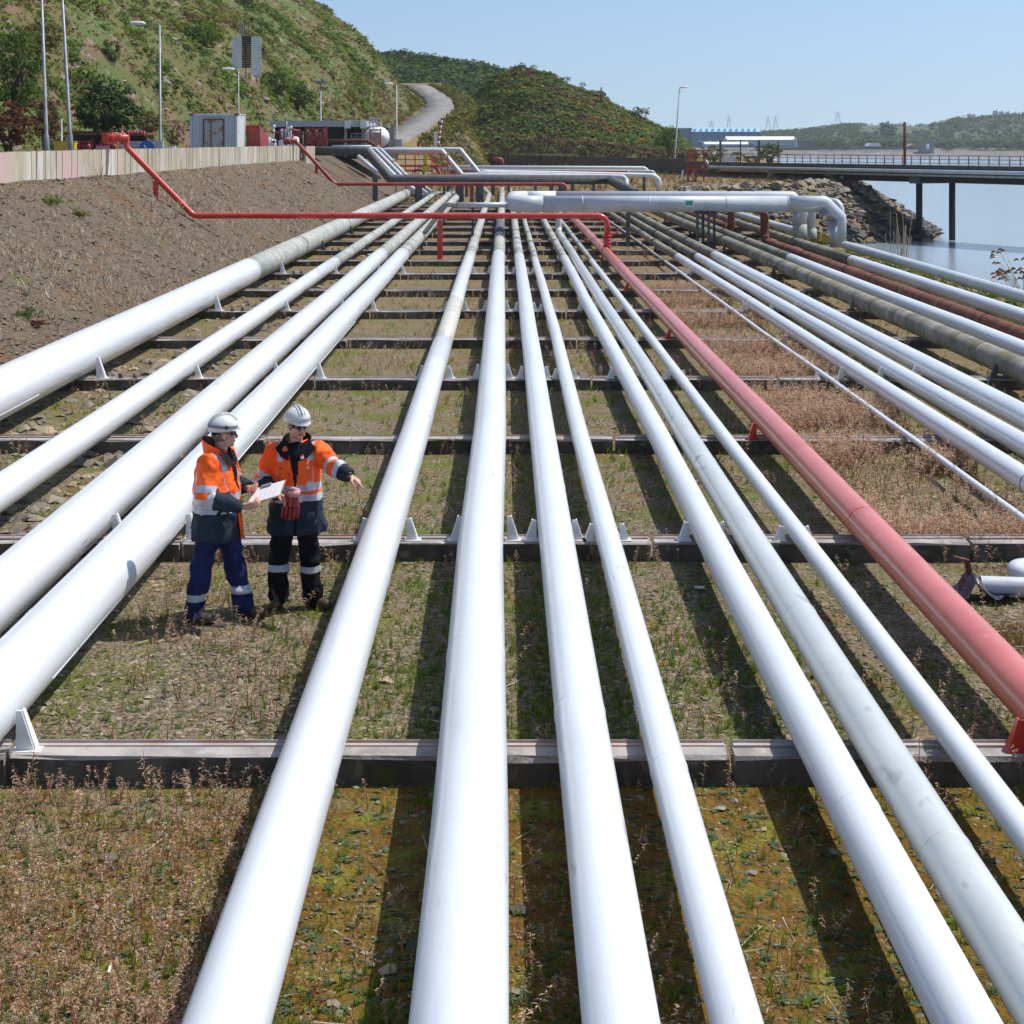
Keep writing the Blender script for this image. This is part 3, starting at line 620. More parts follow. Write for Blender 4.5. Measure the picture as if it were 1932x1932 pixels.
# far pipe rack: dark header, diagonals climbing to the platform, white runs
def run(name, label, pts, rad, mt, Y=None, fr=.5, legs=(), seg=16):
    root = thing(name, label, 'pipe', pts[0], 'far crossing pipes')
    MB().tube(fillet(pts, fr, 3), rad, seg).build('pipe_run', M[mt], root)
    for (x, y, z1, w_) in legs:
        m = MB(); post(m, x, y, float(gz(x, y)) - .2, z1, w_); m.build('leg', M['dark'], root)
    return root
Q = W
run('crossing_pipe', 'dark grey crossing pipe that climbs to the platform at its far left end', [Q(585, 285, 114), Q(692, 285, 113), Q(737, 338, 112), Q(1150, 339, 112), Q(1200, 366, 106)], .33, 'dark', fr=.2, legs=[(Q(790, 340, 112).x, 112, 1.5, .5), (Q(905, 340, 112).x, 112, 1.5, .55), (Q(868, 340, 112).x, 112.3, 1.5, .5), (Q(1060, 340, 112).x, 112, 1.5, .5)], seg=20)
run('crossing_pipe', 'second of the grey pipes slanting down from the platform', [Q(672, 283, 117), Q(697, 283, 117), Q(746, 334, 115), Q(800, 372, 112)], .19, 'galv', fr=.2)
run('crossing_pipe', 'third of the grey pipes slanting down from the platform', [Q(680, 282, 119), Q(708, 282, 119), Q(757, 332, 117), Q(806, 366, 115)], .17, 'galv', fr=.2)
run('crossing_pipe', 'thin grey pipe slanting down beyond the other slanting pipes', [Q(688, 281, 121), Q(717, 281, 121), Q(766, 331, 119), Q(815, 363, 117)], .15, 'galv', fr=.2)
run('crossing_pipe', 'short grey stub pipe slanting down the bank to a dark post', [Q(676, 295, 110), Q(711, 325, 109)], .15, 'galv', legs=[(Q(708, 325, 109).x, 109, 2.1, .35)])
run('crossing_pipe', 'white pipe along the platform edge with a steep drop, nearer of two', [Q(618, 284.5, 123), Q(833, 284.5, 123), Q(872, 331, 122), Q(900, 331, 122), Q(1150, 335, 122), Q(1186, 362, 119)], .21, 'galv', fr=.15, legs=[(Q(930, 340, 122).x, 122, 1.6, .3), (Q(1040, 340, 122).x, 122, 1.6, .3)])
run('crossing_pipe', 'white pipe along the platform edge with a steep drop, farther of two', [Q(690, 282.5, 128), Q(868, 282.5, 128), Q(904, 327, 127), Q(1175, 334, 126), Q(1182, 340, 126), Q(1182, 358, 125)], .20, 'galv', fr=.2)
run('crossing_pipe', 'white crossing pipe ending in a big round elbow near the shore', [Q(905, 323.5, 131), Q(925, 325, 131), Q(1232, 331.5, 127), Q(1243, 338, 127), Q(1243, 360, 127)], .21, 'whiteflat', fr=.6, legs=[(Q(1215, 331, 127).x, 127, 1.6, .2), (Q(1120, 331, 127).x, 127, 1.6, .2)])
run('crossing_pipe', 'long white crossing pipe in front of the dark retaining wall', [Q(790, 315, 142), Q(1215, 317, 142), Q(1223, 323, 142), Q(1223, 334, 142)], .16, 'whiteflat', fr=.4)
run('crossing_pipe', 'grey crossing pipe just below the long white one', [Q(830, 320.5, 138), Q(1230, 323.5, 138), Q(1236, 328, 138), Q(1236, 338, 138)], .13, 'galv', fr=.4)
run('crossing_pipe', 'thin brownish red crossing pipe among the white ones', [Q(850, 325, 134), Q(1185, 324, 134), Q(1192, 330, 134), Q(1192, 345, 134)], .085, 'darkred', fr=.4)
run('crossing_pipe', 'thin pipe rising in a low hump behind the black hall', [Q(620, 266, 122), Q(693, 266, 122), Q(722, 284, 121)], .14, 'rust', fr=.3)
run('crossing_pipe', 'thin grey pipe lying along the platform under the black hall', [Q(627, 276.5, 124), Q(716, 276.5, 124)], .11, 'galv', fr=.3)
run('vent_pipe', 'short dull red gooseneck vent pipe before the retaining wall', [Q(928, 300, 146), Q(944, 300, 146), Q(948, 304, 146), Q(947, 315, 146)], .17, 'darkred', fr=.4)
for px, Y_, wh in ((784, 117, 'by the blunt end of the thickest pipe'), (792, 116.5, 'second from the end of the thickest pipe'), (800, 117, 'third from the end of the thickest pipe'), (838, 118, 'where the slim left pipe turns'), (880, 119, 'behind the pipe pair'), (960, 118, 'over the thick middle pipe'), (1010, 120, 'just left of the red drop'), (1080, 118, 'just right of the red drop'), (1120, 120, 'farthest toward the water')):
    m = MB(); p = Q(px, 350, Y_); post(m, p.x, Y_, -.1, 1.5, .2); m.box((p.x, Y_, 1.5), (.5, .3, .06))
    tag(m.build('rack_post', M['dark']), 'stubby dark rack post at the far end, ' + wh, 'support', 'rack posts under the far crossing pipes')
# ------------------------------------------------ boundary wall on top of the bank
bw = thing('boundary_wall', 'long board marked concrete wall along the top of the earth bank', 'wall', (-14, 70, 3))
y = 36.0; PINK = [(43.2, 45.0), (49.3, 52.1), (56.7, 57.8)]; WHITE = [(45.9, 46.9), (47.2, 48.0), (48.2, 49.3), (55.7, 56.7), (84.5, 86.5)]
while y < 108:
    wd = RNG.uniform(.28, .62) * (1 + (y - 45) * .006); t = np.interp(y, [36, 44, 56, 75, 100], [3.86, 3.92, 3.97, 4.02, 4.10]) + RNG.normal(0, .006)
    yc = y + wd / 2; mt = 'boarded'
    if any(a < yc < b for a, b in PINK): mt = 'boardpink'
    if any(a < yc < b for a, b in WHITE): mt = 'boardwhite'
    m = MB(); xo = RNG.normal(0, .012) + .03 * math.sin(y * .9); m.box((-14.05 + xo, yc, (t + 2.55) / 2), (.22, wd - .014, t - 2.55))
    m.build('panel', M[mt], bw); y += wd
m = MB(); m.box((-14.1, 72, 3.2), (.16, 71.5, 1.3)); m.build('wall_core', M['boarded'], bw)
m = MB(); m.box((-13.6, 110.5, 3.45), (.25, 5, 1.25)); m.build('end_panel', M['boarded'], bw)
m = MB(); m.box((-13.9, 107.9, 3.4), (.12, .12, 1.3)); m.build('dark_post', M['dark'], bw)

# ------------------------------------------------ lamp posts
def lamp(label, px0, Y, ztop, arm=0.0, lean=0.0, rad=.085, head='arm', z0=None, curved=False, name='lamp_post'):
    x = (px0 - 952) / F * Y; zb = float(gz(x, Y)) - .2 if z0 is None else z0
    root = thing(name, label, 'lamp post', (x, Y, zb), 'lamp posts')
    top = Vector((x + lean, Y, ztop)); base = Vector((x, Y, zb))
    m = MB(); m.tube([base, base.lerp(top, .16), base.lerp(top, .165), top], [rad * 1.5, rad * 1.4, rad, rad * .6], 10); m.build('pole', M['silver'], root)
    if arm:
        a = top + Vector((arm, 0, .12)); m = MB()
        pts = fillet([top - Vector((0, 0, .5)), top + Vector((0, 0, .1)), a], .45 if curved else .12, 5); m.tube(pts, rad * .45, 8); m.build('arm', M['silver'], root)
        s = 1 if arm > 0 else -1
        m = MB(); m.tube([a - Vector((.1 * s, 0, 0)), a + Vector((.1 * s, 0, .02)), a + Vector((.75 * s, 0, .03)), a + Vector((.85 * s, 0, .03))], [.05, .12, .1, .04], 10); m.build('lamp_head', M['whiteflat'], root)
    elif head == 'twin':
        m = MB(); m.box(top + Vector((0, 0, .1)), (.85, .4, .22)); m.box(top + Vector((0, 0, .28)), (1.25, .3, .1)); m.build('lamp_head', M['silver'], root)
    return root
lamp('tall grey lamp post rising out of the picture, the leftmost one', 90, 70, 13, lean=-.35, rad=.085, arm=-1.5)
lamp('tall grey lamp post rising out of the picture, second from the left edge', 136, 74, 13.5, lean=-.6, rad=.085, arm=-1.5)
lamp('lamp post with a long arm standing left of the storage container', 303, 92, 11.05, arm=-.9, lean=-.06)
lamp('lamp post with a short arm rising behind the storage container', 450, 112, 9.35, arm=-.35, rad=.06)
lamp('lamp post with a flat twin head behind the low black hall', 605, 165, 10.5, head='twin', rad=.1)
lamp('lamp post with a curved arm at the foot of the access road', 748, 160, 10.2, arm=-.4, curved=True, rad=.11)
lamp('tall leaning lamp post right of the mound', 1271.5, 205, 11.5, arm=.25, lean=.75, rad=.12)
lamp('very short lamp post before the dark bush', 116, 88, 5.6, rad=.07, head=None)

# ------------------------------------------------ storage container
ct = thing('storage_container', 'pale grey storage container with a rusty door, behind the wall', 'container', (-18.3, 100, 3.3))
x0, x1, ya, yb, zb, zt = -19.75, -16.8, 100, 103, 3.5, 6.12
def corrugate(a, b, n, d):
    pts = []
    for i in range(n):
        t0 = a + (b - a) * i / n; w_ = (b - a) / n
        pts += [(t0, 0), (t0 + w_ * .35, 0), (t0 + w_ * .5, d), (t0 + w_ * .85, d)]
    return pts + [(b, 0)]
m = MB(); c = corrugate(x0 + .1, x1 - .08, 12, .05); vs = [(p[0], ya + p[1], z) for z in (zb, zt - .1) for p in c]; n = len(c)
m.add(vs, [(i, i + 1, n + i + 1, n + i) for i in range(n - 1)]); m.build('front_wall', M['container'], ct)
m = MB(); c = corrugate(ya + .06, yb - .06, 12, .04); vs = [(x1 - .05 - p[1] + .04, p[0], z) for z in (zb, zt - .1) for p in c]; n = len(c)
m.add(vs, [(i, i + 1, n + i + 1, n + i) for i in range(n - 1)]); m.build('end_wall', M['containerend'], ct)
m = MB(); m.box(((x0 + x1) / 2, (ya + yb) / 2, zt - .03), (x1 - x0 + .02, yb - ya + .02, .06)); m.build('roof', M['container'], ct)
m = MB(); m.box((x0 + .1, (ya + yb) / 2, (zb + zt) / 2 - .04), (.06, yb - ya, zt - zb - .1)); m.box(((x0 + x1) / 2, yb - .05, (zb + zt) / 2 - .04), (x1 - x0, .06, zt - zb - .1)); m.build('back_wall', M['container'], ct)
for xx in (x0 + .05, x1 - .06):
    for yy in (ya, yb): m = MB(); m.box((xx, yy, (zb + zt) / 2), (.13, .13, zt - zb)); m.build('corner_post', M['container' if yy == ya and xx == x0 + .05 else 'containerend'], ct)
    m = MB(); m.box((xx + .03, ya - .01, zt - .05), (.26, .2, .13)); m.build('corner_casting', M['rusttrim'], ct)
m = MB(); m.box(((x0 + x1) / 2, ya - .01, zt - .1), (x1 - x0, .06, .14)); m.build('top_rail', M['container'], ct)
dx0, dx1, dz = -18.93, -17.68, 5.76
fr = MB(); fr.box((dx0, ya - .03, (dz + zb) / 2), (.07, .08, dz - zb)); fr.box((dx1, ya - .03, (dz + zb) / 2), (.07, .08, dz - zb)); fr.box(((dx0 + dx1) / 2, ya - .03, dz), (dx1 - dx0 + .07, .08, .07)); fr.build('door_frame', M['rusttrim'], ct)
m = MB(); m.box((dx0 + .25, ya - .02, (dz + zb) / 2), (.38, .04, dz - zb - .08)); m.build('door', M['rustdoor'], ct)
m = MB(); m.box((dx0 + .86, ya - .02, (dz + zb) / 2), (.70, .04, dz - zb - .08)); dd = m.build('door', M['rustdoor'], ct)
m = MB(); m.box((dx0 + .47, ya - .05, (dz + zb) / 2), (.05, .04, dz - zb - .1)); m.box((dx0 + .02, ya - .08, 4.75), (.12, .06, .14)); m.build('lock_bar', M['rusttrim'], dd)

# red skip beside it
m = MB(); m.prism([(103.6, 3.4), (106.5, 3.4), (107.2, 4.55), (103.2, 5.45)], -16.78, -15.9, 0)
sk = thing('red_skip', 'open red metal chute box beside the storage container', 'skip', (-16.3, 105, 3.4)); m.build('body', M['darkred'], sk)
m = MB(); m.beam((-16.55, 103.0, 5.42), (-16.55, 107.3, 4.6), .36, .06); m.beam((-16.1, 103.0, 5.42), (-16.1, 107.3, 4.6), .36, .06); m.build('lid', M['red'], sk)
# crash barriers, signs, low rusty shelter, oddments behind the wall
bs = thing('barrier_stack', 'stack of white crash barrier rails behind the wall', 'barrier', (-17.6, 76, 3.5))
for i in range(5):
    zz = 3.62 + i * .145; m = MB(); a, b = Q(221, 280, 76).x, Q(309, 280, 76).x
    m.prism([(75.9, zz), (75.98, zz + .03), (75.9, zz + .055), (75.98, zz + .085), (75.9, zz + .115), (76.02, zz + .115), (76.02, zz)], a, b, 0); m.build('rail', M['whiteflat'], bs)
m = MB(); xx = Q(224, 280, 75.8).x; m.box((xx - .05, 75.8, 3.85), (.08, .06, .75)); m.build('stake', M['yellow'], bs)
p = Q(277, 280, 72); m = MB(); m.tube([p + Vector((0, 0, 0)), p + Vector((0, .03, 0))], .36, 28)
sg = thing('round_sign', 'round blue road sign leaning behind the wall', 'sign', p); m.build('disc', M['blue'], sg)
m = MB(); m.beam(p + Vector((-.13, -.012, .15)), p + Vector((.12, -.012, -.15)), .012, .06); m.add([p + Vector((.17, -.012, -.02)), p + Vector((.20, -.012, -.24)), p + Vector((-.02, -.012, -.22))], [(0, 2, 1)]); m.build('arrow', M['whiteflat'], sg)
p = Q(194, 279, 70); sg = thing('warning_sign', 'small red lettered board behind the wall', 'sign', p)
m = MB(); m.box(p, (.6, .03, .27)); m.build('board', M['signred'], sg)
cu = bpy.data.curves.new('lettering', 'FONT'); cu.body = 'DANGER'; cu.size = .15; cu.align_x = 'CENTER'; cu.align_y = 'CENTER'; cu.extrude = .004
tmp = bpy.data.objects.new('lettering', cu); COL.objects.link(tmp); dg = bpy.context.evaluated_depsgraph_get(); lme = bpy.data.meshes.new_from_object(tmp.evaluated_get(dg)); bpy.data.objects.remove(tmp)
tx = bpy.data.objects.new('lettering', lme); COL.objects.link(tx); lme.materials.clear(); lme.materials.append(M['whiteflat']); tx.location = p + Vector((0, -.022, 0)); tx.rotation_euler = (math.radians(90), 0, 0); setp(tx, sg)
tx.matrix_parent_inverse = Matrix.Translation(-p)
rs = thing('rusty_shelter', 'low dark open shelter with a rusty red roof edge behind the wall', 'shelter', Q(190, 275, 86))
m = MB(); m.box(Q(210, 252.5, 84), (4.2, 3, .14)); m.build('roof', M['rust'], rs)
m = MB(); m.box(Q(208, 270, 86), (4.0, .1, 1.3)); m.build('back_wall', M['black'], rs)
for px in (141, 175, 200, 235, 276): m = MB(); q = Q(px, 265, 82.8); m.box((q.x, q.y, 4.05), (.1, .1, 1.4)); m.build('leg', M['rust'], rs)
for i, px in enumerate((240, 246, 252, 258, 264, 270)): m = MB(); q = Q(px, 250.5 + (i % 2), 82); m.tube([q, q + Vector((.1, 0, 0))], .13, 10); m.build('roller', M['darkred'], rs)
p = Q(125, 277, 80); m = MB(); m.box(p, (1.0, .7, .5)); m.box(p + Vector((0, 0, .27)), (1.06, .76, .04)); tag(m.build('grit_bin', M['yellow']), 'small yellow box behind the wall near the first lamp posts', 'bin')
vm_ = thing('valve_bank', 'row of small red valves on a rail behind the wall at the far left', 'valves', Q(180, 275, 78))
for px in (151, 158, 165, 193, 200, 208, 214):
    m = MB(); q = Q(px, 276, 78); m.tube([q - Vector((0, 0, .3)), q + Vector((0, 0, .22))], .1, 8); m.tube([q + Vector((0, 0, .22)), q + Vector((0, 0, .25))], .17, 10); m.tube([q - Vector((.13, 0, 0)), q + Vector((.13, 0, 0))], .13, 8); m.build('valve', M['darkred'], vm_)
m = MB(); q = Q(180, 280, 78); m.box(q - Vector((0, 0, .1)), (1.9, .2, .1)); m.build('rail', M['dark'], vm_)
p = Q(318, 281, 82); m = MB(); m.box(p, (.8, .4, .18)); m.box(p + Vector((0, 0, .11)), (.7, .36, .04)); tag(m.build('white_slab', M['whiteflat']), 'small white block on the platform left of the container', 'block')

# pump skid with white vessels and red piping
pk = thing('pump_skid', 'cluster of small white vessels with red piping right of the container', 'pumps', Q(520, 270, 125))
for px, rad, top in ((505, .33, 256), (515, .28, 262), (493, .25, 264), (532, .3, 263), (545, .42, 259), (556, .36, 257), (483, .22, 262)):
    q = Q(px, 275, 125 + (px % 3)); zt_ = Q(px, top, q.y).z; m = MB(); m.tube([Vector((q.x, q.y, 3.5)), Vector((q.x, q.y, zt_ - rad * .6)), Vector((q.x, q.y, zt_ - rad * .2)), Vector((q.x, q.y, zt_))], [rad, rad, rad * .75, rad * .15], 14); m.build('vessel', M['whiteflat'], pk)
for px, top in ((485, 240), (517, 238), (545, 242), (549, 240), (470, 254), (532, 246), (539, 247)):
    q = Q(px, 275, 126); zt_ = Q(px, top, 126).z; m = MB(); m.tube([Vector((q.x, q.y, 4.2)), Vector((q.x, q.y, zt_))], .06, 8); m.tube([Vector((q.x, q.y, zt_ - .12)), Vector((q.x, q.y, zt_ + .1))], [.14, .09], 8); m.build('vent', M['whiteflat'], pk)
for a, b, c in (((478, 262), (490, 247), (512, 247)), ((512, 250), (530, 250), (533, 268)), ((470, 268), (500, 268), (560, 266)), ((528, 244), (548, 244), (566, 247))):
    m = MB(); m.tube(fillet([Q(*a, 126), Q(*b, 126), Q(*c, 126)], .2, 3), .07, 8); m.build('red_pipe', M['darkred'], pk)
m = MB(); q = Q(515, 281, 125); m.box(q, (4.2, 1.6, .2)); m.build('base', M['dark'], pk)
# red valve manifold
mf = thing('valve_manifold', 'dense rust red valve manifold at the end of the wall', 'valves', Q(596, 265, 118))
for px in (577, 588, 600, 610, 616):
    for yy in (117, 118.6):
        q = Q(px, 260, yy); m = MB(); m.box((q.x, yy, 4.6), (.1, .1, 1.9)); m.build('upright', M['darkred'], mf)
for py in (243, 250, 257, 264, 271):
    for yy in (117, 118.6):
        a, b = Q(576, py, yy), Q(617, py, yy); m = MB(); m.beam(a, b, .09); m.build('crossbar', M['darkred'], mf)
for i, px in enumerate((580, 584, 591, 596, 604, 607, 613)):
    q = Q(px, 272, 117.8); m = MB(); m.tube([Vector((q.x, q.y, 3.6)), Vector((q.x, q.y, 5.35 - .2 * (i % 3)))], .13, 8)
    zz = 4.3 + .3 * (i % 3); m.tube([Vector((q.x, q.y - .1, zz)), Vector((q.x, q.y + .1, zz))], .22, 10); m.build('riser', M['rust'], mf)
for px, py in ((583, 267), (593, 262), (603, 268), (612, 262)):
    q = Q(px, py, 116.8); m = MB(); m.tube([q, q + Vector((0, .05, 0))], .2, 12); m.build('handwheel', M['darkred'], mf)
m = MB(); m.box(Q(596, 280, 117.5), (1.7, 1.5, .12)); m.build('base', M['dark'], mf)
for px, lab, y1, y0, Y_ in ((540.5, 'slim grey stake before the white pump vessels', 227, 276, 112), (571.5, 'thin dark and white marker stake at the end of the wall', 252, 300, 108)):
    m = MB(); a = Q(px, y0, Y_); b = Q(px, y1, Y_); m.tube([a, b], .055, 8); m.tube([b, b + Vector((0, 0, .12))], .08, 8); tag(m.build('marker_post', M['silver' if px < 550 else 'dark']), lab, 'post')

# low black hall
hl = thing('low_hall', 'low black fronted hall with a long grey roof fascia', 'building', Q(600, 262, 132))
Yh = 132; xa, xb_ = Q(514, 260, Yh).x, Q(735, 260, Yh).x; zr_ = Q(0, 236, Yh).z
m = MB(); m.box(((xa + xb_) / 2, Yh + 4.2, (zr_ + 3.2) / 2 - .2), (xb_ - xa - .3, 8, zr_ - 3.2)); m.build('wall', M['hallwall'], hl)
m = MB(); m.box(((xa + Q(690, 0, Yh).x) / 2, Yh + 3.9, zr_ + .10), (Q(690, 0, Yh).x - xa + .3, 9, .5)); rf = m.build('roof', M['roofgrey'], hl)
for px in (657, 687): m = MB(); m.box((Q(px, 0, Yh).x, Yh - .66, zr_ + .05), (.5, .14, .66)); m.build('roof_cap', M['whiteflat'], rf)
for px in (653, 686, 690): m = MB(); m.box((Q(px, 0, Yh).x, Yh - .35, (zr_ + 3.2) / 2), (.22, .2, zr_ - 3.2)); m.build('column', M['concrete'], hl)
wf = MB(); a, b = Q(662, 252, Yh), Q(683, 262, Yh); 
for (u, v) in ((a.x, b.x),): 
    wf.box(((u + v) / 2, Yh + .16, a.z), (v - u, .1, .1)); wf.box(((u + v) / 2, Yh + .16, b.z), (v - u, .1, .1)); wf.box((u, Yh + .16, (a.z + b.z) / 2), (.1, .1, a.z - b.z)); wf.box((v, Yh + .16, (a.z + b.z) / 2), (.1, .1, a.z - b.z)); wf.box(((u + v) / 2, Yh + .16, (a.z + b.z) / 2), (.08, .1, a.z - b.z))
wo = wf.build('window', M['silver'], hl); m = MB(); m.box(((a.x + b.x) / 2, Yh + .19, (a.z + b.z) / 2), (b.x - a.x, .02, a.z - b.z)); m.build('pane', M['glassdark'], wo)
m = MB(); m.box((Q(672, 0, Yh).x, Yh + .17, 4.2), (1.2, .06, 1.4)); m.build('door', M['dark'], hl)
m = MB(); q = Q(548, 250, Yh); m.box((q.x, Yh + .1, q.z - .1), (1.9, .12, .8)); m.build('red_panel', M['darkred'], hl)
# white tank with ladder cage
tk = thing('white_tank', 'short white round ended tank with a white ladder frame, right of the black hall', 'tank', Q(715, 258, 128))
q = Q(722, 259, 128); m = MB(); m.tube([q + Vector((-.85, 2.2, 0)), q + Vector((-.25, -.2, 0)), q + Vector((.0, -.75, 0)), q + Vector((.1, -1.0, 0))], [.85, .85, .62, .1], 20); m.build('shell', M['whiteflat'], tk)
m = MB(); q = Q(708, 261, 126); 
for px in (698, 718): c = Q(px, 260, 126); m.box((c.x, 126, 4.45), (.1, .1, 2.0))
for py in (245, 275): c = Q(708, py, 126); m.box(c, (.9, .1, .1))
m.build('red_frame', M['red'], tk)
m = MB(); c = Q(708, 262, 126.1); m.box(c, (.72, .06, 1.0)); m.build('panel', M['boarded'], tk)
m = MB()
for px in (697, 704, 711, 719): c = Q(px, 235, 128); m.box((c.x, 128, 5.6), (.08, .08, 1.6))
for py in (223, 231, 239): c = Q(708, py, 128); m.box(c, (1.0, .08, .08))
m.build('ladder_frame', M['whiteflat'], tk)
for nm, lab, cat_, px0, px1, y0, y1, Y_, mt in (('control_cabinet', 'pale blue grey control cabinet at the foot of the access road', 'cabinet', 744, 759, 264, 276, 140, 'container'), ('notice_board', 'tall narrow white notice board beside the access road', 'board', 728, 734, 236, 272, 142, 'whiteflat'), ('marker_block', 'small red and white marker block on the far kerb', 'block', 787, 792, 268, 276, 150, 'darkred')):
    a, b = Q(px0, y1, Y_), Q(px1, y0, Y_); m = MB(); m.box(((a.x + b.x) / 2, Y_, (a.z + b.z) / 2), (b.x - a.x, .25, b.z - a.z)); m.box(((a.x + b.x) / 2, Y_, b.z + .03), (b.x - a.x + .06, .3, .05)); m.box(((a.x + b.x) / 2, Y_ - .14, (a.z + b.z) / 2), ((b.x - a.x) * .7, .03, (b.z - a.z) * .75)); m.box(((a.x + b.x) / 2, Y_, a.z - .5), (.08, .08, 1.0))
    tag(m.build(nm, M[mt]), lab, cat_)
# striped barrier pole
sp_ = thing('striped_pole', 'leaning red and white striped pole before the mound', 'pole', Q(826, 276, 170))
a, b = Q(826.5, 276, 170), Q(834, 222, 170)
for i in range(11):
    m = MB(); m.tube([a.lerp(b, i / 11), a.lerp(b, (i + 1) / 11)], .13, 8); m.build('stripe', M['whiteflat' if i % 2 else 'darkred'], sp_)
m = MB(); c = Q(822, 262, 171); m.box(c + Vector((0, 0, -.5)), (.35, .2, 2.6)); m.build('counterweight_post', M['whiteflat'], sp_)
# red platform with handrails and stair
pf = thing('access_platform', 'small red steel platform with handrails and stair among the far pipes', 'platform', Q(795, 320, 121))
Yp = 120
for px in (747, 765, 783, 800, 815, 845):
    for yy in (Yp, Yp + 2.2): c0, c1 = Q(px, 335, yy), Q(px, 291, yy); m = MB(); m.beam((c0.x, yy, .6), (c0.x, yy, c1.z), .08); m.build('post', M['red'], pf)
for py in (291, 301, 313):
    for yy in (Yp, Yp + 2.2): m = MB(); m.beam(Q(746, py, yy), Q(846, py, yy), .07 if py < 310 else .16); m.build('rail', M['red'], pf)
m = MB(); a, b = Q(750, 322, Yp), Q(816, 322, Yp); m.box(((a.x + b.x) / 2, Yp + 1, a.z), (b.x - a.x, 2.2, .14)); m.build('deck', M['red'], pf)
for s_ in (0, .9): m = MB(); m.beam(Q(818, 312, Yp + s_), Q(840, 342, Yp - .6 + s_), .06, .2); m.build('stringer', M['red'], pf)
for i in range(6): c = Q(818, 312, Yp + .45).lerp(Q(840, 342, Yp - .15), (i + .5) / 6); m = MB(); m.box(c, (.25, .9, .04)); m.build('tread', M['red'], pf)
for s_ in (0, .9): m = MB(); m.beam(Q(800, 290, Yp + s_), Q(848, 330, Yp - .6 + s_), .06); m.build('handrail', M['red'], pf)
m = MB(); c = Q(803, 300, Yp - .3); m.box(c, (.22, .2, 1.0)); m.tube([c - Vector((0, .1, .7)), c - Vector((0, -.1, .7))], .3, 12); m.build('valve', M['yellow'], pf)
m = MB(); c = Q(788, 330, Yp - .5); m.tube([c + Vector((.42 * math.cos(t), 0, .42 * math.sin(t))) for t in np.linspace(0, 2 * math.pi, 17)], .035, 6, cap=False)
for t in (0, 1.05, 2.1): m.beam(c + Vector((.42 * math.cos(t), 0, .42 * math.sin(t))), c - Vector((.42 * math.cos(t), 0, .42 * math.sin(t))), .04)
m.build('handwheel', M['black'], pf)
for px in (855, 880): m = MB(); c = Q(px, 326, 126); m.beam((c.x, 126, .8), (c.x, 126, c.z + .3), .07); m.build('post', M['red'], pf)
m = MB(); m.beam(Q(845, 322, 126), Q(884, 322, 126), .06); m.beam(Q(845, 328, 126), Q(884, 328, 126), .06); m.build('rail', M['red'], pf)

# dark retaining wall with a hand rail, running on as the jetty kerb
WL = [Vector((-7.5, 250, 0)), Vector((3.7, 232, 0)), Vector((18.9, 168, 0)), Vector((21.3, 159, 0))]
rw = thing('retaining_wall', 'long dark retaining wall with a thin rail below the mound', 'wall', (3.7, 232, 1))
for i in range(3):
    a, b = WL[i], WL[i + 1]; n = max(1, int((b - a).length / 6))
    for k in range(n):
        p, q = a.lerp(b, k / n), a.lerp(b, (k + .985) / n)
        z1 = 2.75 - .25 * (i > 1); m = MB(); m.beam(p + Vector((0, 0, (z1 + .6) / 2)), q + Vector((0, 0, (z1 + .6) / 2)), .35, z1 - .6); m.build('panel', M['dark'], rw)
        m = MB(); m.beam(p + Vector((0, 0, z1)), p + Vector((0, 0, z1 + 1.0)), .09); m.build('post', M['dark'], rw)
    for zz in (.5, .95): m = MB(); m.beam(a + Vector((0, 0, 2.7 + zz)), b + Vector((0, 0, 2.7 + zz)), .06); m.build('rail', M['dark'], rw)
for px, Y_, y0, lab in ((1390, 160, 288, 0),):
    pass
# red access cage at the jetty root
cg = thing('access_cage', 'red steel cage stair at the landward end of the jetty', 'platform', Q(1313, 310, 146))
for px in (1298, 1313, 1328):
    for yy in (146, 148.2):
        c = Q(px, 300, yy); m = MB(); m.box((c.x, yy, 2.0), (.13, .13, 3.4)); m.build('post', M['darkred'], cg)
for py in (284, 291, 298, 305, 312, 318):
    for yy in (146, 148.2): m = MB(); m.beam(Q(1297, py, yy), Q(1329, py, yy), .08); m.build('rail', M['darkred'], cg)
m = MB(); a, b = Q(1298, 291, 146.06), Q(1312, 305, 146.06)
for k in range(7): x_ = a.x + (b.x - a.x) * k / 6; m.box((x_, 146.1, 2.6), (.05, .04, 2.1))
m.build('mesh_bars', M['darkred'], cg)
m = MB(); c = Q(1313, 319, 147); m.box(c, (1.7, 2.3, .12)); m.build('deck', M['darkred'], cg)
m = MB(); c = Q(1332, 312, 147); m.tube([c, c + Vector((.2, 0, 0))], .4, 14); m.tube([c + Vector((0, 0, -.5)), c + Vector((0, 0, .5))], .14, 8); m.build('valve', M['silver'], cg)
m = MB(); c = Q(1287, 332, 145); m.beam(c - Vector((.1, 0, .9)), c + Vector((.06, 0, .55)), .16, .05); tag(m.build('white_marker', M['whiteflat']), 'leaning white marker stake beside the red cage', 'post')

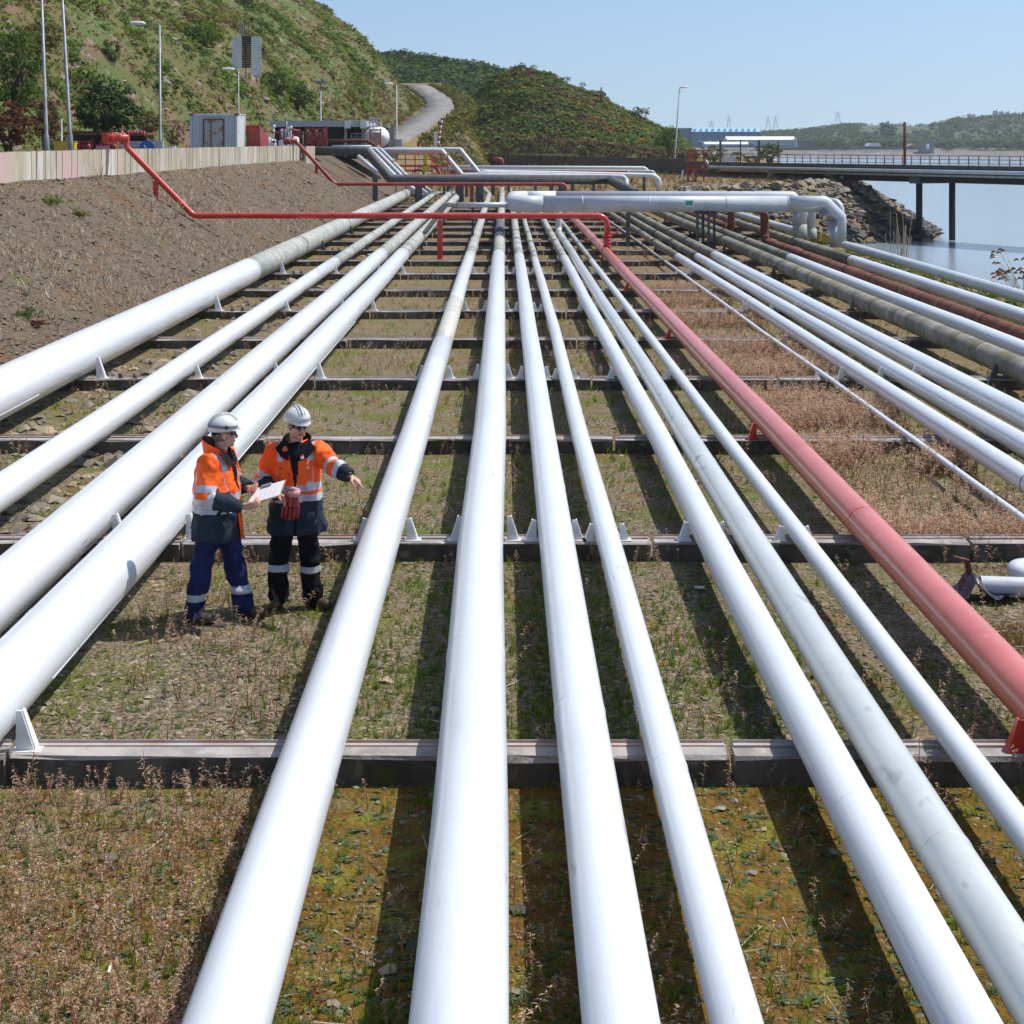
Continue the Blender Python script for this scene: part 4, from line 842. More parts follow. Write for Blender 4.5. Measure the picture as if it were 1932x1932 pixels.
# jetty
jt = thing('jetty', 'long dark jetty on piles reaching out over the water', 'jetty', (30, 145, 2))
J0 = Vector((21.3, 159, 0)); J1 = Vector((49.2, 109, 0)); jd = (J1 - J0).normalized(); jn = Vector((-jd.y, jd.x, 0)); jn = jn if jn.y > 0 else -jn
JL = (J1 - J0).length
def jp(t, off, z): return J0 + jd * t + jn * off + Vector((0, 0, z))
def jbeam(nm, mt, t0, t1, off, z0, z1, w_): m = MB(); m.beam(jp(t0, off, (z0 + z1) / 2), jp(t1, off, (z0 + z1) / 2), w_, z1 - z0); return m.build(nm, M[mt], jt)
jbeam('deck', 'concrete', 0, JL, 2.6, 1.95, 2.22, 5.0)
nk = 10
for k in range(nk): jbeam('kerb', 'dark', JL * k / nk, JL * (k + .992) / nk, 0, 2.14, 2.48, .35)
jbeam('girder', 'black', 8.0, JL, .3, 1.02, 1.75, .4); jbeam('girder', 'black', 8.0, JL, 4.7, 1.02, 1.75, .4)
m = MB(); m.tube([jp(-2, -.35, 1.95), jp(JL, -.35, 1.95)], .16, 12); m.build('pipe_run', M['galv'], jt)
m = MB(); m.tube([jp(0, -.15, 1.62), jp(JL, -.15, 1.62)], .1, 10); m.build('pipe_run', M['weather'], jt)
for t in np.arange(2.5, JL, 1.15): 
    m = MB(); m.beam(jp(t, 4.95, 2.2), jp(t, 4.95, 3.22), .06); m.beam(jp(t - .12, 4.95, 2.7), jp(t + .12, 4.95, 2.7), .05, .05); m.build('rail_post', M['rust'], jt)
for zz in (3.22, 2.9, 2.55): m = MB(); m.beam(jp(2.5, 4.95, zz), jp(JL, 4.95, zz), .05); m.build('rail', M['rust'], jt)
t0 = (Vector((35.3, 135, 0)) - J0).dot(jd)
for off in (.4, 4.2):
    m = MB(); a = jp(t0, off, 1.3); m.tube([a, a + Vector((0, 0, -6.5))], .28, 12); m.build('pile', M['black'], jt)
m = MB(); m.beam(jp(t0, -.3, 1.2), jp(t0, 5.2, 1.2), .9, .6); m.build('pile_cap', M['dark'], jt)
m = MB(); m.beam(jp(8.5, -.2, .9), jp(8.5, 5, .9), .8, 1.6); m.build('abutment', M['concrete'], jt)
p = Q(1707, 296, 140); m = MB(); m.tube([Vector((p.x, 140, 2.2)), Vector((p.x, 140, 6.1))], .13, 8); m.tube([Vector((p.x, 140, 6.1)), Vector((p.x, 140, 6.2))], .09, 8); tag(m.build('mast', M['rust']), 'rusty mast standing up from the jetty', 'mast')
m = MB(); p = Q(1134.5, 180, 270); m.tube([p - Vector((0, 0, 2)), p + Vector((0, 0, 1.4))], .13, 6); m.beam(p + Vector((0, 0, .2)), p + Vector((1.4, 0, -.9)), .08); tag(m.build('timber_post', M['bark']), 'dark timber post on the shoulder of the mound', 'post')
# fence with braces beyond the red cage
fc = thing('site_fence', 'wire fence with braced dark posts right of the red cage', 'fence', Q(1400, 300, 175))
for px in (1359, 1397, 1432, 1468):
    c = Q(px, 300, 172); m = MB(); m.box((c.x, 172, 3.2), (.22 if px in (1359, 1432) else .12, .15, 3.0)); m.build('post', M['dark'], fc)
for py in (276, 283, 291, 298): m = MB(); m.beam(Q(1359, py, 172), Q(1492, py, 172), .05); m.build('wire', M['dark'], fc)
m = MB(); m.beam(Q(1397, 296, 172), Q(1432, 277, 172), .05); m.build('brace', M['dark'], fc)
m = MB(); c = Q(1365, 293, 168); m.box(c + Vector((3.5, 0, -.2)), (2.6, .4, .25)); m.build('bench_slab', M['dark'], fc)
m = MB(); m.box(Q(1376, 302, 168), (1.2, 1, .9)); m.box(Q(1376, 297, 168), (.8, .8, .3)); tag(m.build('white_crate', M['container']), 'small pale crate among the shrubs beyond the red cage', 'crate')

# daymark board on the hill
dm = thing('daymark', 'slatted black and white daymark board on the hillside', 'daymark', (-30, 150, 12))
YD = min(hill_hit(484, 143), hill_hit(440, 128), hill_hit(440, 100)) - .5
def panel(px0, px1, y0, y1, mt, dy=0):
    n = int((y1 - y0) / 3.9)
    for i in range(n):
        a, b = Q(px0, y0 + (y1 - y0) * (i + .5) / n, YD + dy), Q(px1, y0 + (y1 - y0) * (i + .5) / n, YD + dy); m = MB()
        m.box((a + b) / 2, (b.x - a.x, .06, .165)); m.build('slat', M[mt], dm)
panel(438, 456, 69, 129, 'whiteflat'); panel(456.5, 473.5, 68, 128, 'black', .05); panel(474, 493, 69, 143, 'whiteflat')
m = MB()
for px, yb_ in ((446, 150), (464, 150), (484, 155)): a, b = Q(px, 69, YD + .25), Q(px, yb_, YD + .25); m.beam(a, b, .12)
m.beam(Q(457, 70, YD + .3), Q(457, 42, YD + .3), .2); m.build('frame', M['silver'], dm)
m = MB(); c = Q(466, 50, YD + .3); m.box(c + Vector((-.2, 0, 0)), (.06, .06, 1.4)); m.box(c + Vector((.15, 0, -.2)), (.06, .06, 1.2)); m.box(c + Vector((0, 0, .4)), (.7, .06, .06)); m.build('light_bracket', M['dark'], dm)

# scrap pipe with black sheet at the right edge
sc_ = thing('scrap_pipe', 'cut length of grey pipe with an elbow lying on the gravel', 'pipe', (4.6, 14.7, .15))
Ys = 14.45; r_ = .09
a = W(1850, 1082, Ys); a.z = r_ + .01
MB().tube([a, a + Vector((.45, -.06, 0)), a + Vector((1.6, -.2, 0))], r_, 24, cap=False).build('pipe', M['galv'], sc_)
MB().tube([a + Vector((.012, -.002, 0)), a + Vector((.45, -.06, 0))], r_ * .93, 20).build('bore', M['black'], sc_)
MB().tube(fillet([a + Vector((.62, -.06, .02)), a + Vector((.28, .48, .06)), a + Vector((1.7, .42, .02))], .2, 7), .08, 20).build('elbow', M['galv'], sc_)
bsx = thing('black_sheet', 'crumpled black plastic sheet with a rusty bracket at the cut pipe end', 'sheet', a)
n = 22; V = []; 
for j in range(9):
    for i in range(n):
        u, v_ = i / (n - 1), j / 8
        x_ = a.x - .47 + u * .74; y_ = Ys - .26 + v_ * .40
        hump = math.exp(-((x_ - (a.x - .09)) / .075) ** 2) * .2 * (1 - .5 * abs(v_ - .5))
        z_ = .035 + hump * 1.05 + .035 * abs(math.sin(u * 17 + v_ * 5)) * (1 - hump * 3) + .018 * math.sin(v_ * 13 + u * 9)
        V.append((x_, y_ + .03 * math.sin(u * 15), max(z_, .012)))
m = MB(); m.add(V, [(j * n + i, j * n + i + 1, (j + 1) * n + i + 1, (j + 1) * n + i) for j in range(8) for i in range(n - 1)], 0, True)
m.build('sheet', mat('black_plastic', (.022, .026, .04), (.10, .11, .13), scale=16, ramp=(.6, .75), rough=.4), bsx)
m = MB(); q = a + Vector((-.12, -.02, 0)); m.beam(q + Vector((-.13, .0, .27)), q + Vector((.0, 0, .235)), .05, .02); m.beam(q + Vector((-.01, 0, .24)), q + Vector((.03, -.01, .03)), .05, .02); m.build('bracket', M['rust'], bsx)

# ------------------------------------------------ far shore buildings
fb = lambda n, l, c: thing(n, l, c, (0, 1400, 2))
def bbox(root, nm, px0, px1, y0, y1, Y_, d, mt, pitch=0.0):
    a, b = Q(px0, y1, Y_), Q(px1, y0, Y_); m = MB()
    if pitch:
        m.prism([(a.x, a.z), (b.x, a.z), (b.x, b.z), ((a.x + b.x) / 2, b.z + pitch), (a.x, b.z)], Y_, Y_ + d)
    else: m.box(((a.x + b.x) / 2, Y_ + d / 2, (a.z + b.z) / 2), (b.x - a.x, d, b.z - a.z))
    return m.build(nm, mt if not isinstance(mt, str) else M[mt], root)
def slope_roof(root, px0, px1, ytop, ybot, Y_, d, mt):
    a, b = Q(px0, ybot, Y_), Q(px1, ybot, Y_); zt_ = H - (ytop - 275) / F * (Y_ + d); m = MB()
    m.prism([(Y_, a.z), (Y_ + d, zt_), (Y_ + 2 * d, a.z)], a.x, b.x, 0); return m.build('roof', mt if not isinstance(mt, str) else M[mt], root)
BL = mat('warehouse_blue', (.05, .19, .34), rough=.6); BLR = mat('warehouse_roof', (.30, .55, .74), rough=.6); BLD = mat('warehouse_side', (.06, .10, .16), rough=.7); PG = mat('shed_grey', (.46, .54, .60), rough=.7)
wh = fb('warehouse', 'large blue warehouse across the water', 'building')
bbox(wh, 'wall', 1306, 1434, 248.5, 283, 1420, 60, BL); rf = slope_roof(wh, 1305, 1435, 241.0, 248.5, 1419, 14, BLR)
for k in range(11): px = 1312 + k * 11.3; bbox(rf, 'roof_vent', px - 1.8, px + 1.8, 242.6, 247, 1420.6, 6, 'whiteflat')
bbox(wh, 'side_hall', 1262, 1306, 241.5, 283, 1424, 60, BLD)
for k in range(16): px = 1310 + k * 8; bbox(wh, 'rib', px, px + .9, 248.6, 258, 1419.2, .7, BLD)
sd_ = fb('shed', 'long grey shed with a bright white roof across the water', 'building')
bbox(sd_, 'wall', 1395, 1502, 263.8, 284, 1340, 40, PG); slope_roof(sd_, 1372, 1503, 257.3, 263.8, 1338, 12, 'whiteflat'); bbox(sd_, 'gable', 1499.5, 1504, 259, 277, 1338, 3, 'whiteflat')
saw = fb('sawtooth_shed', 'blue grey shed with a sawtooth roof before the large blue warehouse', 'building')
bbox(saw, 'wall', 1280, 1400, 272, 286, 1335, 30, BLD)
for k in range(6):
    px = 1318 + k * 18.0 - (k > 2) * 1; a, b, c = Q(px, 266.5, 1334), Q(px + 18, 273, 1334), Q(px, 273, 1334); m = MB(); m.prism([(a.x, a.z), (c.x, c.z), (b.x, b.z)], 1334, 1360); m.build('roof_tooth', BLD, saw)
    m = MB(); m.beam(a + Vector((0, -.5, .5)), b + Vector((0, -.5, .5)), 1.2, .9); m.build('glazing', M['whiteflat'], saw)
lw = fb('low_shed', 'low shed with a flat white roof at the front of the far works', 'building')
bbox(lw, 'wall', 1331, 1412, 272, 282, 1300, 20, PG); slope_roof(lw, 1330, 1413, 267.6, 272, 1298, 8, 'whiteflat')
cot = fb('brown_house', 'low brown roofed building between shed and trees across the water', 'building')
BR_ = mat('brown_roof', (.20, .16, .14), rough=.8); STN = mat('stone_wall', (.20, .20, .20), rough=.9)
bbox(cot, 'wall', 1511, 1545, 269, 282, 1310, 14, STN); bbox(cot, 'roof', 1510, 1546, 264.5, 269, 1309, 16, BR_)
bh = fb('boathouse', 'pale roofed boathouse on the far sea wall', 'building')
bbox(bh, 'wall', 1640, 1662, 275, 284, 1262, 12, STN); a, b = Q(1638, 276, 1261), Q(1664, 270, 1261); m = MB(); m.prism([(a.x, a.z), (b.x, a.z), (b.x - 3, b.z), (a.x + 2, b.z)], 1261, 1276); m.build('roof', M['whiteflat'], bh)
tw = fb('sea_tower', 'square grey stone tower at the end of the far sea wall', 'tower')
bbox(tw, 'wall', 1739, 1762, 268.5, 297, 1232, 10, STN); bbox(tw, 'parapet', 1738, 1763, 267, 269.5, 1231.5, 11, STN); bbox(tw, 'door', 1748, 1753.5, 271.5, 281, 1231, 1, 'whiteflat')
sh2 = fb('long_house', 'long low house with a pink roof beside the far stone tower', 'building')
bbox(sh2, 'wall', 1715, 1736, 275.5, 284, 1258, 8, STN); a, b = Q(1713, 276, 1257), Q(1737, 270.5, 1257); m = MB(); m.prism([(a.x, a.z), (b.x, a.z), (b.x - 5, b.z), (a.x + 4, b.z)], 1257, 1267); m.build('roof', mat('pink_roof', (.40, .30, .28), rough=.8), sh2)
swl = fb('sea_wall', 'long grey sea wall along the far shore', 'wall')
bbox(swl, 'wall', 1440, 1738, 279, 287, 1250, 3, mat('sea_wall_stone', (.10, .10, .10), rough=.9))
a, b = Q(1545, 296, 1225), Q(1738, 285, 1246); m = MB(); m.add([(Q(1545, 0, 1228).x, 1224, -4.2), (b.x, 1224, -4.2), (b.x, 1249.8, 1.2), (Q(1545, 0, 1249).x, 1249.8, 1.2)], [(0, 1, 2, 3)]); m.build('stone_apron', mat('apron', (.13, .135, .14), (.08, .08, .09), scale=.25, rough=.9, ramp=(.45, .55)), swl)
HW = mat('house_white', (.62, .62, .60), rough=.7); HR = mat('house_roof', (.13, .14, .17), rough=.8)
for i, (px, py, w_, Y_, lab) in enumerate(((1838, 216, 7, 1640, 'white gabled house on the far hill, left of the hilltop row'), (1830, 214, 5, 1660, 'smaller white house beside a gabled one on the far hill'), (1880, 209, 8, 1700, 'grey house in the hilltop row, with a wide roof'), (1891, 210, 7, 1700, 'pale house in the hilltop row, second along'), (1903, 211, 7, 1690, 'pale house in the hilltop row, third along'), (1916, 213, 8, 1690, 'pale house at the right end of the hilltop row'),
        (1610, 238, 6, 1560, 'small white cottage amid the far woods'), (1630, 240, 9, 1550, 'long pale terrace amid the far woods'), (1651, 240, 7, 1550, 'pale terrace end amid the far woods'), (1745, 246, 6, 1500, 'lone house with a pale roof above the far stone tower'), (1921, 246, 7, 1500, 'cream house low on the far hill at the right edge'), (1776, 276, 8, 1255, 'small brown roofed shed on the far beach'), (1884, 250, 3, 1500, 'tiny white gable showing among the far trees'), (1556, 236, 5, 1600, 'small pale farmhouse on the far skyline slope'))):
    Y_ = min(np.arange(1240, 1960, 10), key=lambda Y: abs(float(Q(px, py + 3, Y).z) - float(fz(Q(px, py + 3, Y).x, Y))))
    hs = thing('house', lab, 'house', Q(px, py, Y_), 'houses across the water'); s_ = Y_ / F
    c = Q(px, py, Y_); ww = w_ * s_ * .75; hh = ww * .38
    m = MB(); c.z -= 2.2; m.box(c + Vector((0, 4, hh / 2 - 3)), (ww, 8, hh + 6)); m.build('wall', HW, hs)
    m = MB(); m.prism([(Y_ - .5, c.z + hh), (Y_ + 8.5, c.z + hh), (Y_ + 4, c.z + hh + ww * .32)], c.x - ww * .53, c.x + ww * .53, 0); rf = m.build('roof', HR, hs)
    m = MB(); m.box(c + Vector((ww * .35, 4, hh + ww * .3)), (.9, .9, 2.4)); m.build('chimney', STN, rf)
    for k in (-.25, .2): m = MB(); m.box(c + Vector((ww * k, -.06, hh * .45)), (ww * .16, .1, hh * .3)); m.build('window', M['glassdark'], hs)
for i, (px, py, hgt, wh_) in enumerate(((1342, 227, 14, 'leftmost, above the blue warehouse'), (1375, 217, 26, 'tallest above the blue warehouse'), (1449, 219, 20, 'left of a pair past the blue warehouse'), (1463, 218, 22, 'right of a pair past the blue warehouse'), (1581, 210, 15, 'lone one above the far wooded ridge'))):
    Y_ = 2400; t = Q(px, py, Y_); zb_ = 4.1 + (275 - py - hgt - 8) * .8; m = MB(); w_ = 4.2
    for sx in (-1, 1):
        for sy in (-1, 1): m.beam((t.x + sx * w_, Y_ + sy * w_, zb_), (t.x, Y_, t.z), .26)
    for f in (.25, .45, .62):
        zz = zb_ + (t.z - zb_) * f; q = w_ * (1 - f); m.beam((t.x - q, Y_, zz), (t.x + q, Y_, zz), .2); m.beam((t.x - q, Y_, zz), (t.x + q * .7, Y_, zz + (t.z - zb_) * .18), .18)
    py_ = thing('pylon', 'thin lattice pylon on the skyline, ' + wh_, 'pylon', (t.x, Y_, zb_), 'pylons on the far skyline'); m.build('tower', M['silver'], py_)
    for f, aw in ((.95, 4.5), (.82, 6), (.69, 5)):
        m = MB(); zz = zb_ + (t.z - zb_) * f; m.beam((t.x - aw, Y_, zz), (t.x + aw, Y_, zz), .24); m.build('crossarm', M['silver'], py_)
# ------------------------------------------------ plant, stone and leaf templates
def T_rock(seed, flat=.6):
    r = np.random.default_rng(seed)
    V = np.array([(1, 0, 0), (-1, 0, 0), (0, 1, 0), (0, -1, 0), (0, 0, 1), (0, 0, -1), (.6, .6, .5), (-.6, .5, .5), (-.5, -.7, .4), (.6, -.6, .45)], float)
    V = V * r.uniform(.7, 1.25, V.shape); V[:, 2] *= flat
    bm = bmesh.new()
    for v in V: bm.verts.new(v)
    bmesh.ops.convex_hull(bm, input=bm.verts[:]); bmesh.ops.triangulate(bm, faces=bm.faces[:])
    bm.verts.ensure_lookup_table(); vs = [v for v in bm.verts if v.link_faces]; ix = {v: i for i, v in enumerate(vs)}
    out = (np.array([v.co[:] for v in vs]), np.array([[ix[v] for v in f.verts] for f in bm.faces]), None); bm.free()
    return out[0], out[1], np.zeros(len(out[1]), int)
def T_chip(seed):
    r = np.random.default_rng(seed); V = np.array([(1, 0, 0), (0, 1, .1), (-1, 0, 0), (0, -1, .1), (.1, 0, .55), (0, 0, -.4)]) * r.uniform(.65, 1.3, (6, 3))
    T = np.array([(0, 1, 4), (1, 2, 4), (2, 3, 4), (3, 0, 4), (1, 0, 5), (2, 1, 5), (3, 2, 5), (0, 3, 5)]); return V, T, np.zeros(8, int)
CHIPS = [T_chip(i) for i in range(10)]
ROCKS = [T_rock(i, .35 + .12 * (i % 4)) for i in range(8)]
def tri_tpl(parts):
    V = []; T = []; Mm = []
    for vs, mi in parts:
        o = len(V); V += list(vs)
        for k in range(1, len(vs) - 1): T.append((o, o + k, o + k + 1)); Mm.append(mi)
    return np.array(V, float), np.array(T), np.array(Mm)
def leaf(p, d, L, w, droop=0.0):
    p = np.array(p, float); d = np.array(d, float); d /= np.linalg.norm(d) + 1e-9
    s = np.cross(d, (0, 0, 1.0)); s = s / (np.linalg.norm(s) + 1e-9) * w
    return [p, p + d * L * .5 + s, p + d * L - np.array((0, 0, droop)), p + d * L * .5 - s]
def T_weed(seed, curls=9, stem=0, head=1, h=1.0):
    r = np.random.default_rng(seed); P = []
    bend = r.normal(0, .10, 2); w = .012
    def at(t): return np.array((bend[0] * t * t, bend[1] * t * t, h * t))
    for a in (0, 1.6):
        dx = np.array((math.cos(a), math.sin(a), 0)) * w
        P.append(([at(0) - dx, at(0) + dx, at(.55) + dx * .8, at(.55) - dx * .8], stem)); P.append(([at(.55) - dx * .8, at(.55) + dx * .8, at(1) + dx * .3], stem))
    for i in range(curls):
        t = r.uniform(.35, 1.0); a = r.uniform(0, 6.28); L = r.uniform(.06, .17) * (1.25 - t * .5)
        lf = leaf(at(t), (math.cos(a), math.sin(a), r.uniform(-.3, .9)), L, r.uniform(.010, .022), r.uniform(0, .05)); P.append(([lf[0], lf[1] * .9 + lf[3] * .1, lf[2]], head))
    for i in range(3):
        t = r.uniform(.05, .4); a = r.uniform(0, 6.28)
        P.append((leaf(at(t), (math.cos(a), math.sin(a), .3), .14, .02, .03), 2))
    return tri_tpl(P)
WEEDS = [T_weed(i, 24 + i % 5) for i in range(8)]
def T_tuft(seed, n=8):
    r = np.random.default_rng(seed); P = []
    for i in range(n):
        a = r.uniform(0, 6.28); o = r.normal(0, .12, 2); L = r.uniform(.5, 1.0); ln = r.uniform(.1, .6); s = np.array((-math.sin(a), math.cos(a), 0)) * .045
        b = np.array((o[0], o[1], 0)); t = b + np.array((math.cos(a) * ln * L, math.sin(a) * ln * L, L))
        P.append(([b - s, b + s, t], 0 if r.random() < .6 else 1))
    return tri_tpl(P)
TUFTS = [T_tuft(i) for i in range(6)]
def T_rosette(seed):
    r = np.random.default_rng(seed); P = []
    for i in range(9):
        a = i * .7 + r.normal(0, .15); P.append((leaf((0, 0, .04), (math.cos(a), math.sin(a), r.uniform(.05, .5)), r.uniform(.7, 1.1), .16, .15), 0))
    return tri_tpl(P)
ROS = [T_rosette(i) for i in range(4)]
def T_clump(seed, n=14, s=.34):
    r = np.random.default_rng(seed); P = []
    for i in range(n):
        d = r.normal(0, 1, 3); d /= np.linalg.norm(d); d[2] = abs(d[2]) * .9 + .02; p = d * r.uniform(.55, 1.0)
        u = r.normal(0, 1, 3); u -= d * (u @ d) * .6; u /= np.linalg.norm(u); v = np.cross(u, d); k = s * r.uniform(.6, 1.25)
        P.append(([p + u * k, p + v * k * .7, p - u * k * .8, p - v * k * .6], 0))
    return tri_tpl(P)
CLUMP = [T_clump(i) for i in range(8)]; CLUMPS = [T_clump(20 + i, 7, .5) for i in range(6)]
PIPEXS = np.array([(p[1], p[2]) for p in PIPES])
def clear_of_pipes(x, m=.05): return np.min(np.abs(x[:, None] - PIPEXS[None, :, 0]) - PIPEXS[None, :, 1], 1) > m
def off_beam(y, m=.0):
    k = (y - 10.19) / 5.485; f = (k - np.floor(k)) * 5.485
    return (f > .23 + m) & (f < 5.485 - m)
def ground_pts(n, xa, xb, ya, yb, rng, clear=None, dens=None):
    """points spread evenly over the picture of the ground"""
    yp = rng.uniform(12300 / yb, 12300 / ya, n * 3); y = 12300 / yp
    x = rng.uniform(np.maximum(xa, -.36 * y), np.minimum(xb, .38 * y)); ok = off_beam(y)
    if clear is not None: ok &= clear_of_pipes(x, clear)
    if dens is not None: ok &= rng.random(len(x)) < dens(x, y)
    x, y = x[ok][:n], y[ok][:n]
    return np.stack([x, y, gz(x, y)], -1)

r5 = np.random.default_rng(55)
# gravel and stones between the pipes
p = ground_pts(40000, -8.2, 13, 6.5, 26, r5, dens=lambda x, y: np.where(y < 10.2, .16, .9) * (.55 + .45 * sst(fn(x, y, 1.6, 61), -.5, .4)))
sc = r5.lognormal(-4.2, .34, len(p)) * np.where(p[:, 1] < 10.2, .62, 1); V, T, mi = scatter(CHIPS, p + np.array((0, 0, .002)), np.stack([sc * r5.uniform(.9, 1.6, len(p)), sc, sc * .7], -1), r5)
npmesh('gravel', V, T, [M['gravel']], kind='stuff', label='loose grey brown gravel lying between the pipes')
p = ground_pts(700, -8.2, 13, 6.8, 45, r5); sc = r5.lognormal(-3.65, .38, len(p))
V, T, mi = scatter(ROCKS, p, sc, r5); npmesh('stones', V, T, [M['rock']], kind='stuff', label='scattered larger stones on the gravel between pipes')
# rubble under the left pipes
def leftrub(x, y): return ((x < -3.9) & (y > 12)).astype(float)
p = ground_pts(2600, -8.3, -3.8, 12, 60, r5, dens=lambda x, y: .4 + .6 * sst(fn(x, y, .7, 63), -.1, .4)); sc = r5.lognormal(-2.6, .45, len(p))
V, T, mi = scatter(ROCKS, p, sc, r5); npmesh('rubble', V, T, [M['rock']], kind='stuff', label='rough rubble under the pipes on the left')

# dry weeds: dense where the photograph has them
def wd_dens(x, y):
    n = sst(fn(x, y, 1.1, 64), -.35, .35) * .8 + .2
    d = np.full(x.shape, .05)
    d = np.where((y < 10.1) & (x < -1.05), 1.3, d)
    d = np.where((y > 10.3) & (y < 15.7) & (x < -1.4), .20, d)
    d = np.where((y > 15.7) & (y < 27) & (x < -1.4), .22, d)
    d = np.where((y > 15.6) & (x > 3.75) & (x < 5.9), .6, d)
    d = np.where((y > 14.8) & (x > 5.9) & (x < 8.4), .3, d)
    d = np.where((y > 27) & (x > -3.2) & (x < 8), 1.25, d); d = np.where((y > 17) & (y <= 27) & (x > -1.2) & (x < 3.3), .12, d)
    d = np.where((y > 27) & (x < -3.2), .25, d)
    d = np.where((y > 12) & (x > 8.4), .45, d)
    return d * n
p = ground_pts(22000, -8.3, 13, 6.9, 60, r5, clear=.02, dens=wd_dens)
hgt = r5.uniform(.08, .27, len(p)) * np.where(p[:, 1] < 10.2, .8, 1.0); hgt = np.where(r5.random(len(p)) < .03, hgt * 1.5, hgt)
q_ = ground_pts(5200, 3.78, 5.85, 15.9, 46, r5, dens=lambda x, y: .08 + .92 * sst(fn(x, y, 1.0, 69) + .4 * fn(x, y, 2.6, 70), -.25, .25)); p = np.concatenate([p, q_]); hgt = np.concatenate([hgt, r5.uniform(.12, .30, len(q_))])
tall = (p[:, 1] > 14.8) & (p[:, 0] > 3.7); hgt = np.where(tall, hgt * 1.25, hgt)
pink = r5.random(len(p)) < .28
for sel, hm, nm, lb in ((~pink, M['fluff'], 'dry_weeds', 'dry tan willowherb stalks growing between the pipes'), (pink, M['fluffp'], 'pink_weeds', 'dry pinkish red seed stalks growing between the pipes')):
    V, T, mi = scatter(WEEDS, p[sel], np.stack([hgt[sel] * 1.25, hgt[sel] * 1.25, hgt[sel]], -1), r5, .22)
    npmesh(nm, V, T, [M['redstem'], hm, M['dryleaf']], mi, kind='stuff', label=lb)
# weeds growing against the front faces of the beams
xx = r5.uniform(-7.5, 12, 420); kk = r5.integers(0, 7, 420); yy = np.array(BY)[kk] - r5.uniform(.03, .3, 420)
ok = clear_of_pipes(xx, .04) & (np.abs(xx) < .36 * yy) & ((xx < -1.2) | (xx > 1.2) | (r5.random(420) < .35)); pp = np.stack([xx, yy, np.zeros(420)], -1)[ok]; hh = r5.uniform(.16, .38, len(pp))
V, T, mi = scatter(WEEDS, pp, np.stack([hh * 1.1, hh * 1.1, hh], -1), r5, .15); npmesh('beam_weeds', V, T, [M['redstem'], M['fluff'], M['greenleaf']], mi, kind='stuff', label='thin weeds standing against the concrete beams')
# green tufts, rosettes and lime sprigs
def gr_dens(x, y):
    d = .2 + .8 * sst(fn(x, y, .55, 65), .0, .5); return np.where((y < 10.2) & (x > -1.2), d * .5, d)
p = ground_pts(13000, -8.3, 13.9, 6.9, 75, r5, dens=gr_dens); sc = r5.uniform(.03, .10, len(p)) * (1 + .5 * (p[:, 1] > 20))
V, T, mi = scatter(TUFTS, p, sc, r5, .2); npmesh('grass', V, T, [M['sprig'], M['greenleaf']], mi, kind='stuff', label='short green and yellow tufts of grass between the pipes')
p = ground_pts(1900, -6, 6, 6.9, 17, r5, dens=lambda x, y: np.where(y < 10.1, 1, .45)); sc = r5.uniform(.018, .055, len(p))
V, T, mi = scatter(ROS, p + np.array((0, 0, .004)), np.stack([sc, sc, sc * .8], -1), r5, .1); npmesh('rosette_weeds', V, T, [M['rosette']], mi, kind='stuff', label='small grey green rosette weeds on the moss')
p = ground_pts(700, -6, 8, 7, 20, r5); sc = r5.uniform(.02, .045, len(p))
V, T, mi = scatter(ROS, p, sc, r5, .3); npmesh('lime_sprigs', V, T, [M['sprig']], mi, kind='stuff', label='bright lime green sprigs on moss and gravel')
# red sedum carpet at the right edge and orange moss mats
p = ground_pts(5200, 3.7, 8, 11.2, 15.5, r5, dens=lambda x, y: sst(fn(x, y, 1.5, 66), -.2, .4) * (x > 3.95)); sc = r5.uniform(.015, .035, len(p))
V, T, mi = scatter(TUFTS, p, np.stack([sc * 1.6, sc * 1.6, sc], -1), r5, .3); npmesh('red_sedum', V, T, [M['dryleaf'], mat('red_sedum', (.26, .085, .04), rough=.8, island=.35)], mi, kind='stuff', label='low rust red ground cover on the gravel at the right')
p = ground_pts(5200, -4, 4.6, 7, 30, r5, dens=lambda x, y: sst(fn(x, y, 1.9, 67), .05, .45) * np.where(y < 10.2, .5, 1)); sc = r5.uniform(.012, .03, len(p))
V, T, mi = scatter(TUFTS, p, np.stack([sc * 1.6, sc * 1.6, sc * .8], -1), r5, .3); npmesh('ground_cover', V, T, [M['dryleaf'], M['sprig']], mi, kind='stuff', label='thin russet and green ground cover on the gravel')
# small litter: twigs
p = ground_pts(420, -8, 9, 7, 24, r5); tw_ = tri_tpl([([(-1, -.02, .01), (1, -.02, .03), (1, .02, .03), (-1, .02, .01)], 0), ([(0, -.02, .05), (1, -.02, .03), (-1, .02, .01)], 0)])
V, T, mi = scatter([tw_], p + np.array((0, 0, .015)), r5.uniform(.03, .14, len(p)), r5, .1); npmesh('twigs', V, T, [M['twig']], mi, kind='stuff', label='dry pale twigs and straw on the ground')
p = np.array([W(1320, 1113, 14.6), W(205, 1812, 8.05)]); 
for q, lb, sx, sy in ((W(1320, 1113, 14.65), 'small pale flake of litter on the shaded gravel', .09, .035), (W(207, 1840, 7.86), 'tiny white litter strip among the dry weeds', .012, .045)):
    m = MB(); q.z = .03; m.box(q, (sx, sy, .008), M=Matrix.Rotation(.3, 3, 'X')); tag(m.build('litter', M['whiteflat']), lb, 'litter')

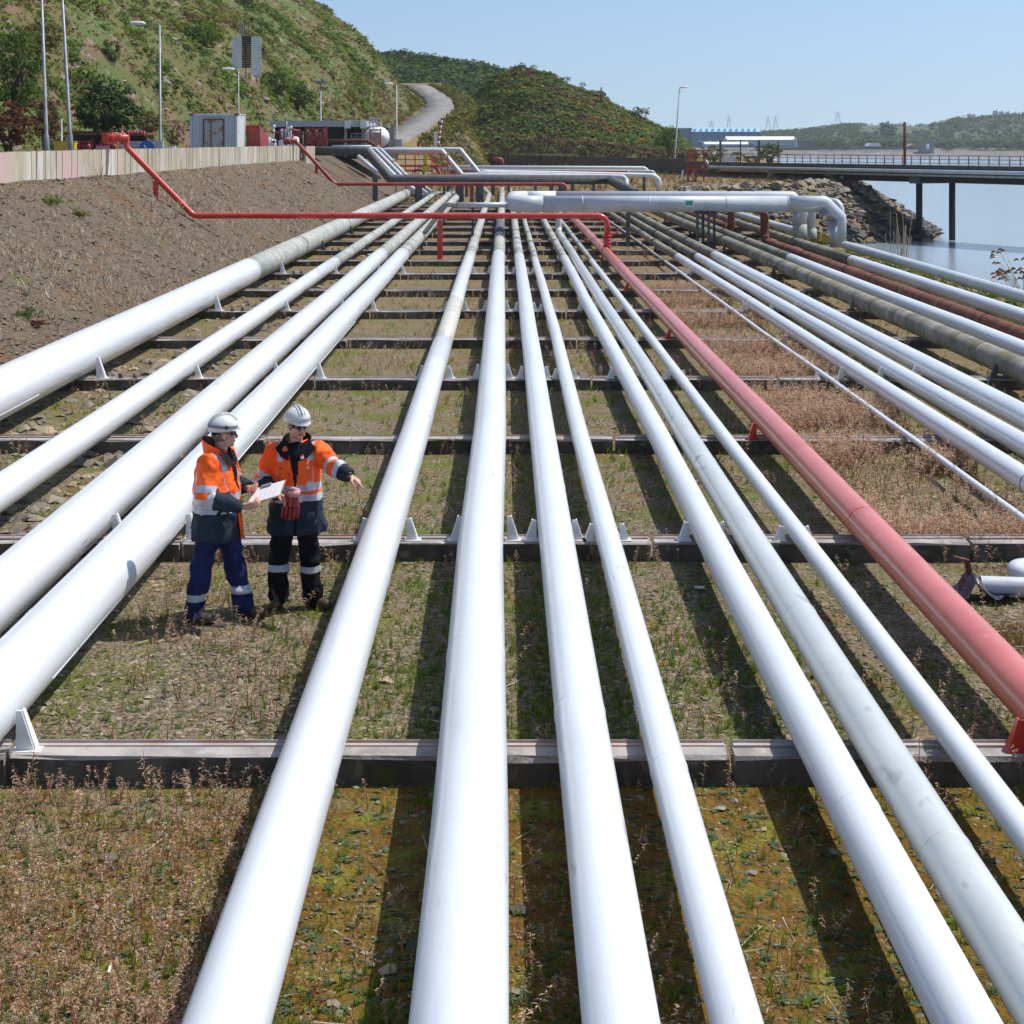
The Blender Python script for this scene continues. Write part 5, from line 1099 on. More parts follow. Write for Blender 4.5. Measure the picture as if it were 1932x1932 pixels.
# bank: stones, dry grass, dead twigs, small green plants
n = 20000; yb = 12300 / r5.uniform(12300 / 112, 12300 / 22, n); xb_ = r5.uniform(-13.85, -8.3, n); pb = np.stack([xb_, yb, gz(xb_, yb)], -1); ok = np.abs(xb_) < .34 * yb + 1; pb = pb[ok]
sc = r5.lognormal(-3.55, .42, len(pb)) * (.7 + pb[:, 1] / 90); V, T, mi = scatter(CHIPS, pb, np.stack([sc * 1.3, sc, sc * .8], -1), r5); npmesh('bank_stones', V, T, [M['bankstone']], kind='stuff', label='loose brown and grey stones on the earth bank')
n = 15000; yb = 12300 / r5.uniform(12300 / 110, 12300 / 22, n); xb_ = r5.uniform(-13.7, -8.4, n); ok = (r5.random(n) < .15 + .85 * sst(fn(xb_, yb * .6, .8, 71), .0, .4)) & (np.abs(xb_) < .34 * yb + 1); pb = np.stack([xb_, yb, gz(xb_, yb)], -1)[ok]
sc = r5.uniform(.06, .19, len(pb)) * (.8 + pb[:, 1] / 110); V, T, mi = scatter(TUFTS, pb, sc, r5, .3); npmesh('bank_grass', V, T, [M['twig'], M['fluff']], mi, kind='stuff', label='dry straw coloured grass on the earth bank')
for k, (px, py, Y_, s_, mt, lb, ct_) in enumerate(((46, 597, 29, .34, 'f_green', 'small dark green shrub low on the earth bank', 'shrub'), (95, 384, 52, .3, 'f_lime', 'tiny bright green plant high on the earth bank', 'plant'), (150, 410, 50, .26, 'f_olive', 'tiny olive plant in the middle of the earth bank', 'plant'), (70, 615, 28.6, .25, 'f_red', 'small russet shrub beside the dark green one on the bank', 'shrub'))):
    # find where the line of sight meets the bank
    best = min(np.arange(20, 110, .25), key=lambda Y: abs(W(px, py, Y).z - float(gz(W(px, py, Y).x, Y)))); c = W(px, py, best); s_ *= best / 40
    q = r5.normal(0, .45, (26, 3)) * s_; q[:, 2] = np.abs(q[:, 2]) * .5; q += np.array(c)
    V, T, mi = scatter(CLUMP, q, np.full(26, s_ * .34), r5); tag(npmesh('shrub', V, T, [M[mt]], mi, kind='thing'), lb, ct_)  # the lime and olive ones are tiny plants, not shrubs; loose leaf clumps
for k, (px, py, wh_) in enumerate(((190, 245 + 95, 'highest one left of the red leg'), (110, 385, 'near a tiny green plant'), (300, 430, 'just below the bright red crossover'), (330, 415, 'touching the bright red crossover'), (285, 400, 'below the red leg on the bank'), (50, 560, 'lowest one above the dark shrub'))):
    pxx, pyy = px / 1, py / 1
    px2, py2 = (500 * 0 + px) , py
    best = min(np.arange(24, 100, .25), key=lambda Y: abs(W(px2, py2, Y).z - float(gz(W(px2, py2, Y).x, Y)))); c = W(px2, py2, best); L = best * .012
    m = MB(); rr_ = random.Random(k)
    for b in range(6):
        a = rr_.uniform(0, 6.28); t = rr_.uniform(.2, .9); p1 = c + Vector((math.cos(a) * t, math.sin(a) * t, 1.1)) * L * rr_.uniform(.6, 1.2); m.tube([c, c.lerp(p1, .5) + Vector((0, 0, L * .15)), p1], [.012, .009, .003], 4)
    tag(m.build('dead_twigs', M['twig']), 'bare pale dead branch on the earth bank, ' + wh_, 'branch', 'dead branches on the earth bank')

# shore: moss strip, willowherb, rock armour
n = 2600; ys_ = r5.uniform(20, 62, n); xs_ = np.where(r5.random(n) < .6, r5.uniform(11.6, 12.75, n), r5.uniform(13.0, 14.4, n)); pb = np.stack([xs_, ys_, gz(xs_, ys_)], -1)
V, T, mi = scatter(CLUMPS, pb, r5.uniform(.06, .16, n), r5, .1); npmesh('shore_moss', V, T, [M['f_lime']], mi, kind='stuff', label='bright green moss and low plants between the outer pipes')
n = 900; ys_ = r5.uniform(66, 120, n); xs_ = r5.uniform(12.0, 14.3, n); pb = np.stack([xs_, ys_, gz(xs_, ys_)], -1)
V, T, mi = scatter(CLUMPS, pb, r5.uniform(.12, .3, n), r5, .1); npmesh('shore_moss', V, T, [M['f_olive']], mi, kind='stuff', label='dull green plants on the bank top past the crossover')
wp = thing('willowherb', 'tall seeding willowherb against the water at the right edge', 'plant', (14.0, 43, 0)); rr_ = random.Random(5)
base = W(1926, 556, 43)
for k in range(17):
    tip = W(rr_.uniform(1886, 1945), rr_.uniform(466, 520), 43 + rr_.uniform(-.4, .4)); b0 = base + Vector((rr_.uniform(-.25, .25), 0, -.4)); m = MB()
    m.tube([b0, b0.lerp(tip, .5) + Vector((.03, 0, .1)), tip], [.012, .009, .005], 4); m.build('stem', M['twig'], wp)
    m = MB()
    for c in range(4 if k % 3 == 0 else 2):
        q = tip + Vector((rr_.uniform(-.16, .05), rr_.uniform(-.1, .1), rr_.uniform(-.15, .05))); m.tube([q, q + Vector((-.07, 0, .03)), q + Vector((-.14, 0, -.03))], [.012, .03, .008], 5)
    m.build('seed_head', M['dryleaf' if k % 4 else 'f_olive'], wp)
m = MB()
for k in range(30):
    b0 = W(1690 + rr_.uniform(-12, 25), 500 + rr_.uniform(-6, 10), 60); m.tube([b0 - Vector((0, 0, .8)), b0 + Vector((rr_.uniform(-.4, .5), 0, rr_.uniform(.5, 2.2)))], [.015, .004], 4)
tag(m.build('dry_reeds', M['twig']), 'thin bare stalks on the shore edge before the rocks', 'plant')

# rock armour on the spit under the jetty
rv = thing('rock_armour', 'tumbled boulder slope at the tip of land under the jetty', 'rocks', (27, 138, 0))
cand = []; r6 = np.random.default_rng(66)
n = 9000; X_ = r6.uniform(12, 46, n); Y_ = r6.uniform(116, 160, n); D_ = sdist(X_, Y_); ok = (D_ > -2.2) & (D_ < 8.6) & ((Y_ < 150) | (X_ > 30)) & (X_ > 14.2); X_, Y_, D_ = X_[ok], Y_[ok], D_[ok]
S_ = r6.uniform(.20, .46, len(X_)) * np.where(r6.random(len(X_)) < .15, 1.4, 1); Z_ = gz(X_, Y_) + S_ * .1; score = S_ / Y_ * np.where((952 + X_ / Y_ * F > 1560) | (D_ < 2), 1.6, 1); od = np.argsort(-score)
me_ = []
for mt in ('rock', 'wetrock'):
    for t in range(6):
        Vv, Tt, _ = ROCKS[t]; me = bpy.data.meshes.new('rock'); me.from_pydata([tuple(v) for v in Vv], [], [tuple(f) for f in Tt]); me.materials.append(M[mt]); me_.append(me)
for i in od[:290]:
    o = bpy.data.objects.new('rock', me_[(6 if Z_[i] < -1.8 + .5 * math.sin(X_[i]) else 0) + int(r6.integers(0, 6))]); COL.objects.link(o); o.parent = rv
    o.location = Vector((X_[i], Y_[i], Z_[i])) - rv.location; o.rotation_euler = (r6.normal(0, .35), r6.normal(0, .35), r6.uniform(0, 6.28)); o.scale = (S_[i] * 1.25, S_[i], S_[i] * 1.1)
rest = od[290:2900]
for sel, mt in ((Z_[rest] >= -1.8, 'rock'), (Z_[rest] < -1.8, 'wetrock')):
    ii = rest[sel]; V, T, mi = scatter(ROCKS, np.stack([X_[ii], Y_[ii], Z_[ii]], -1), S_[ii] * .9, r6, .3); npmesh('small_rocks', V, T, [M[mt]], mi, parent=rv, kind='stuff')

# ------------------------------------------------ vegetation on the hills
r7 = np.random.default_rng(77)
HM = [M[k] for k in ('f_olive', 'f_green', 'f_brown', 'f_lime', 'f_dark', 'f_gorse', 'f_heather', 'f_red')]
def cover(name, label, x, y, zf, size, pal, rng, tpl=CLUMP, dz=-.1):
    z = zf(x, y) + dz * size; n1 = fn(x, y, .16, 81) + .6 * fn(x, y, .5, 82) + rng.normal(0, .32, len(x)); q = np.quantile(n1, np.linspace(0, 1, len(pal) + 1)[1:-1]); idx = np.array(pal)[np.digitize(n1, q)]
    which = rng.integers(0, len(tpl), len(x)); V, T, mi = scatter(tpl, np.stack([x, y, z], -1), np.stack([size * 1.15, size * 1.15, size * .8], -1), rng, .1, which)
    order = np.concatenate([np.where(which == t)[0] for t in range(len(tpl))]); reps = np.concatenate([np.full((which == t).sum(), len(tpl[t][1])) for t in range(len(tpl))])
    return npmesh(name, V, T, HM, np.repeat(idx[order], reps), kind='stuff', label=label)
n = 90000; y = 1 / r7.uniform(1 / 340, 1 / 62, n) ; t = r7.uniform(-.5, 62, n) ** 1.0; x = np.interp(y, HB_Y, HB_X) - t
px = 952 + x / y * F; py = 275 - (hz(x, y) - H) / y * F; ok = (px > -60) & (py > -60); gap = sst(fn(x, y, .10, 83) + .5 * fn(x, y, .3, 84), -.75, .15); ok &= r7.random(n) < .5 + .5 * gap
x, y = x[ok][:50000], y[ok][:50000]; size = np.clip(r7.lognormal(-1.35, .42, len(x)), .10, .8) * (.5 + y / 400)
cover('hill_scrub', 'low green, olive and brown scrub covering the hillside', x, y, hz, size, [2, 0, 0, 3, 1, 0, 3, 2], r7, tpl=CLUMPS)
n = 900; y = 1 / r7.uniform(1 / 330, 1 / 75, n); x = np.interp(y, HB_Y, HB_X) - r7.uniform(0, 40, n); ok = fn(x, y, .1, 83) < -.1; x, y = x[ok], y[ok]
V, T, mi = scatter(ROCKS, np.stack([x, y, hz(x, y)], -1), r7.lognormal(-1.2, .4, len(x)), r7); npmesh('scree', V, T, [M['gravel']], mi, kind='stuff', label='pale scree stones showing through the hillside scrub')
# bushy patches on the hill
n = 260; y = 1 / r7.uniform(1 / 320, 1 / 90, n); x = np.interp(y, HB_Y, HB_X) - r7.uniform(1, 45, n); cx = np.repeat(x, 16) + r7.normal(0, 1.1, n * 16); cy = np.repeat(y, 16) + r7.normal(0, 1.1, n * 16); size = r7.uniform(.35, .8, n * 16) * (.6 + cy / 350)
cover('hill_bushes', 'rounded gorse and bramble bushes dotted over the hillside', cx, cy, lambda a, b: hz(a, b) + .35, size, [1, 1, 3, 3, 0], r7)
x = r7.uniform(-14, 30, 13000); y = 246 + 34 * r7.random(13000) ** .8; ok = mz(x, y) > 2.6; x, y = x[ok], y[ok]
low = r7.random(len(x)) < sst(y, 246, 254) * .9 + .12; x, y = x[low], y[low]
cover('mound_scrub', 'dense heather, gorse and bracken covering the mound', x, y, mz, np.clip(r7.lognormal(-.6, .4, len(x)), .25, 1.3), [4, 0, 1, 3, 0, 1, 3, 0, 1, 0, 6, 0], r7)
x = r7.uniform(0, 28, 150); y = r7.uniform(250, 276, 150); ok = mz(x, y) > 4; cover('gorse_flowers', 'patches of orange yellow gorse flower on the mound', x[ok], y[ok], mz, r7.uniform(.4, .8, ok.sum()), [5, 5, 6], r7, dz=.35)
x = r7.uniform(-12, 30, 1400); y = r7.uniform(245.5, 249, 1400); ok = (mz(x, y) > 2.2) & (r7.random(1400) < .6); cover('bracken', 'brown dead bracken along the foot of the mound', x[ok], y[ok], mz, r7.uniform(.3, .7, ok.sum()), [2, 2, 2, 0], r7)
x = r7.uniform(-72, 26, 6500); y = r7.uniform(338, 470, 6500); cover('woodland', 'dense dark green woodland on the ridge behind the road', x, y, rz_, r7.uniform(1.0, 2.6, 6500), [4, 4, 1, 4, 1, 4], r7, dz=.3)
# scrub on the verge between road and mound and under the hill
n = 1500; t = r7.random(n); i0 = (t * (len(fine) - 1)).astype(int); fx = np.array([f.x for f in fine])[i0]; fy = np.array([f.y for f in fine])[i0]; fzv = np.array([f.z for f in fine])[i0]
side = np.where(r7.random(n) < .65, 1, -1); off = 3.0 + r7.random(n) * 2.6; x = fx + side * off; ok = fy > 190
V, T, mi = scatter(CLUMP, np.stack([x, fy, fzv - .4], -1)[ok], r7.uniform(.4, 1.0, ok.sum()), r7); npmesh('verge_scrub', V, T, [M['f_olive']], mi, kind='stuff', label='olive scrub along both verges of the access road')
# grass between far pipes and jetty
n = 5200; x = r7.uniform(-8, 33, n); y = r7.uniform(95, 200, n); ok = (sdist(x, y) < -.5) & (np.abs(gz(x, y) - .7) < 1.2); x, y = x[ok], y[ok]
V, T, mi = scatter(TUFTS, np.stack([x, y, gz(x, y)], -1), r7.uniform(.2, .5, len(x)), r7, .3); npmesh('rough_grass', V, T, [M['dryleaf'], M['f_olive']], mi, kind='stuff', label='rough brownish grass before the jetty')

n = 3200; x = r7.uniform(-12, 10, n); y = r7.uniform(188, 262, n); rx_ = np.interp(y, [f.y for f in fine], [f.x for f in fine]); z_ = gz(x, y); ok = (x > rx_ + 2.7) & (z_ > 1.2); x, y = x[ok], y[ok]
cover('slope_scrub', 'green and brown scrub on the slope between road and retaining wall', x, y, gz, r7.uniform(.3, .9, len(x)), [0, 1, 2, 4, 1, 0], r7)
n = 1600; x = r7.uniform(-20, -9, n); y = r7.uniform(150, 235, n); rx_ = np.interp(y, [f.y for f in fine], [f.x for f in fine]); ok = x < rx_ - 2.6; x, y = x[ok], y[ok]
cover('slope_scrub', 'brown dead bracken on the bank between hill and road', x, y, lambda a, b: np.maximum(gz(a, b), hz(a, b)), r7.uniform(.25, .6, len(x)), [2, 2, 0, 7], r7)
# individual bushes and trees
def bush(name, label, px, py, Y_, wpx, hpx, mt, n=120, cat_='bush', zf=None, mt2=None, leafk=.30, trunk=True, group=None):
    rng = np.random.default_rng((px * 31 + py * 7) % 9999 + 1)
    if zf is not None: Y_ = hill_hit(px, py + hpx * .42, zf)
    s_ = Y_ / F; c = W(px, py, Y_); w_, h_ = wpx * s_ / 2, hpx * s_ / 2
    d = rng.normal(0, 1, (n, 3)); d /= np.linalg.norm(d, axis=1)[:, None]; rad = rng.uniform(.35, 1, n) ** .5 * (1 + .18 * np.sin(3 * np.arctan2(d[:, 1], d[:, 0]) + px) + .12 * np.sin(5 * d[:, 2] + py))
    q = d * rad[:, None] * np.array((w_, w_ * .8, h_)) * .86 + np.array(c); q[:, 2] = np.maximum(q[:, 2], c.z - h_)
    V, T, mi = scatter(CLUMP, q, rng.uniform(.5, 1.15, n) * leafk * min(w_, h_ * 1.3), rng)
    if mt2: mi = np.repeat((rng.random(len(T) // 14 + 1) < .3).astype(int), 14)[:len(T)]
    root = thing(name, label, cat_, (c.x, Y_, c.z - h_), group)
    npmesh('crown', V, T, [M[mt]] + ([M[mt2]] if mt2 else []), mi, parent=root)
    if trunk:
        m = MB(); b = Vector((c.x, Y_, c.z - h_ - .8))
        for k in range(3): m.tube([b, b.lerp(c, .6) + Vector((rng.normal(0, .1), 0, 0)) * w_, c + Vector((rng.normal(0, .4) * w_, rng.normal(0, .3) * w_, h_ * .4))], [.09 * w_, .06 * w_, .02 * w_], 6)
        m.build('trunk', M['bark'], root)
    return root
bush('bush', 'big dark green bush behind the first lamp posts', 196, 210, 104, 135, 120, 'f_dark', 420, mt2='f_green', leafk=.17)
bush('tree', 'bushy green tree at the left edge above russet shrubs', 30, 125, 92, 130, 170, 'f_green', 420, 'tree', mt2='f_lime', leafk=.16)
bush('bush', 'russet brown shrub mass at the left edge under the green tree', 20, 240, 84, 110, 95, 'f_red', 300, mt2='f_brown', leafk=.17)
bush('bush', 'dark russet bush between the first two lamp posts', 85, 225, 88, 70, 95, 'f_red', 200, mt2='f_dark', leafk=.2)
bush('bush', 'yellowish bush above the russet shrubs beside the first lamp post', 70, 75, 112, 100, 75, 'f_olive', 240, mt2='f_brown', leafk=.18, zf=hz)
bush('bush', 'bright green gorse bush high on the hillside left of the daymark', 382, 66, 215, 95, 46, 'f_lime', 220, mt2='f_green', leafk=.26, zf=hz)
bush('bush', 'small dark conical bush in the middle of the hillside', 211, 98, 150, 42, 46, 'f_dark', 110, mt2='f_green', leafk=.24, zf=hz)
bush('bush', 'green bush just below and right of the daymark', 520, 160, 175, 70, 48, 'f_green', 160, mt2='f_olive', leafk=.25, zf=hz)
bush('bush', 'dark green thicket on the hillside above the black hall', 560, 185, 185, 66, 52, 'f_green', 160, mt2='f_dark', leafk=.25, zf=hz)
bush('bush', 'greyish purple thorn bush left of the storage container', 325, 250, 108, 44, 60, 'f_brown', 140, mt2='f_heather', leafk=.2, zf=hz)
bush('bush', 'olive bush at the hill foot behind the container', 280, 235, 116, 70, 56, 'f_olive', 160, mt2='f_brown', leafk=.2, zf=hz)
bush('bush', 'dark bush at the left foot of the mound by the road', 800, 240, 243, 34, 34, 'f_dark', 90, mt2='f_green', leafk=.25)
bush('bush', 'wind shaped bush on the right shoulder of the mound', 1207, 213, 268, 40, 24, 'f_dark', 90, mt2='f_green', leafk=.25)
bush('bush', 'bright green bush at the right foot of the mound', 1262, 262, 225, 60, 46, 'f_green', 150, mt2='f_lime', leafk=.22)
bush('bush', 'olive shrub behind the red cage', 1345, 290, 190, 62, 36, 'f_olive', 120, mt2='f_green', leafk=.22)
bush('bush', 'yellow green shrub left of the white crate', 1390, 296, 182, 30, 26, 'f_lime', 70, mt2='f_olive', leafk=.28)
bush('bush', 'broad green shrub at the fence end where the jetty begins', 1452, 288, 176, 60, 40, 'f_green', 140, mt2='f_olive', leafk=.2)
bush('bush', 'low yellow brown shrub at the start of the jetty rail', 1418, 303, 172, 34, 22, 'f_brown', 70, mt2='f_olive', leafk=.28)
for i, (px, py, w_, h_) in enumerate(((985, 124, 20, 12), (1008, 126, 16, 9), (1068, 150, 20, 14), (1100, 160, 14, 10))):
    bush('heather_bush', 'dark scrubby bush on the crest of the mound, ' + ('at the very top', 'just right of the top', 'half way down the right shoulder', 'near the timber post')[i], px, py, 274, w_, h_, 'f_dark', 40, 'bush', mt2='f_heather', leafk=.3, trunk=False, group='bushes on the crest of the mound')

# far woods across the water
n = 7500; x = r7.uniform(150, 1000, n); y = np.where(r7.random(n) < .42, r7.uniform(1250, 1380, n), r7.uniform(1285, 1950, n)); px = 952 + x / y * F; ok = (px > 1425) & (px < 2080); field = (np.abs(px - 1690) < 70) & (y > 1560) & (y < 1900); ok &= ~(field & (r7.random(n) < .93)); ok &= (px > 1512) | (y > 1430); ok &= ~((np.abs(px - 1528) < 22) & (y < 1330)) & ~((np.abs(px - 1690) < 80) & (y < 1285))
x, y = x[ok], y[ok]; sz = r7.uniform(3.6, 7.0, len(x)) * np.where(y > 1650, .8, 1.0)
cover('far_woodland', 'hazy woods covering the far hills across the water', x, y, fz, sz, [4, 4, 1, 4, 1, 4], r7, tpl=CLUMP, dz=.35)
bush('tree', 'large dark rounded tree on the far hill left of the mast', 1673, 247, 1500, 34, 36, 'f_dark', 60, 'tree', leafk=.4)
# ------------------------------------------------ the two workers
SK = mat('skin', (.62, .35, .255), (.55, .28, .20), scale=14, rough=.5); LIP = mat('lips', (.36, .13, .10), rough=.5)
HIV = mat('hivis_orange', (1.0, .145, .017), (1.0, .115, .013), scale=6, rough=.65, bump=.5, bscale=22, spec=.25)
REFL = mat('reflective_tape', (.52, .55, .60), (.44, .46, .50), scale=30, rough=.35, bump=.15, bscale=60)
NAVY = mat('navy_cloth', (.018, .027, .042), (.026, .037, .052), scale=5, rough=.7, bump=.5, bscale=18, spec=.15)
BLK = mat('black_fleece', (.012, .012, .014), rough=.9, spec=.15)
BLUT = mat('blue_trousers', (.012, .017, .075), (.02, .027, .10), scale=6, rough=.8, bump=.7, bscale=16, spec=.2)
BLKT = mat('black_trousers', (.008, .008, .011), (.014, .014, .018), scale=6, rough=.85, bump=.7, bscale=16, spec=.15)
BOOT = mat('boot_leather', (.085, .052, .028), (.05, .032, .02), scale=12, rough=.6); HATM = mat('hard_hat_white', (.68, .68, .66), (.58, .57, .53), scale=9, ramp=(.55, .75), rough=.3)
GLS = mat('sunglass_lens', (.012, .01, .012), rough=.08); HAIR = mat('grey_hair', (.17, .15, .13), (.10, .09, .08), scale=60, rough=.9); STRAP = mat('grey_strap', (.20, .20, .21), rough=.7)

def remesh(mb, voxel, smooth=3, fac=.5):
    me = mb.mesh('tmp'); o = bpy.data.objects.new('tmp', me); COL.objects.link(o)
    r = o.modifiers.new('r', 'REMESH'); r.mode = 'VOXEL'; r.voxel_size = voxel
    if smooth: s = o.modifiers.new('s', 'SMOOTH'); s.iterations = smooth; s.factor = fac
    dg = bpy.context.evaluated_depsgraph_get(); out = bpy.data.meshes.new_from_object(o.evaluated_get(dg))
    bpy.data.objects.remove(o); bpy.data.meshes.remove(me); return out
def arr(me):
    V = np.empty(len(me.vertices) * 3, np.float32); me.vertices.foreach_get('co', V); return V.reshape(-1, 3).astype(float)
def put(me, V): me.vertices.foreach_set('co', np.ascontiguousarray(V, np.float32).ravel()); me.update()
def fcent(me):
    C = np.empty(len(me.polygons) * 3, np.float32); me.polygons.foreach_get('center', C); return C.reshape(-1, 3)
def wrinkle(me, amp, sc=(7, 7, 4.5), seed=0):
    N = np.empty(len(me.vertices) * 3, np.float32); me.vertex_normals.foreach_get('vector', N); N = N.reshape(-1, 3); V = arr(me)
    d = np.array([1 - 2 * abs(mnoise.noise(Vector((p[0] * sc[0] + seed, p[1] * sc[1], p[2] * sc[2] + p[0] * 2)))) + .5 * mnoise.noise(Vector((p[0] * 17 + seed, p[1] * 17, p[2] * 12))) for p in V]) - .45
    put(me, V + N * (d * amp)[:, None])
def xf(me, Mx):
    V = arr(me); A = np.array(Mx); put(me, V @ A[:3, :3].T + A[:3, 3])
def shade(me): me.polygons.foreach_set('use_smooth', np.ones(len(me.polygons), bool)); me.update()
def ell(mb, c, r, seg=16, rings=10, Mx=None):
    o = len(mb.v); mb.sphere((0, 0, 0), 1, seg, rings, scale=r)
    for i in range(o, len(mb.v)):
        p = Vector(mb.v[i]) + Vector(c); mb.v[i] = tuple(Mx @ p if Mx is not None else p)
def loft(mb, rings, seg=28, p=2.4):
    """rings of (z, cx, cy, rx, ry) joined into a closed tube"""
    vs = []
    for z, cx, cy, rx, ry in rings:
        for k in range(seg):
            a = 2 * math.pi * k / seg; c, s = math.cos(a), math.sin(a)
            vs.append((cx + rx * abs(c) ** (2 / p) * (1 if c > 0 else -1), cy + ry * abs(s) ** (2 / p) * (1 if s > 0 else -1), z))
    n = len(rings); fs = [(i * seg + k, i * seg + (k + 1) % seg, (i + 1) * seg + (k + 1) % seg, (i + 1) * seg + k) for i in range(n - 1) for k in range(seg)]
    mb.add(vs, fs + [tuple(range(seg))[::-1], tuple(range((n - 1) * seg, n * seg))], 0, True)
def hand(mb, wrist, d, nrm, side, curls, thumb=.5, spread=.10, sc=1.0, point=None):
    """palm with four unequal fingers and a thumb leaving the side of the palm; nrm is where the palm faces"""
    d = Vector(d).normalized(); nrm = Vector(nrm); nrm = (nrm - d * nrm.dot(d)).normalized(); s = d.cross(nrm).normalized() * side   # towards the thumb
    w = Vector(wrist); L = [.074, .080, .076, .062]
    for i, off in enumerate((.030, .011, -.009, -.027)):
        k = w + d * (.088 - .006 * abs(i - 1)) * sc + s * off * sc; mb.tube([w + s * off * .55 - d * .01, w + s * off * .8 + d * .045 * sc, k], [.016 * sc, .0155 * sc, .0125 * sc], 8)
        dd = (d + s * spread * (1.2 - i * .8) * .6).normalized(); p = k; pts = [p]; rr = [.0108 * sc]; c = curls[i]; ax = None
        for j, f in enumerate((.48, .30, .24)):
            ang = c * (1.0, 1.25, .9)[j]; ax = dd.cross(nrm).normalized(); Rm = Matrix.Rotation(ang, 3, ax); dd = (Rm @ dd).normalized()
            if dd.dot(nrm) < -0.2 and j == 0: dd = (Matrix.Rotation(-2 * ang, 3, ax) @ dd).normalized()
            nrm_l = nrm; p = p + dd * L[i] * f * sc * 1.02; pts.append(p); rr.append((.0098, .0088, .0066)[j] * sc)
        mb.tube(pts, rr, 8); mb.sphere(pts[-1], .0066 * sc, 8, 6)
    b = w + d * .028 * sc + s * .026 * sc; t1 = b + (d * .55 + s * (1 - thumb * .6) + nrm * .45).normalized() * .040 * sc; t2 = t1 + (d * .85 + s * (.35 - thumb * .8) + nrm * (.35 + thumb * .3)).normalized() * .032 * sc; t3 = t2 + (d * .9 + s * (.1 - thumb * .9) + nrm * .4).normalized() * .024 * sc
    mb.tube([w + s * .012, b, t1, t2, t3], [.016 * sc, .0165 * sc, .0125 * sc, .0108 * sc, .007 * sc], 8); mb.sphere(t3, .007 * sc, 8, 6)

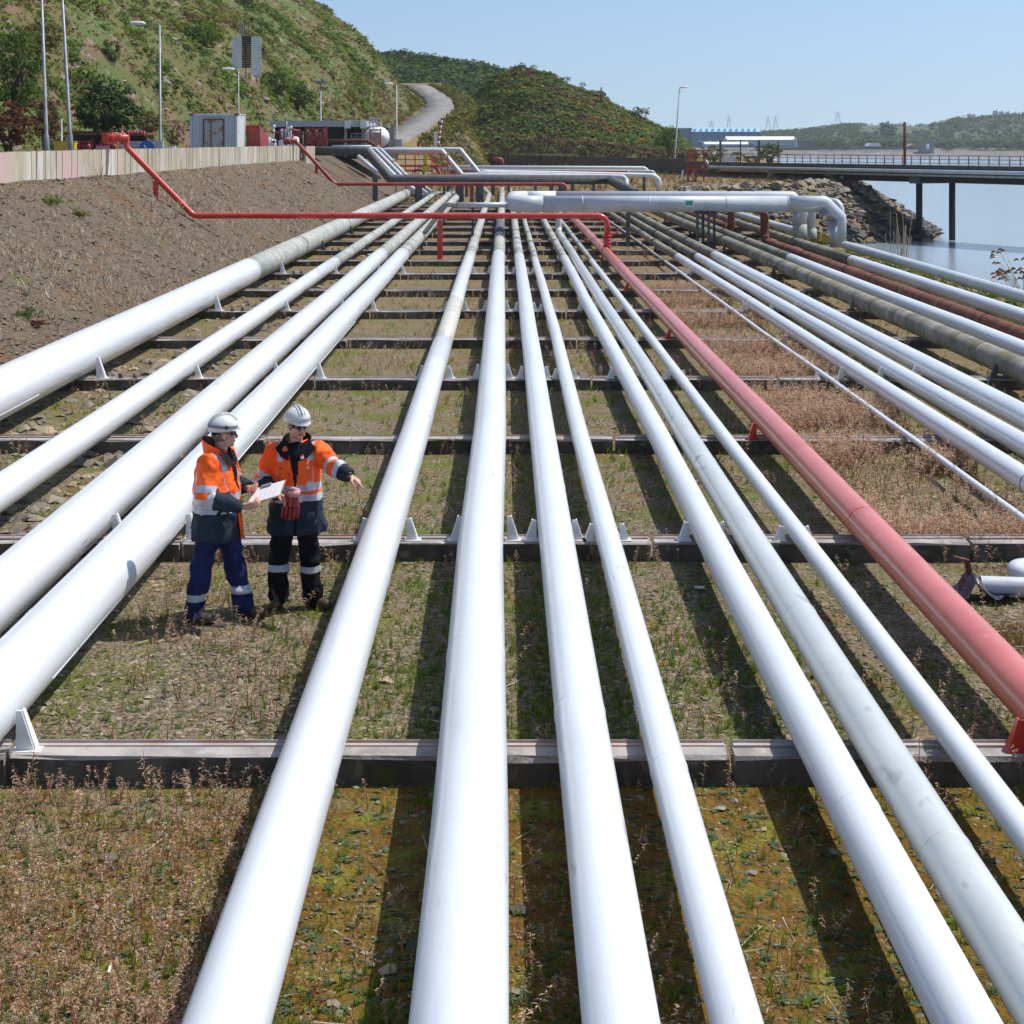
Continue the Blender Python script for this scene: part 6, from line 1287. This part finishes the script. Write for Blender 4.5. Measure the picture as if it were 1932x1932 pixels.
def worker(name, label, loc, rz, J, hm, trousers, hair_back, bands=(1.055, 1.115, .965, 1.025), open_front=True, strap=False, seed=0):
    Wm = Matrix.Translation(loc) @ Matrix.Rotation(rz, 4, 'Z'); root = thing(name, label, 'person', loc)
    Hc = Vector(J['head']); R = Matrix.Rotation(J['yaw'], 4, 'Z') @ Matrix.Rotation(J['pitch'], 4, 'X'); HM_ = Matrix.Translation(Hc) @ R
    # ---- body: head, neck, trunk, arms and legs in one skin, hands joined at the wrists
    b = MB()
    ell(b, (0, .012, .025), (.076, .096, .094), Mx=HM_); ell(b, (0, -.026, -.055), (.060, .066, .066), Mx=HM_); ell(b, (0, -.070, -.096), (.026, .022, .020), Mx=HM_)
    for s in (-1, 1):
        ell(b, (.038 * s, -.058, -.028), (.030, .032, .034), 12, 8, HM_); ell(b, (.079 * s, .012, -.012), (.010, .024, .034), 10, 8, HM_); ell(b, (.081 * s, .006, -.034), (.008, .012, .013), 8, 6, HM_); ell(b, (.012 * s, -.104, -.036), (.010, .011, .009), 8, 6, HM_)
        ell(b, (.033 * s, -.082, .018), (.024, .014, .010), 8, 6, HM_); ell(b, (.045 * s, -.02, -.085), (.02, .04, .022), 8, 6, HM_)
    b.tube([HM_ @ Vector((0, -.086, .014)), HM_ @ Vector((0, -.108, -.020)), HM_ @ Vector((0, -.114, -.034))], [.010, .0125, .0135], 8)
    ell(b, (0, -.090, -.060), (.024, .011, .0055), 10, 6, HM_); ell(b, (0, -.088, -.071), (.021, .011, .0065), 10, 6, HM_)
    nb = Vector((0, .01, 1.40)); b.tube([HM_ @ Vector((0, .018, -.05)), (HM_ @ Vector((0, .02, -.12))), nb], [.056, .057, .066], 16)
    hd = remesh(b, .0048, 2); shade(hd); C = fcent(hd); inv = np.array(HM_.inverted()); Cl = C @ inv[:3, :3].T + inv[:3, 3]
    lip = (np.abs(Cl[:, 0]) < .022) & (Cl[:, 1] < -.088) & (Cl[:, 2] < -.056) & (Cl[:, 2] > -.076)
    b2 = MB(); loft(b2, [(.90, 0, .01, .14, .10), (1.1, 0, 0, .145, .105), (1.3, 0, 0, .16, .11), (1.40, 0, 0, .12, .08), (1.43, 0, 0, .06, .06)], 20)
    for s, k in ((-1, 'r'), (1, 'l')):
        sh, el, wr = (Vector(q) for q in J['arm_' + k]); b2.tube([sh * .9 + Vector((0, 0, .12)), sh, sh.lerp(el, .5), el, el.lerp(wr, .35), wr], [.05, .052, .046, .04, .038, .028], 12)
        hp, kn, an = (Vector(q) for q in J['leg_' + k]); b2.tube([hp + Vector((0, 0, .05)), hp, kn, kn.lerp(an, .35), an], [.075, .08, .052, .05, .036], 12)
    trunk_me = remesh(b2, .012, 2); shade(trunk_me)
    hb = MB()
    for s, k in ((-1, 'r'), (1, 'l')):
        h_ = J['hand_' + k]; wr = Vector(J['arm_' + k][2]); hand(hb, wr + Vector(h_['d']).normalized() * .012, h_['d'], h_['n'], h_.get('side', 1), h_['curl'], h_.get('thumb', .5), sc=1.06)
        hb.tube([Vector(J['arm_' + k][1]).lerp(wr, .8), wr, wr + Vector(h_['d']).normalized() * .03], [.030, .026, .024], 10)
    hme = remesh(hb, .0034, 1); shade(hme)
    bm = bmesh.new(); bm.from_mesh(hd); n0 = len(bm.faces); bm.from_mesh(trunk_me); bm.from_mesh(hme); body = bpy.data.meshes.new('body'); bm.to_mesh(body); bm.free()
    mi = np.zeros(len(body.polygons), np.int32); mi[:n0][lip] = 1; xf(body, Wm); o = link('body', body, [SK, LIP], root); body.polygons.foreach_set('material_index', mi); shade(body)
    # ---- jacket
    j = MB(); loft(j, J['torso'], 36)
    for k in ('r', 'l'):
        sh, el, wr = (Vector(q) for q in J['arm_' + k]); c = wr + (wr - el).normalized() * -.005
        inn = Vector((sh.x * .45, sh.y, sh.z - .02)); j.tube([inn, sh + Vector((0, 0, -.01)), sh.lerp(el, .35), sh.lerp(el, .75), el, el.lerp(wr, .25), el.lerp(wr, .7), c], [.085, .092, .088, .083, .080, .077, .066, .058], 20)
    jm = remesh(j, .0085, 5); shade(jm); wrinkle(jm, .021, seed=seed); C = fcent(jm).astype(float)
    mi = np.zeros(len(C), np.int32); b1, b2_, b3, b4 = bands
    isarm = np.zeros(len(C), bool)
    dmin = np.full(len(C), 9.0); tt = np.zeros(len(C))
    for k in ('r', 'l'):
        sh, el, wr = (np.array(q, float) for q in J['arm_' + k]); tot = 0
        for (a, e) in ((sh, el), (el, wr)):
            v = e - a; L = np.linalg.norm(v); t = np.clip((C - a) @ v / L ** 2, 0, 1.2); d = np.linalg.norm(C - a - t[:, None] * v, axis=1); up = d < dmin
            dmin = np.where(up, d, dmin); tt = np.where(up, tot + t * L, tt); tot += L
    trx = np.interp(C[:, 2], [q[0] for q in J['torso']], [q[3] for q in J['torso']]); tcy = np.interp(C[:, 2], [q[0] for q in J['torso']], [q[4] for q in J['torso']])
    inside_torso = (np.abs(C[:, 0]) / (trx + .012)) ** 2.2 + (np.abs(C[:, 1] - J['torso'][3][2]) / (tcy + .014)) ** 2.2 < 1
    isarm = (dmin < .12) & (tt > .03) & ~(inside_torso & (C[:, 2] < 1.5)); 
    z = C[:, 2] + J.get('band_tilt', 0) * C[:, 0]
    mi[(z < b3)] = 2; mi[((z > b1) & (z < b2_)) | ((z > b3) & (z < b4))] = 1
    mi[(np.abs(np.abs(C[:, 0]) - .135) < .026) & (z > b2_)] = 1
    if open_front:
        w = np.interp(C[:, 2], [.6, .95, 1.08, 1.2, 1.40, 1.46], [.018, .005, .006, .018, .062, .085]); mi[(np.abs(C[:, 0] - .005) < w) & (C[:, 1] < -.03)] = 3
    mi[C[:, 2] > 1.462] = np.where((mi[C[:, 2] > 1.462] == 1), 1, mi[C[:, 2] > 1.462])
    am = np.zeros(len(C), np.int32); am[((tt > .185) & (tt < .245)) | ((tt > .305) & (tt < .36))] = 1; am[tt >= .36] = 2
    mi = np.where(isarm, am, mi); xf(jm, Wm); link('jacket', jm, [HIV, REFL, NAVY, BLK], root); jm.polygons.foreach_set('material_index', mi.astype(np.int32)); jm.update()
    bvh = BVHTree.FromPolygons([v.co[:] for v in jm.vertices], [p.vertices[:] for p in jm.polygons])
    Rw = Wm.to_3x3()
    def patch(nm, x, z_, w, h, mt, off=.007, frm=-1):
        m = MB(); n = 6; vs = []
        for jj in range(n):
            for ii in range(n):
                p = Wm @ Vector((x + w * (ii / (n - 1) - .5), frm * .6, z_ + h * (jj / (n - 1) - .5))); hit = bvh.ray_cast(p, Rw @ Vector((0, -frm, 0)))
                q = hit[0] if hit[0] is not None else p; edge = ii in (0, n - 1) or jj in (0, n - 1); vs.append(q + Rw @ Vector((0, frm * (off if not edge else off * .3), 0)))
        m.add(vs, [(jj * n + ii, jj * n + ii + 1, (jj + 1) * n + ii + 1, (jj + 1) * n + ii) for jj in range(n - 1) for ii in range(n - 1)], 0, True); return m.build(nm, mt, root)
    for (nm, x, z_, w, h, mt) in J.get('patches', ()): patch(nm, x, z_, w, h, mt)
    # collar
    cm = MB(); n = 28; a0 = J.get('collar_gap', .55); cy = J.get('collar_y', .012)
    for (r0, r1, z0, z1, mt, lean) in ((.098, .118, 1.425, 1.545, 0, .02), (.104, .126, 1.42, 1.54, 1, .022)):
        vs = []
        for i in range(n + 1):
            a = -math.pi / 2 + a0 + (2 * math.pi - 2 * a0) * i / n; back = (1 + math.sin(a)) / 2
            for (r, zz) in ((r0, z0), ((r0 + r1) / 2, (z0 + z1) / 2), (r1, z1 - .055 * (1 - back) + J.get('collar_up', 0) * back)):
                vs.append((r * math.cos(a) * 1.02, cy + r * math.sin(a) * 1.04, zz - .02 * (1 - back)))
        cm.add(vs, [(3 * i + q, 3 * i + 3 + q, 3 * i + 4 + q, 3 * i + 1 + q) for i in range(n) for q in range(2)], mt, True)
    if open_front:   # turned-down lapels
        for s in (-1, 1):
            cm.add([(.045 * s, -.092, 1.47), (.112 * s, -.045, 1.505), (.178 * s, -.092, 1.435), (.125 * s, -.138, 1.365), (.055 * s, -.145, 1.33)], [(0, 1, 2, 3, 4) if s > 0 else (4, 3, 2, 1, 0)], 0, False)
    me = cm.mesh('collar'); xf(me, Wm); link('collar', me, [BLK, HIV], root)
    # ---- trousers with bands, boots
    t = MB(); ell(t, (0, .01, .90), (.165, .125, .12), 20, 12)
    for k in ('r', 'l'):
        hp, kn, an = (Vector(q) for q in J['leg_' + k]); t.tube([hp + Vector((0, 0, .06)), hp, hp.lerp(kn, .5), kn, kn.lerp(an, .5), an + Vector((0, 0, .03)), an + Vector((0, 0, -.045))], [.10, .108, .097, .088, .086, .088, .090], 20)
    tm = remesh(t, .0095, 4); shade(tm); wrinkle(tm, .020, (6, 6, 8), seed + 9); C = fcent(tm); mi = np.zeros(len(C), np.int32)
    for k in ('r', 'l'):
        kn, an = np.array(J['leg_' + k][1]), np.array(J['leg_' + k][2]); zc_ = J['knee_band_' + k]; near = np.linalg.norm(C[:, :2] - (kn + (an - kn) * .4)[:2], axis=1) < .16
        mi[near & (np.abs(C[:, 2] - zc_) < .030)] = 1
    xf(tm, Wm); link('trousers', tm, [trousers, REFL], root); tm.polygons.foreach_set('material_index', mi); tm.update()
    for k in ('r', 'l'):
        an = Vector(J['leg_' + k][2]); td = Vector(J['toe_' + k]).normalized(); bt = MB()
        h0 = Vector((an.x, an.y, 0)); bt.tube([an + Vector((0, 0, .05)), an + Vector((0, 0, -.02)), h0 + Vector((0, 0, .045))], [.055, .055, .05], 14)
        bt.tube([h0 - td * .07 + Vector((0, 0, .04)), h0 + Vector((0, 0, .05)), h0 + td * .09 + Vector((0, 0, .052)), h0 + td * .165 + Vector((0, 0, .045)), h0 + td * .205 + Vector((0, 0, .035))], [.036, .046, .047, .046, .026], 14)
        bo = remesh(bt, .008, 2); shade(bo); V = arr(bo); V[:, 2] = np.maximum(V[:, 2], .004); put(bo, V); xf(bo, Wm); link('boot', bo, [BOOT], root)
    # ---- hat, glasses, hair
    h = MB(); n = 40; vs = []; prof = [(0, .128), (.22, .126), (.45, .116), (.68, .092), (.84, .062), (.94, .032), (1.0, .006)]
    tiltm = HM_ @ Matrix.Translation((0, .010, .040)) @ Matrix.Rotation(-.12, 4, 'X')
    rows = [('o', 1.20, -.010), ('o', 1.20, -.004), ('i', 1.0, .0)] + prof
    for q in rows:
        for k in range(n):
            a = 2 * math.pi * k / n; cx, sy = math.cos(a), math.sin(a); front = max(0, -sy) ** 3
            if q[0] == 'o': r = .122 * (1.035 + .30 * front + .04 * max(0, sy)); zz = q[2] - .022 * front; vs.append((r * cx * .88, r * sy * 1.02, zz))
            elif q[0] == 'i': vs.append((.122 * cx * .88, .122 * sy * 1.02, .004))
            else:
                t_, r = q[0], (q[1] * .9); zz = .124 * t_; rid = .008 * max(0, 1 - abs(r * cx) / .020) * (t_ > .35) ; vs.append((r * cx * .98, r * sy * 1.10, zz + .004 + rid))
    R_ = len(rows); h.add(vs, [(i * n + k, i * n + (k + 1) % n, (i + 1) * n + (k + 1) % n, (i + 1) * n + k) for i in range(R_ - 1) for k in range(n)] + [tuple(range((R_ - 1) * n, R_ * n))], 0, True)
    me = h.mesh('hard_hat'); xf(me, Wm @ tiltm); hat = link('hard_hat', me, [HATM], root)
    for xo in (-.026, 0, .026):
        rg = MB(); pts = [Vector((xo, .133 * math.cos(a) * (1 - abs(xo) * 1.5), .006 + (.129 - abs(xo) * .35) * math.sin(a))) for a in np.linspace(.35, math.pi - .45, 16)]; rg.tube(pts, .0075 if xo == 0 else .003, 8); me = rg.mesh('hat_ridge'); xf(me, Wm @ tiltm); link('hat_ridge', me, [HATM], hat)
    if strap:
        st = MB(); pts = [Vector((.119 * math.cos(a), .134 * math.sin(a), .026 - .016 * math.sin(a) * -1)) for a in np.linspace(-.95, math.pi + .95, 34)]
        vs = []
        for p in pts: vs += [p * 1.0 + Vector((0, 0, -.012)), p * 1.0 + Vector((0, 0, .012))]
        st.add(vs, [(2 * i, 2 * i + 2, 2 * i + 3, 2 * i + 1) for i in range(33)], 0, True); me = st.mesh('goggle_strap'); xf(me, Wm @ tiltm); so = link('goggle_strap', me, [STRAP], hat)
        bk = MB(); c = Vector((-.126, -.01, .026)); bk.tube([c + Vector((0, .013 * math.cos(a), .016 * math.sin(a))) for a in np.linspace(0, 2 * math.pi, 13)], .003, 6, cap=False); me = bk.mesh('buckle'); xf(me, Wm @ tiltm); link('buckle', me, [BLK], hat)
    g = MB(); vs = []; n = 20
    for i in range(n + 1):
        a = math.radians(-62 + 124 * i / n); c = abs(i - n / 2) / (n / 2); hh = .020 * (1 - .25 * (c > .8)) * (1 if c > .12 else .55) ; rr = .1005 - .012 * c
        for zz in (-hh, hh * .75): vs.append((math.sin(a) * .080, -math.cos(a) * rr - .006 + .002, zz + .002))
    g.add(vs, [(2 * i, 2 * i + 2, 2 * i + 3, 2 * i + 1) for i in range(n)], 0, True)
    for s in (-1, 1): g.tube([Vector((.071 * s, -.052, .006)), Vector((.081 * s, -.01, .008)), Vector((.080 * s, .02, 0))], .0035, 6)
    me = g.mesh('sunglasses'); xf(me, Wm @ HM_); link('sunglasses', me, [GLS], root)
    hr = MB(); ell(hr, (0, .030, -.012), (.0765, .084, .074 if hair_back else .055), 18, 12, HM_); hme2 = remesh(hr, .008, 1); shade(hme2); xf(hme2, Wm); link('hair', hme2, [HAIR], root)
    if hair_back: sn = MB(); ell(sn, (0, .075, .0), (.062, .038, .036), 14, 8, HM_); me = sn.mesh('nape_pad'); xf(me, Wm); link('nape_pad', me, [BLK], root)
    return root, Wm

TB = [(.675, 0, .01, .262, .175), (.72, 0, .01, .262, .176), (.85, 0, .01, .248, .168), (1.0, 0, .005, .228, .158), (1.12, 0, 0, .218, .152), (1.25, 0, 0, .215, .148), (1.36, 0, .005, .205, .135), (1.425, 0, .01, .165, .115), (1.46, 0, .015, .11, .095), (1.475, 0, .015, .085, .085)]
JB = dict(head=(.012, -.045, 1.632), yaw=.55, pitch=.12, torso=TB,
    arm_r=((-.195, .01, 1.385), (-.315, .03, 1.115), (-.135, -.235, 1.055)), arm_l=((.195, .0, 1.395), (.335, -.14, 1.285), (.505, -.315, 1.232)),
    hand_r=dict(d=(.72, -.5, -.12), n=(.0, -.35, -.9), side=-1, curl=(.75, .85, .9, .95), thumb=.9), hand_l=dict(d=(.70, -.42, -.36), n=(-.25, -.1, -.95), side=-1, curl=(.10, .75, .9, 1.0), thumb=.5),
    leg_r=((-.10, 0, .88), (-.155, -.03, .47), (-.165, .03, .085)), leg_l=((.10, 0, .88), (.115, -.03, .47), (.145, .0, .085)), toe_r=(-.15, -1, 0), toe_l=(.85, -.55, 0), knee_band_r=.365, knee_band_l=.355,
    patches=(('chest_pocket', -.105, 1.215, .105, .13, HIV), ('pocket_flap', -.10, 1.29, .125, .055, HIV), ('chest_pocket', .095, 1.215, .12, .14, HIV), ('pocket_flap', .095, 1.30, .13, .055, HIV), ('flap_tab', -.125, 1.262, .03, .018, NAVY), ('flap_tab', .115, 1.272, .035, .016, REFL), ('press_stud', -.045, 1.215, .012, .012, BLK), ('press_stud', .03, 1.218, .012, .012, BLK), ('name_badge', .085, 1.355, .07, .018, REFL), ('hip_pocket', .165, .80, .13, .16, NAVY)), collar_gap=.75, band_tilt=-.06)
LB = Vector((-1.845, 14.12, 0))
wb_, WB = worker('person', 'worker pointing with outstretched arm, in orange jacket, black trousers and white hard hat', LB, 0.0, JB, None, BLKT, False, seed=3)
TA = [(.725, 0, .01, .260, .205), (.77, 0, .01, .256, .205), (.87, 0, .01, .245, .195), (1.0, 0, .01, .228, .19), (1.12, 0, .01, .218, .185), (1.25, 0, .015, .212, .175), (1.36, 0, .02, .205, .15), (1.42, 0, .02, .165, .12), (1.455, 0, .02, .11, .10), (1.47, 0, .02, .085, .085)]
JA = dict(head=(.0, -.055, 1.618), yaw=.42, pitch=.06, torso=TA,
    arm_r=((-.20, .03, 1.39), (-.275, .035, 1.115), (-.205, -.27, 1.035)), arm_l=((.20, .0, 1.39), (.265, -.06, 1.12), (.125, -.235, 1.12)),
    hand_r=dict(d=(.18, -.95, .12), n=(.8, .0, .6), side=-1, curl=(.55, .6, .65, .7), thumb=.6), hand_l=dict(d=(-.55, -.75, .1), n=(-.5, .2, .6), side=1, curl=(.6, .65, .7, .75), thumb=.6),
    leg_r=((-.095, .02, .88), (-.105, .12, .47), (-.11, .19, .085)), leg_l=((.095, -.02, .88), (.10, -.11, .48), (.11, -.20, .085)), toe_r=(-.15, -1, 0), toe_l=(-.10, -1, 0), knee_band_r=.235, knee_band_l=.255,
    patches=(('chest_pocket', -.10, 1.20, .11, .14, HIV), ('pocket_flap', -.10, 1.285, .12, .05, HIV), ('press_stud', -.03, 1.22, .012, .012, BLK)), collar_gap=.45, collar_up=.045)
LA = Vector((-2.475, 13.74, 0))
wa_, WA = worker('person', 'worker holding a clipboard, in orange jacket, blue trousers and white hard hat', LA, math.radians(84), JA, None, BLUT, True, strap=True, seed=21)
m = MB(); vs = []
for i in range(9):
    z_ = .74 + (1.0 - .74) * i / 8; o_ = .02 + .05 * (1 - i / 8); vs += [WA @ Vector((.0, -.175, z_)), WA @ Vector((-.05 - .02 * math.sin(i), -.185 - o_, z_ - .01)), WA @ Vector((-.06, -.17 - o_ * .7, z_ - .01))]
m.add(vs, [(3 * i + q, 3 * i + 1 + q, 3 * i + 4 + q, 3 * i + 3 + q) for i in range(8) for q in range(2)], 0, True); m.build('lining_flap', HIV, wa_)
# things they hold
cbx = Matrix.Translation(WA @ Vector((-.02, -.43, 1.115))) @ Matrix.Rotation(math.radians(84), 4, 'Z') @ Matrix.Rotation(math.radians(-24), 4, 'Y') @ Matrix.Rotation(math.radians(-20), 4, 'X')
cb = thing('clipboard', 'clipboard with white paper held by the worker in blue trousers', 'clipboard', cbx.translation)
def local_box(nm, c, s, mt, par, Mx): m = MB(); m.box(c, s); me = m.mesh(nm); xf(me, Mx); return link(nm, me, mt if isinstance(mt, list) else [mt], par)
local_box('board', (0, 0, 0), (.235, .325, .006), mat('clipboard_board', (.42, .27, .15), rough=.6), cb, cbx); local_box('paper', (0, -.004, .0055), (.212, .297, .003), mat('paper', (.82, .83, .84), rough=.7), cb, cbx); local_box('clip', (.10, .02, .012), (.035, .10, .014), M['silver'], cb, cbx)
for k in range(4): local_box('ruled_line', (-.02, -.09 + .045 * k, .0078), (.15, .0016, .0012), mat('ink', (.25, .28, .40), rough=.8) if k == 0 else bpy.data.materials['ink'], cb, cbx)
GR = mat('red_rubber', (.32, .012, .012), (.26, .01, .01), scale=8, rough=.22, bump=.3, bscale=25); GP = mat('pink_cuff', (.60, .28, .32), rough=.6)
gc = WB @ Vector((.012, -.325, 1.0)); gl = thing('rubber_gloves', 'pair of red rubber gloves with pink cuffs in the hand of the pointing worker', 'gloves', gc)
g = MB()
for yo, xo in ((0, 0), (.028, -.03)):
    g.tube([gc + Vector((xo, yo, .07)), gc + Vector((xo, yo, .03)), gc + Vector((xo - .005, yo, -.03))], [.05, .052, .05], 14)
    for i, fx_ in enumerate((-.050, -.018, .014, .046)): g.tube([gc + Vector((fx_ + xo, yo, -.02)), gc + Vector((fx_ * 1.1 + xo - .01, yo - .012, -.085)), gc + Vector((fx_ * 1.05 + xo - .016, yo - .004, -.125 - .012 * (i in (1, 2)))), gc + Vector((fx_ * 1.05 + xo - .018, yo, -.137 - .012 * (i in (1, 2))))], [.0135, .0130, .0115, .006], 10)
for i in range(len(g.v)): p = Vector(g.v[i]); p.y = gc.y + (p.y - gc.y) * .72; g.v[i] = tuple(p)
gm_ = remesh(g, .0035, 1); shade(gm_); link('glove', gm_, [GR], gl)
g = MB(); g.tube([gc + Vector((0, .0, .062)), gc + Vector((.004, 0, .10)), gc + Vector((.002, 0, .104))], [.054, .058, .03], 16); g.tube([gc + Vector((-.045, .005, .112)), gc + Vector((.0, -.005, .122)), gc + Vector((.058, .01, .108))], [.012, .022, .012], 10); link('cuff', g.mesh('cuff'), [GP], gl)
pn = MB(); a = WB @ Vector((-.06, -.315, 1.145)); pn.tube([a, a + Vector((.045, -.03, -.12)), a + Vector((.05, -.033, -.135))], [.005, .005, .002], 8); tag(pn.build('pen', M['black']), 'dark pen held with the red gloves by the pointing worker', 'pen')
w_ = Vector(JB['arm_l'][2]); e_ = Vector(JB['arm_l'][1]); dd = (w_ - e_).normalized(); m = MB(); m.tube([w_ + dd * .008, w_ + dd * .022], .031, 16); me = m.mesh('watch'); xf(me, WB); wt = link('watch', me, [M['black']], wb_)
m = MB(); c = w_ + dd * .015 + Vector((-.012, -.006, .030)); m.tube([c, c + Vector((-.002, -.001, .008))], .014, 14); me = m.mesh('watch_face'); xf(me, WB); link('watch_face', me, [M['silver']], wt)
# ------------------------------------------------ haze over the estuary
hm = bpy.data.materials.new('haze'); hm.use_nodes = True
_n = hm.node_tree.nodes; _n.remove(_n['Principled BSDF']); pv = _n.new('ShaderNodeVolumePrincipled')
pv.inputs['Color'].default_value = (.86, .92, 1.0, 1); pv.inputs['Density'].default_value = .00013; pv.inputs['Anisotropy'].default_value = .2
hm.node_tree.links.new(pv.outputs['Volume'], _n['Material Output'].inputs['Volume'])
m = MB(); m.box((500, 1215, 50), (2300, 2600, 116)); m.build('haze', hm, kind='stuff', label='thin blue sea haze over the estuary')
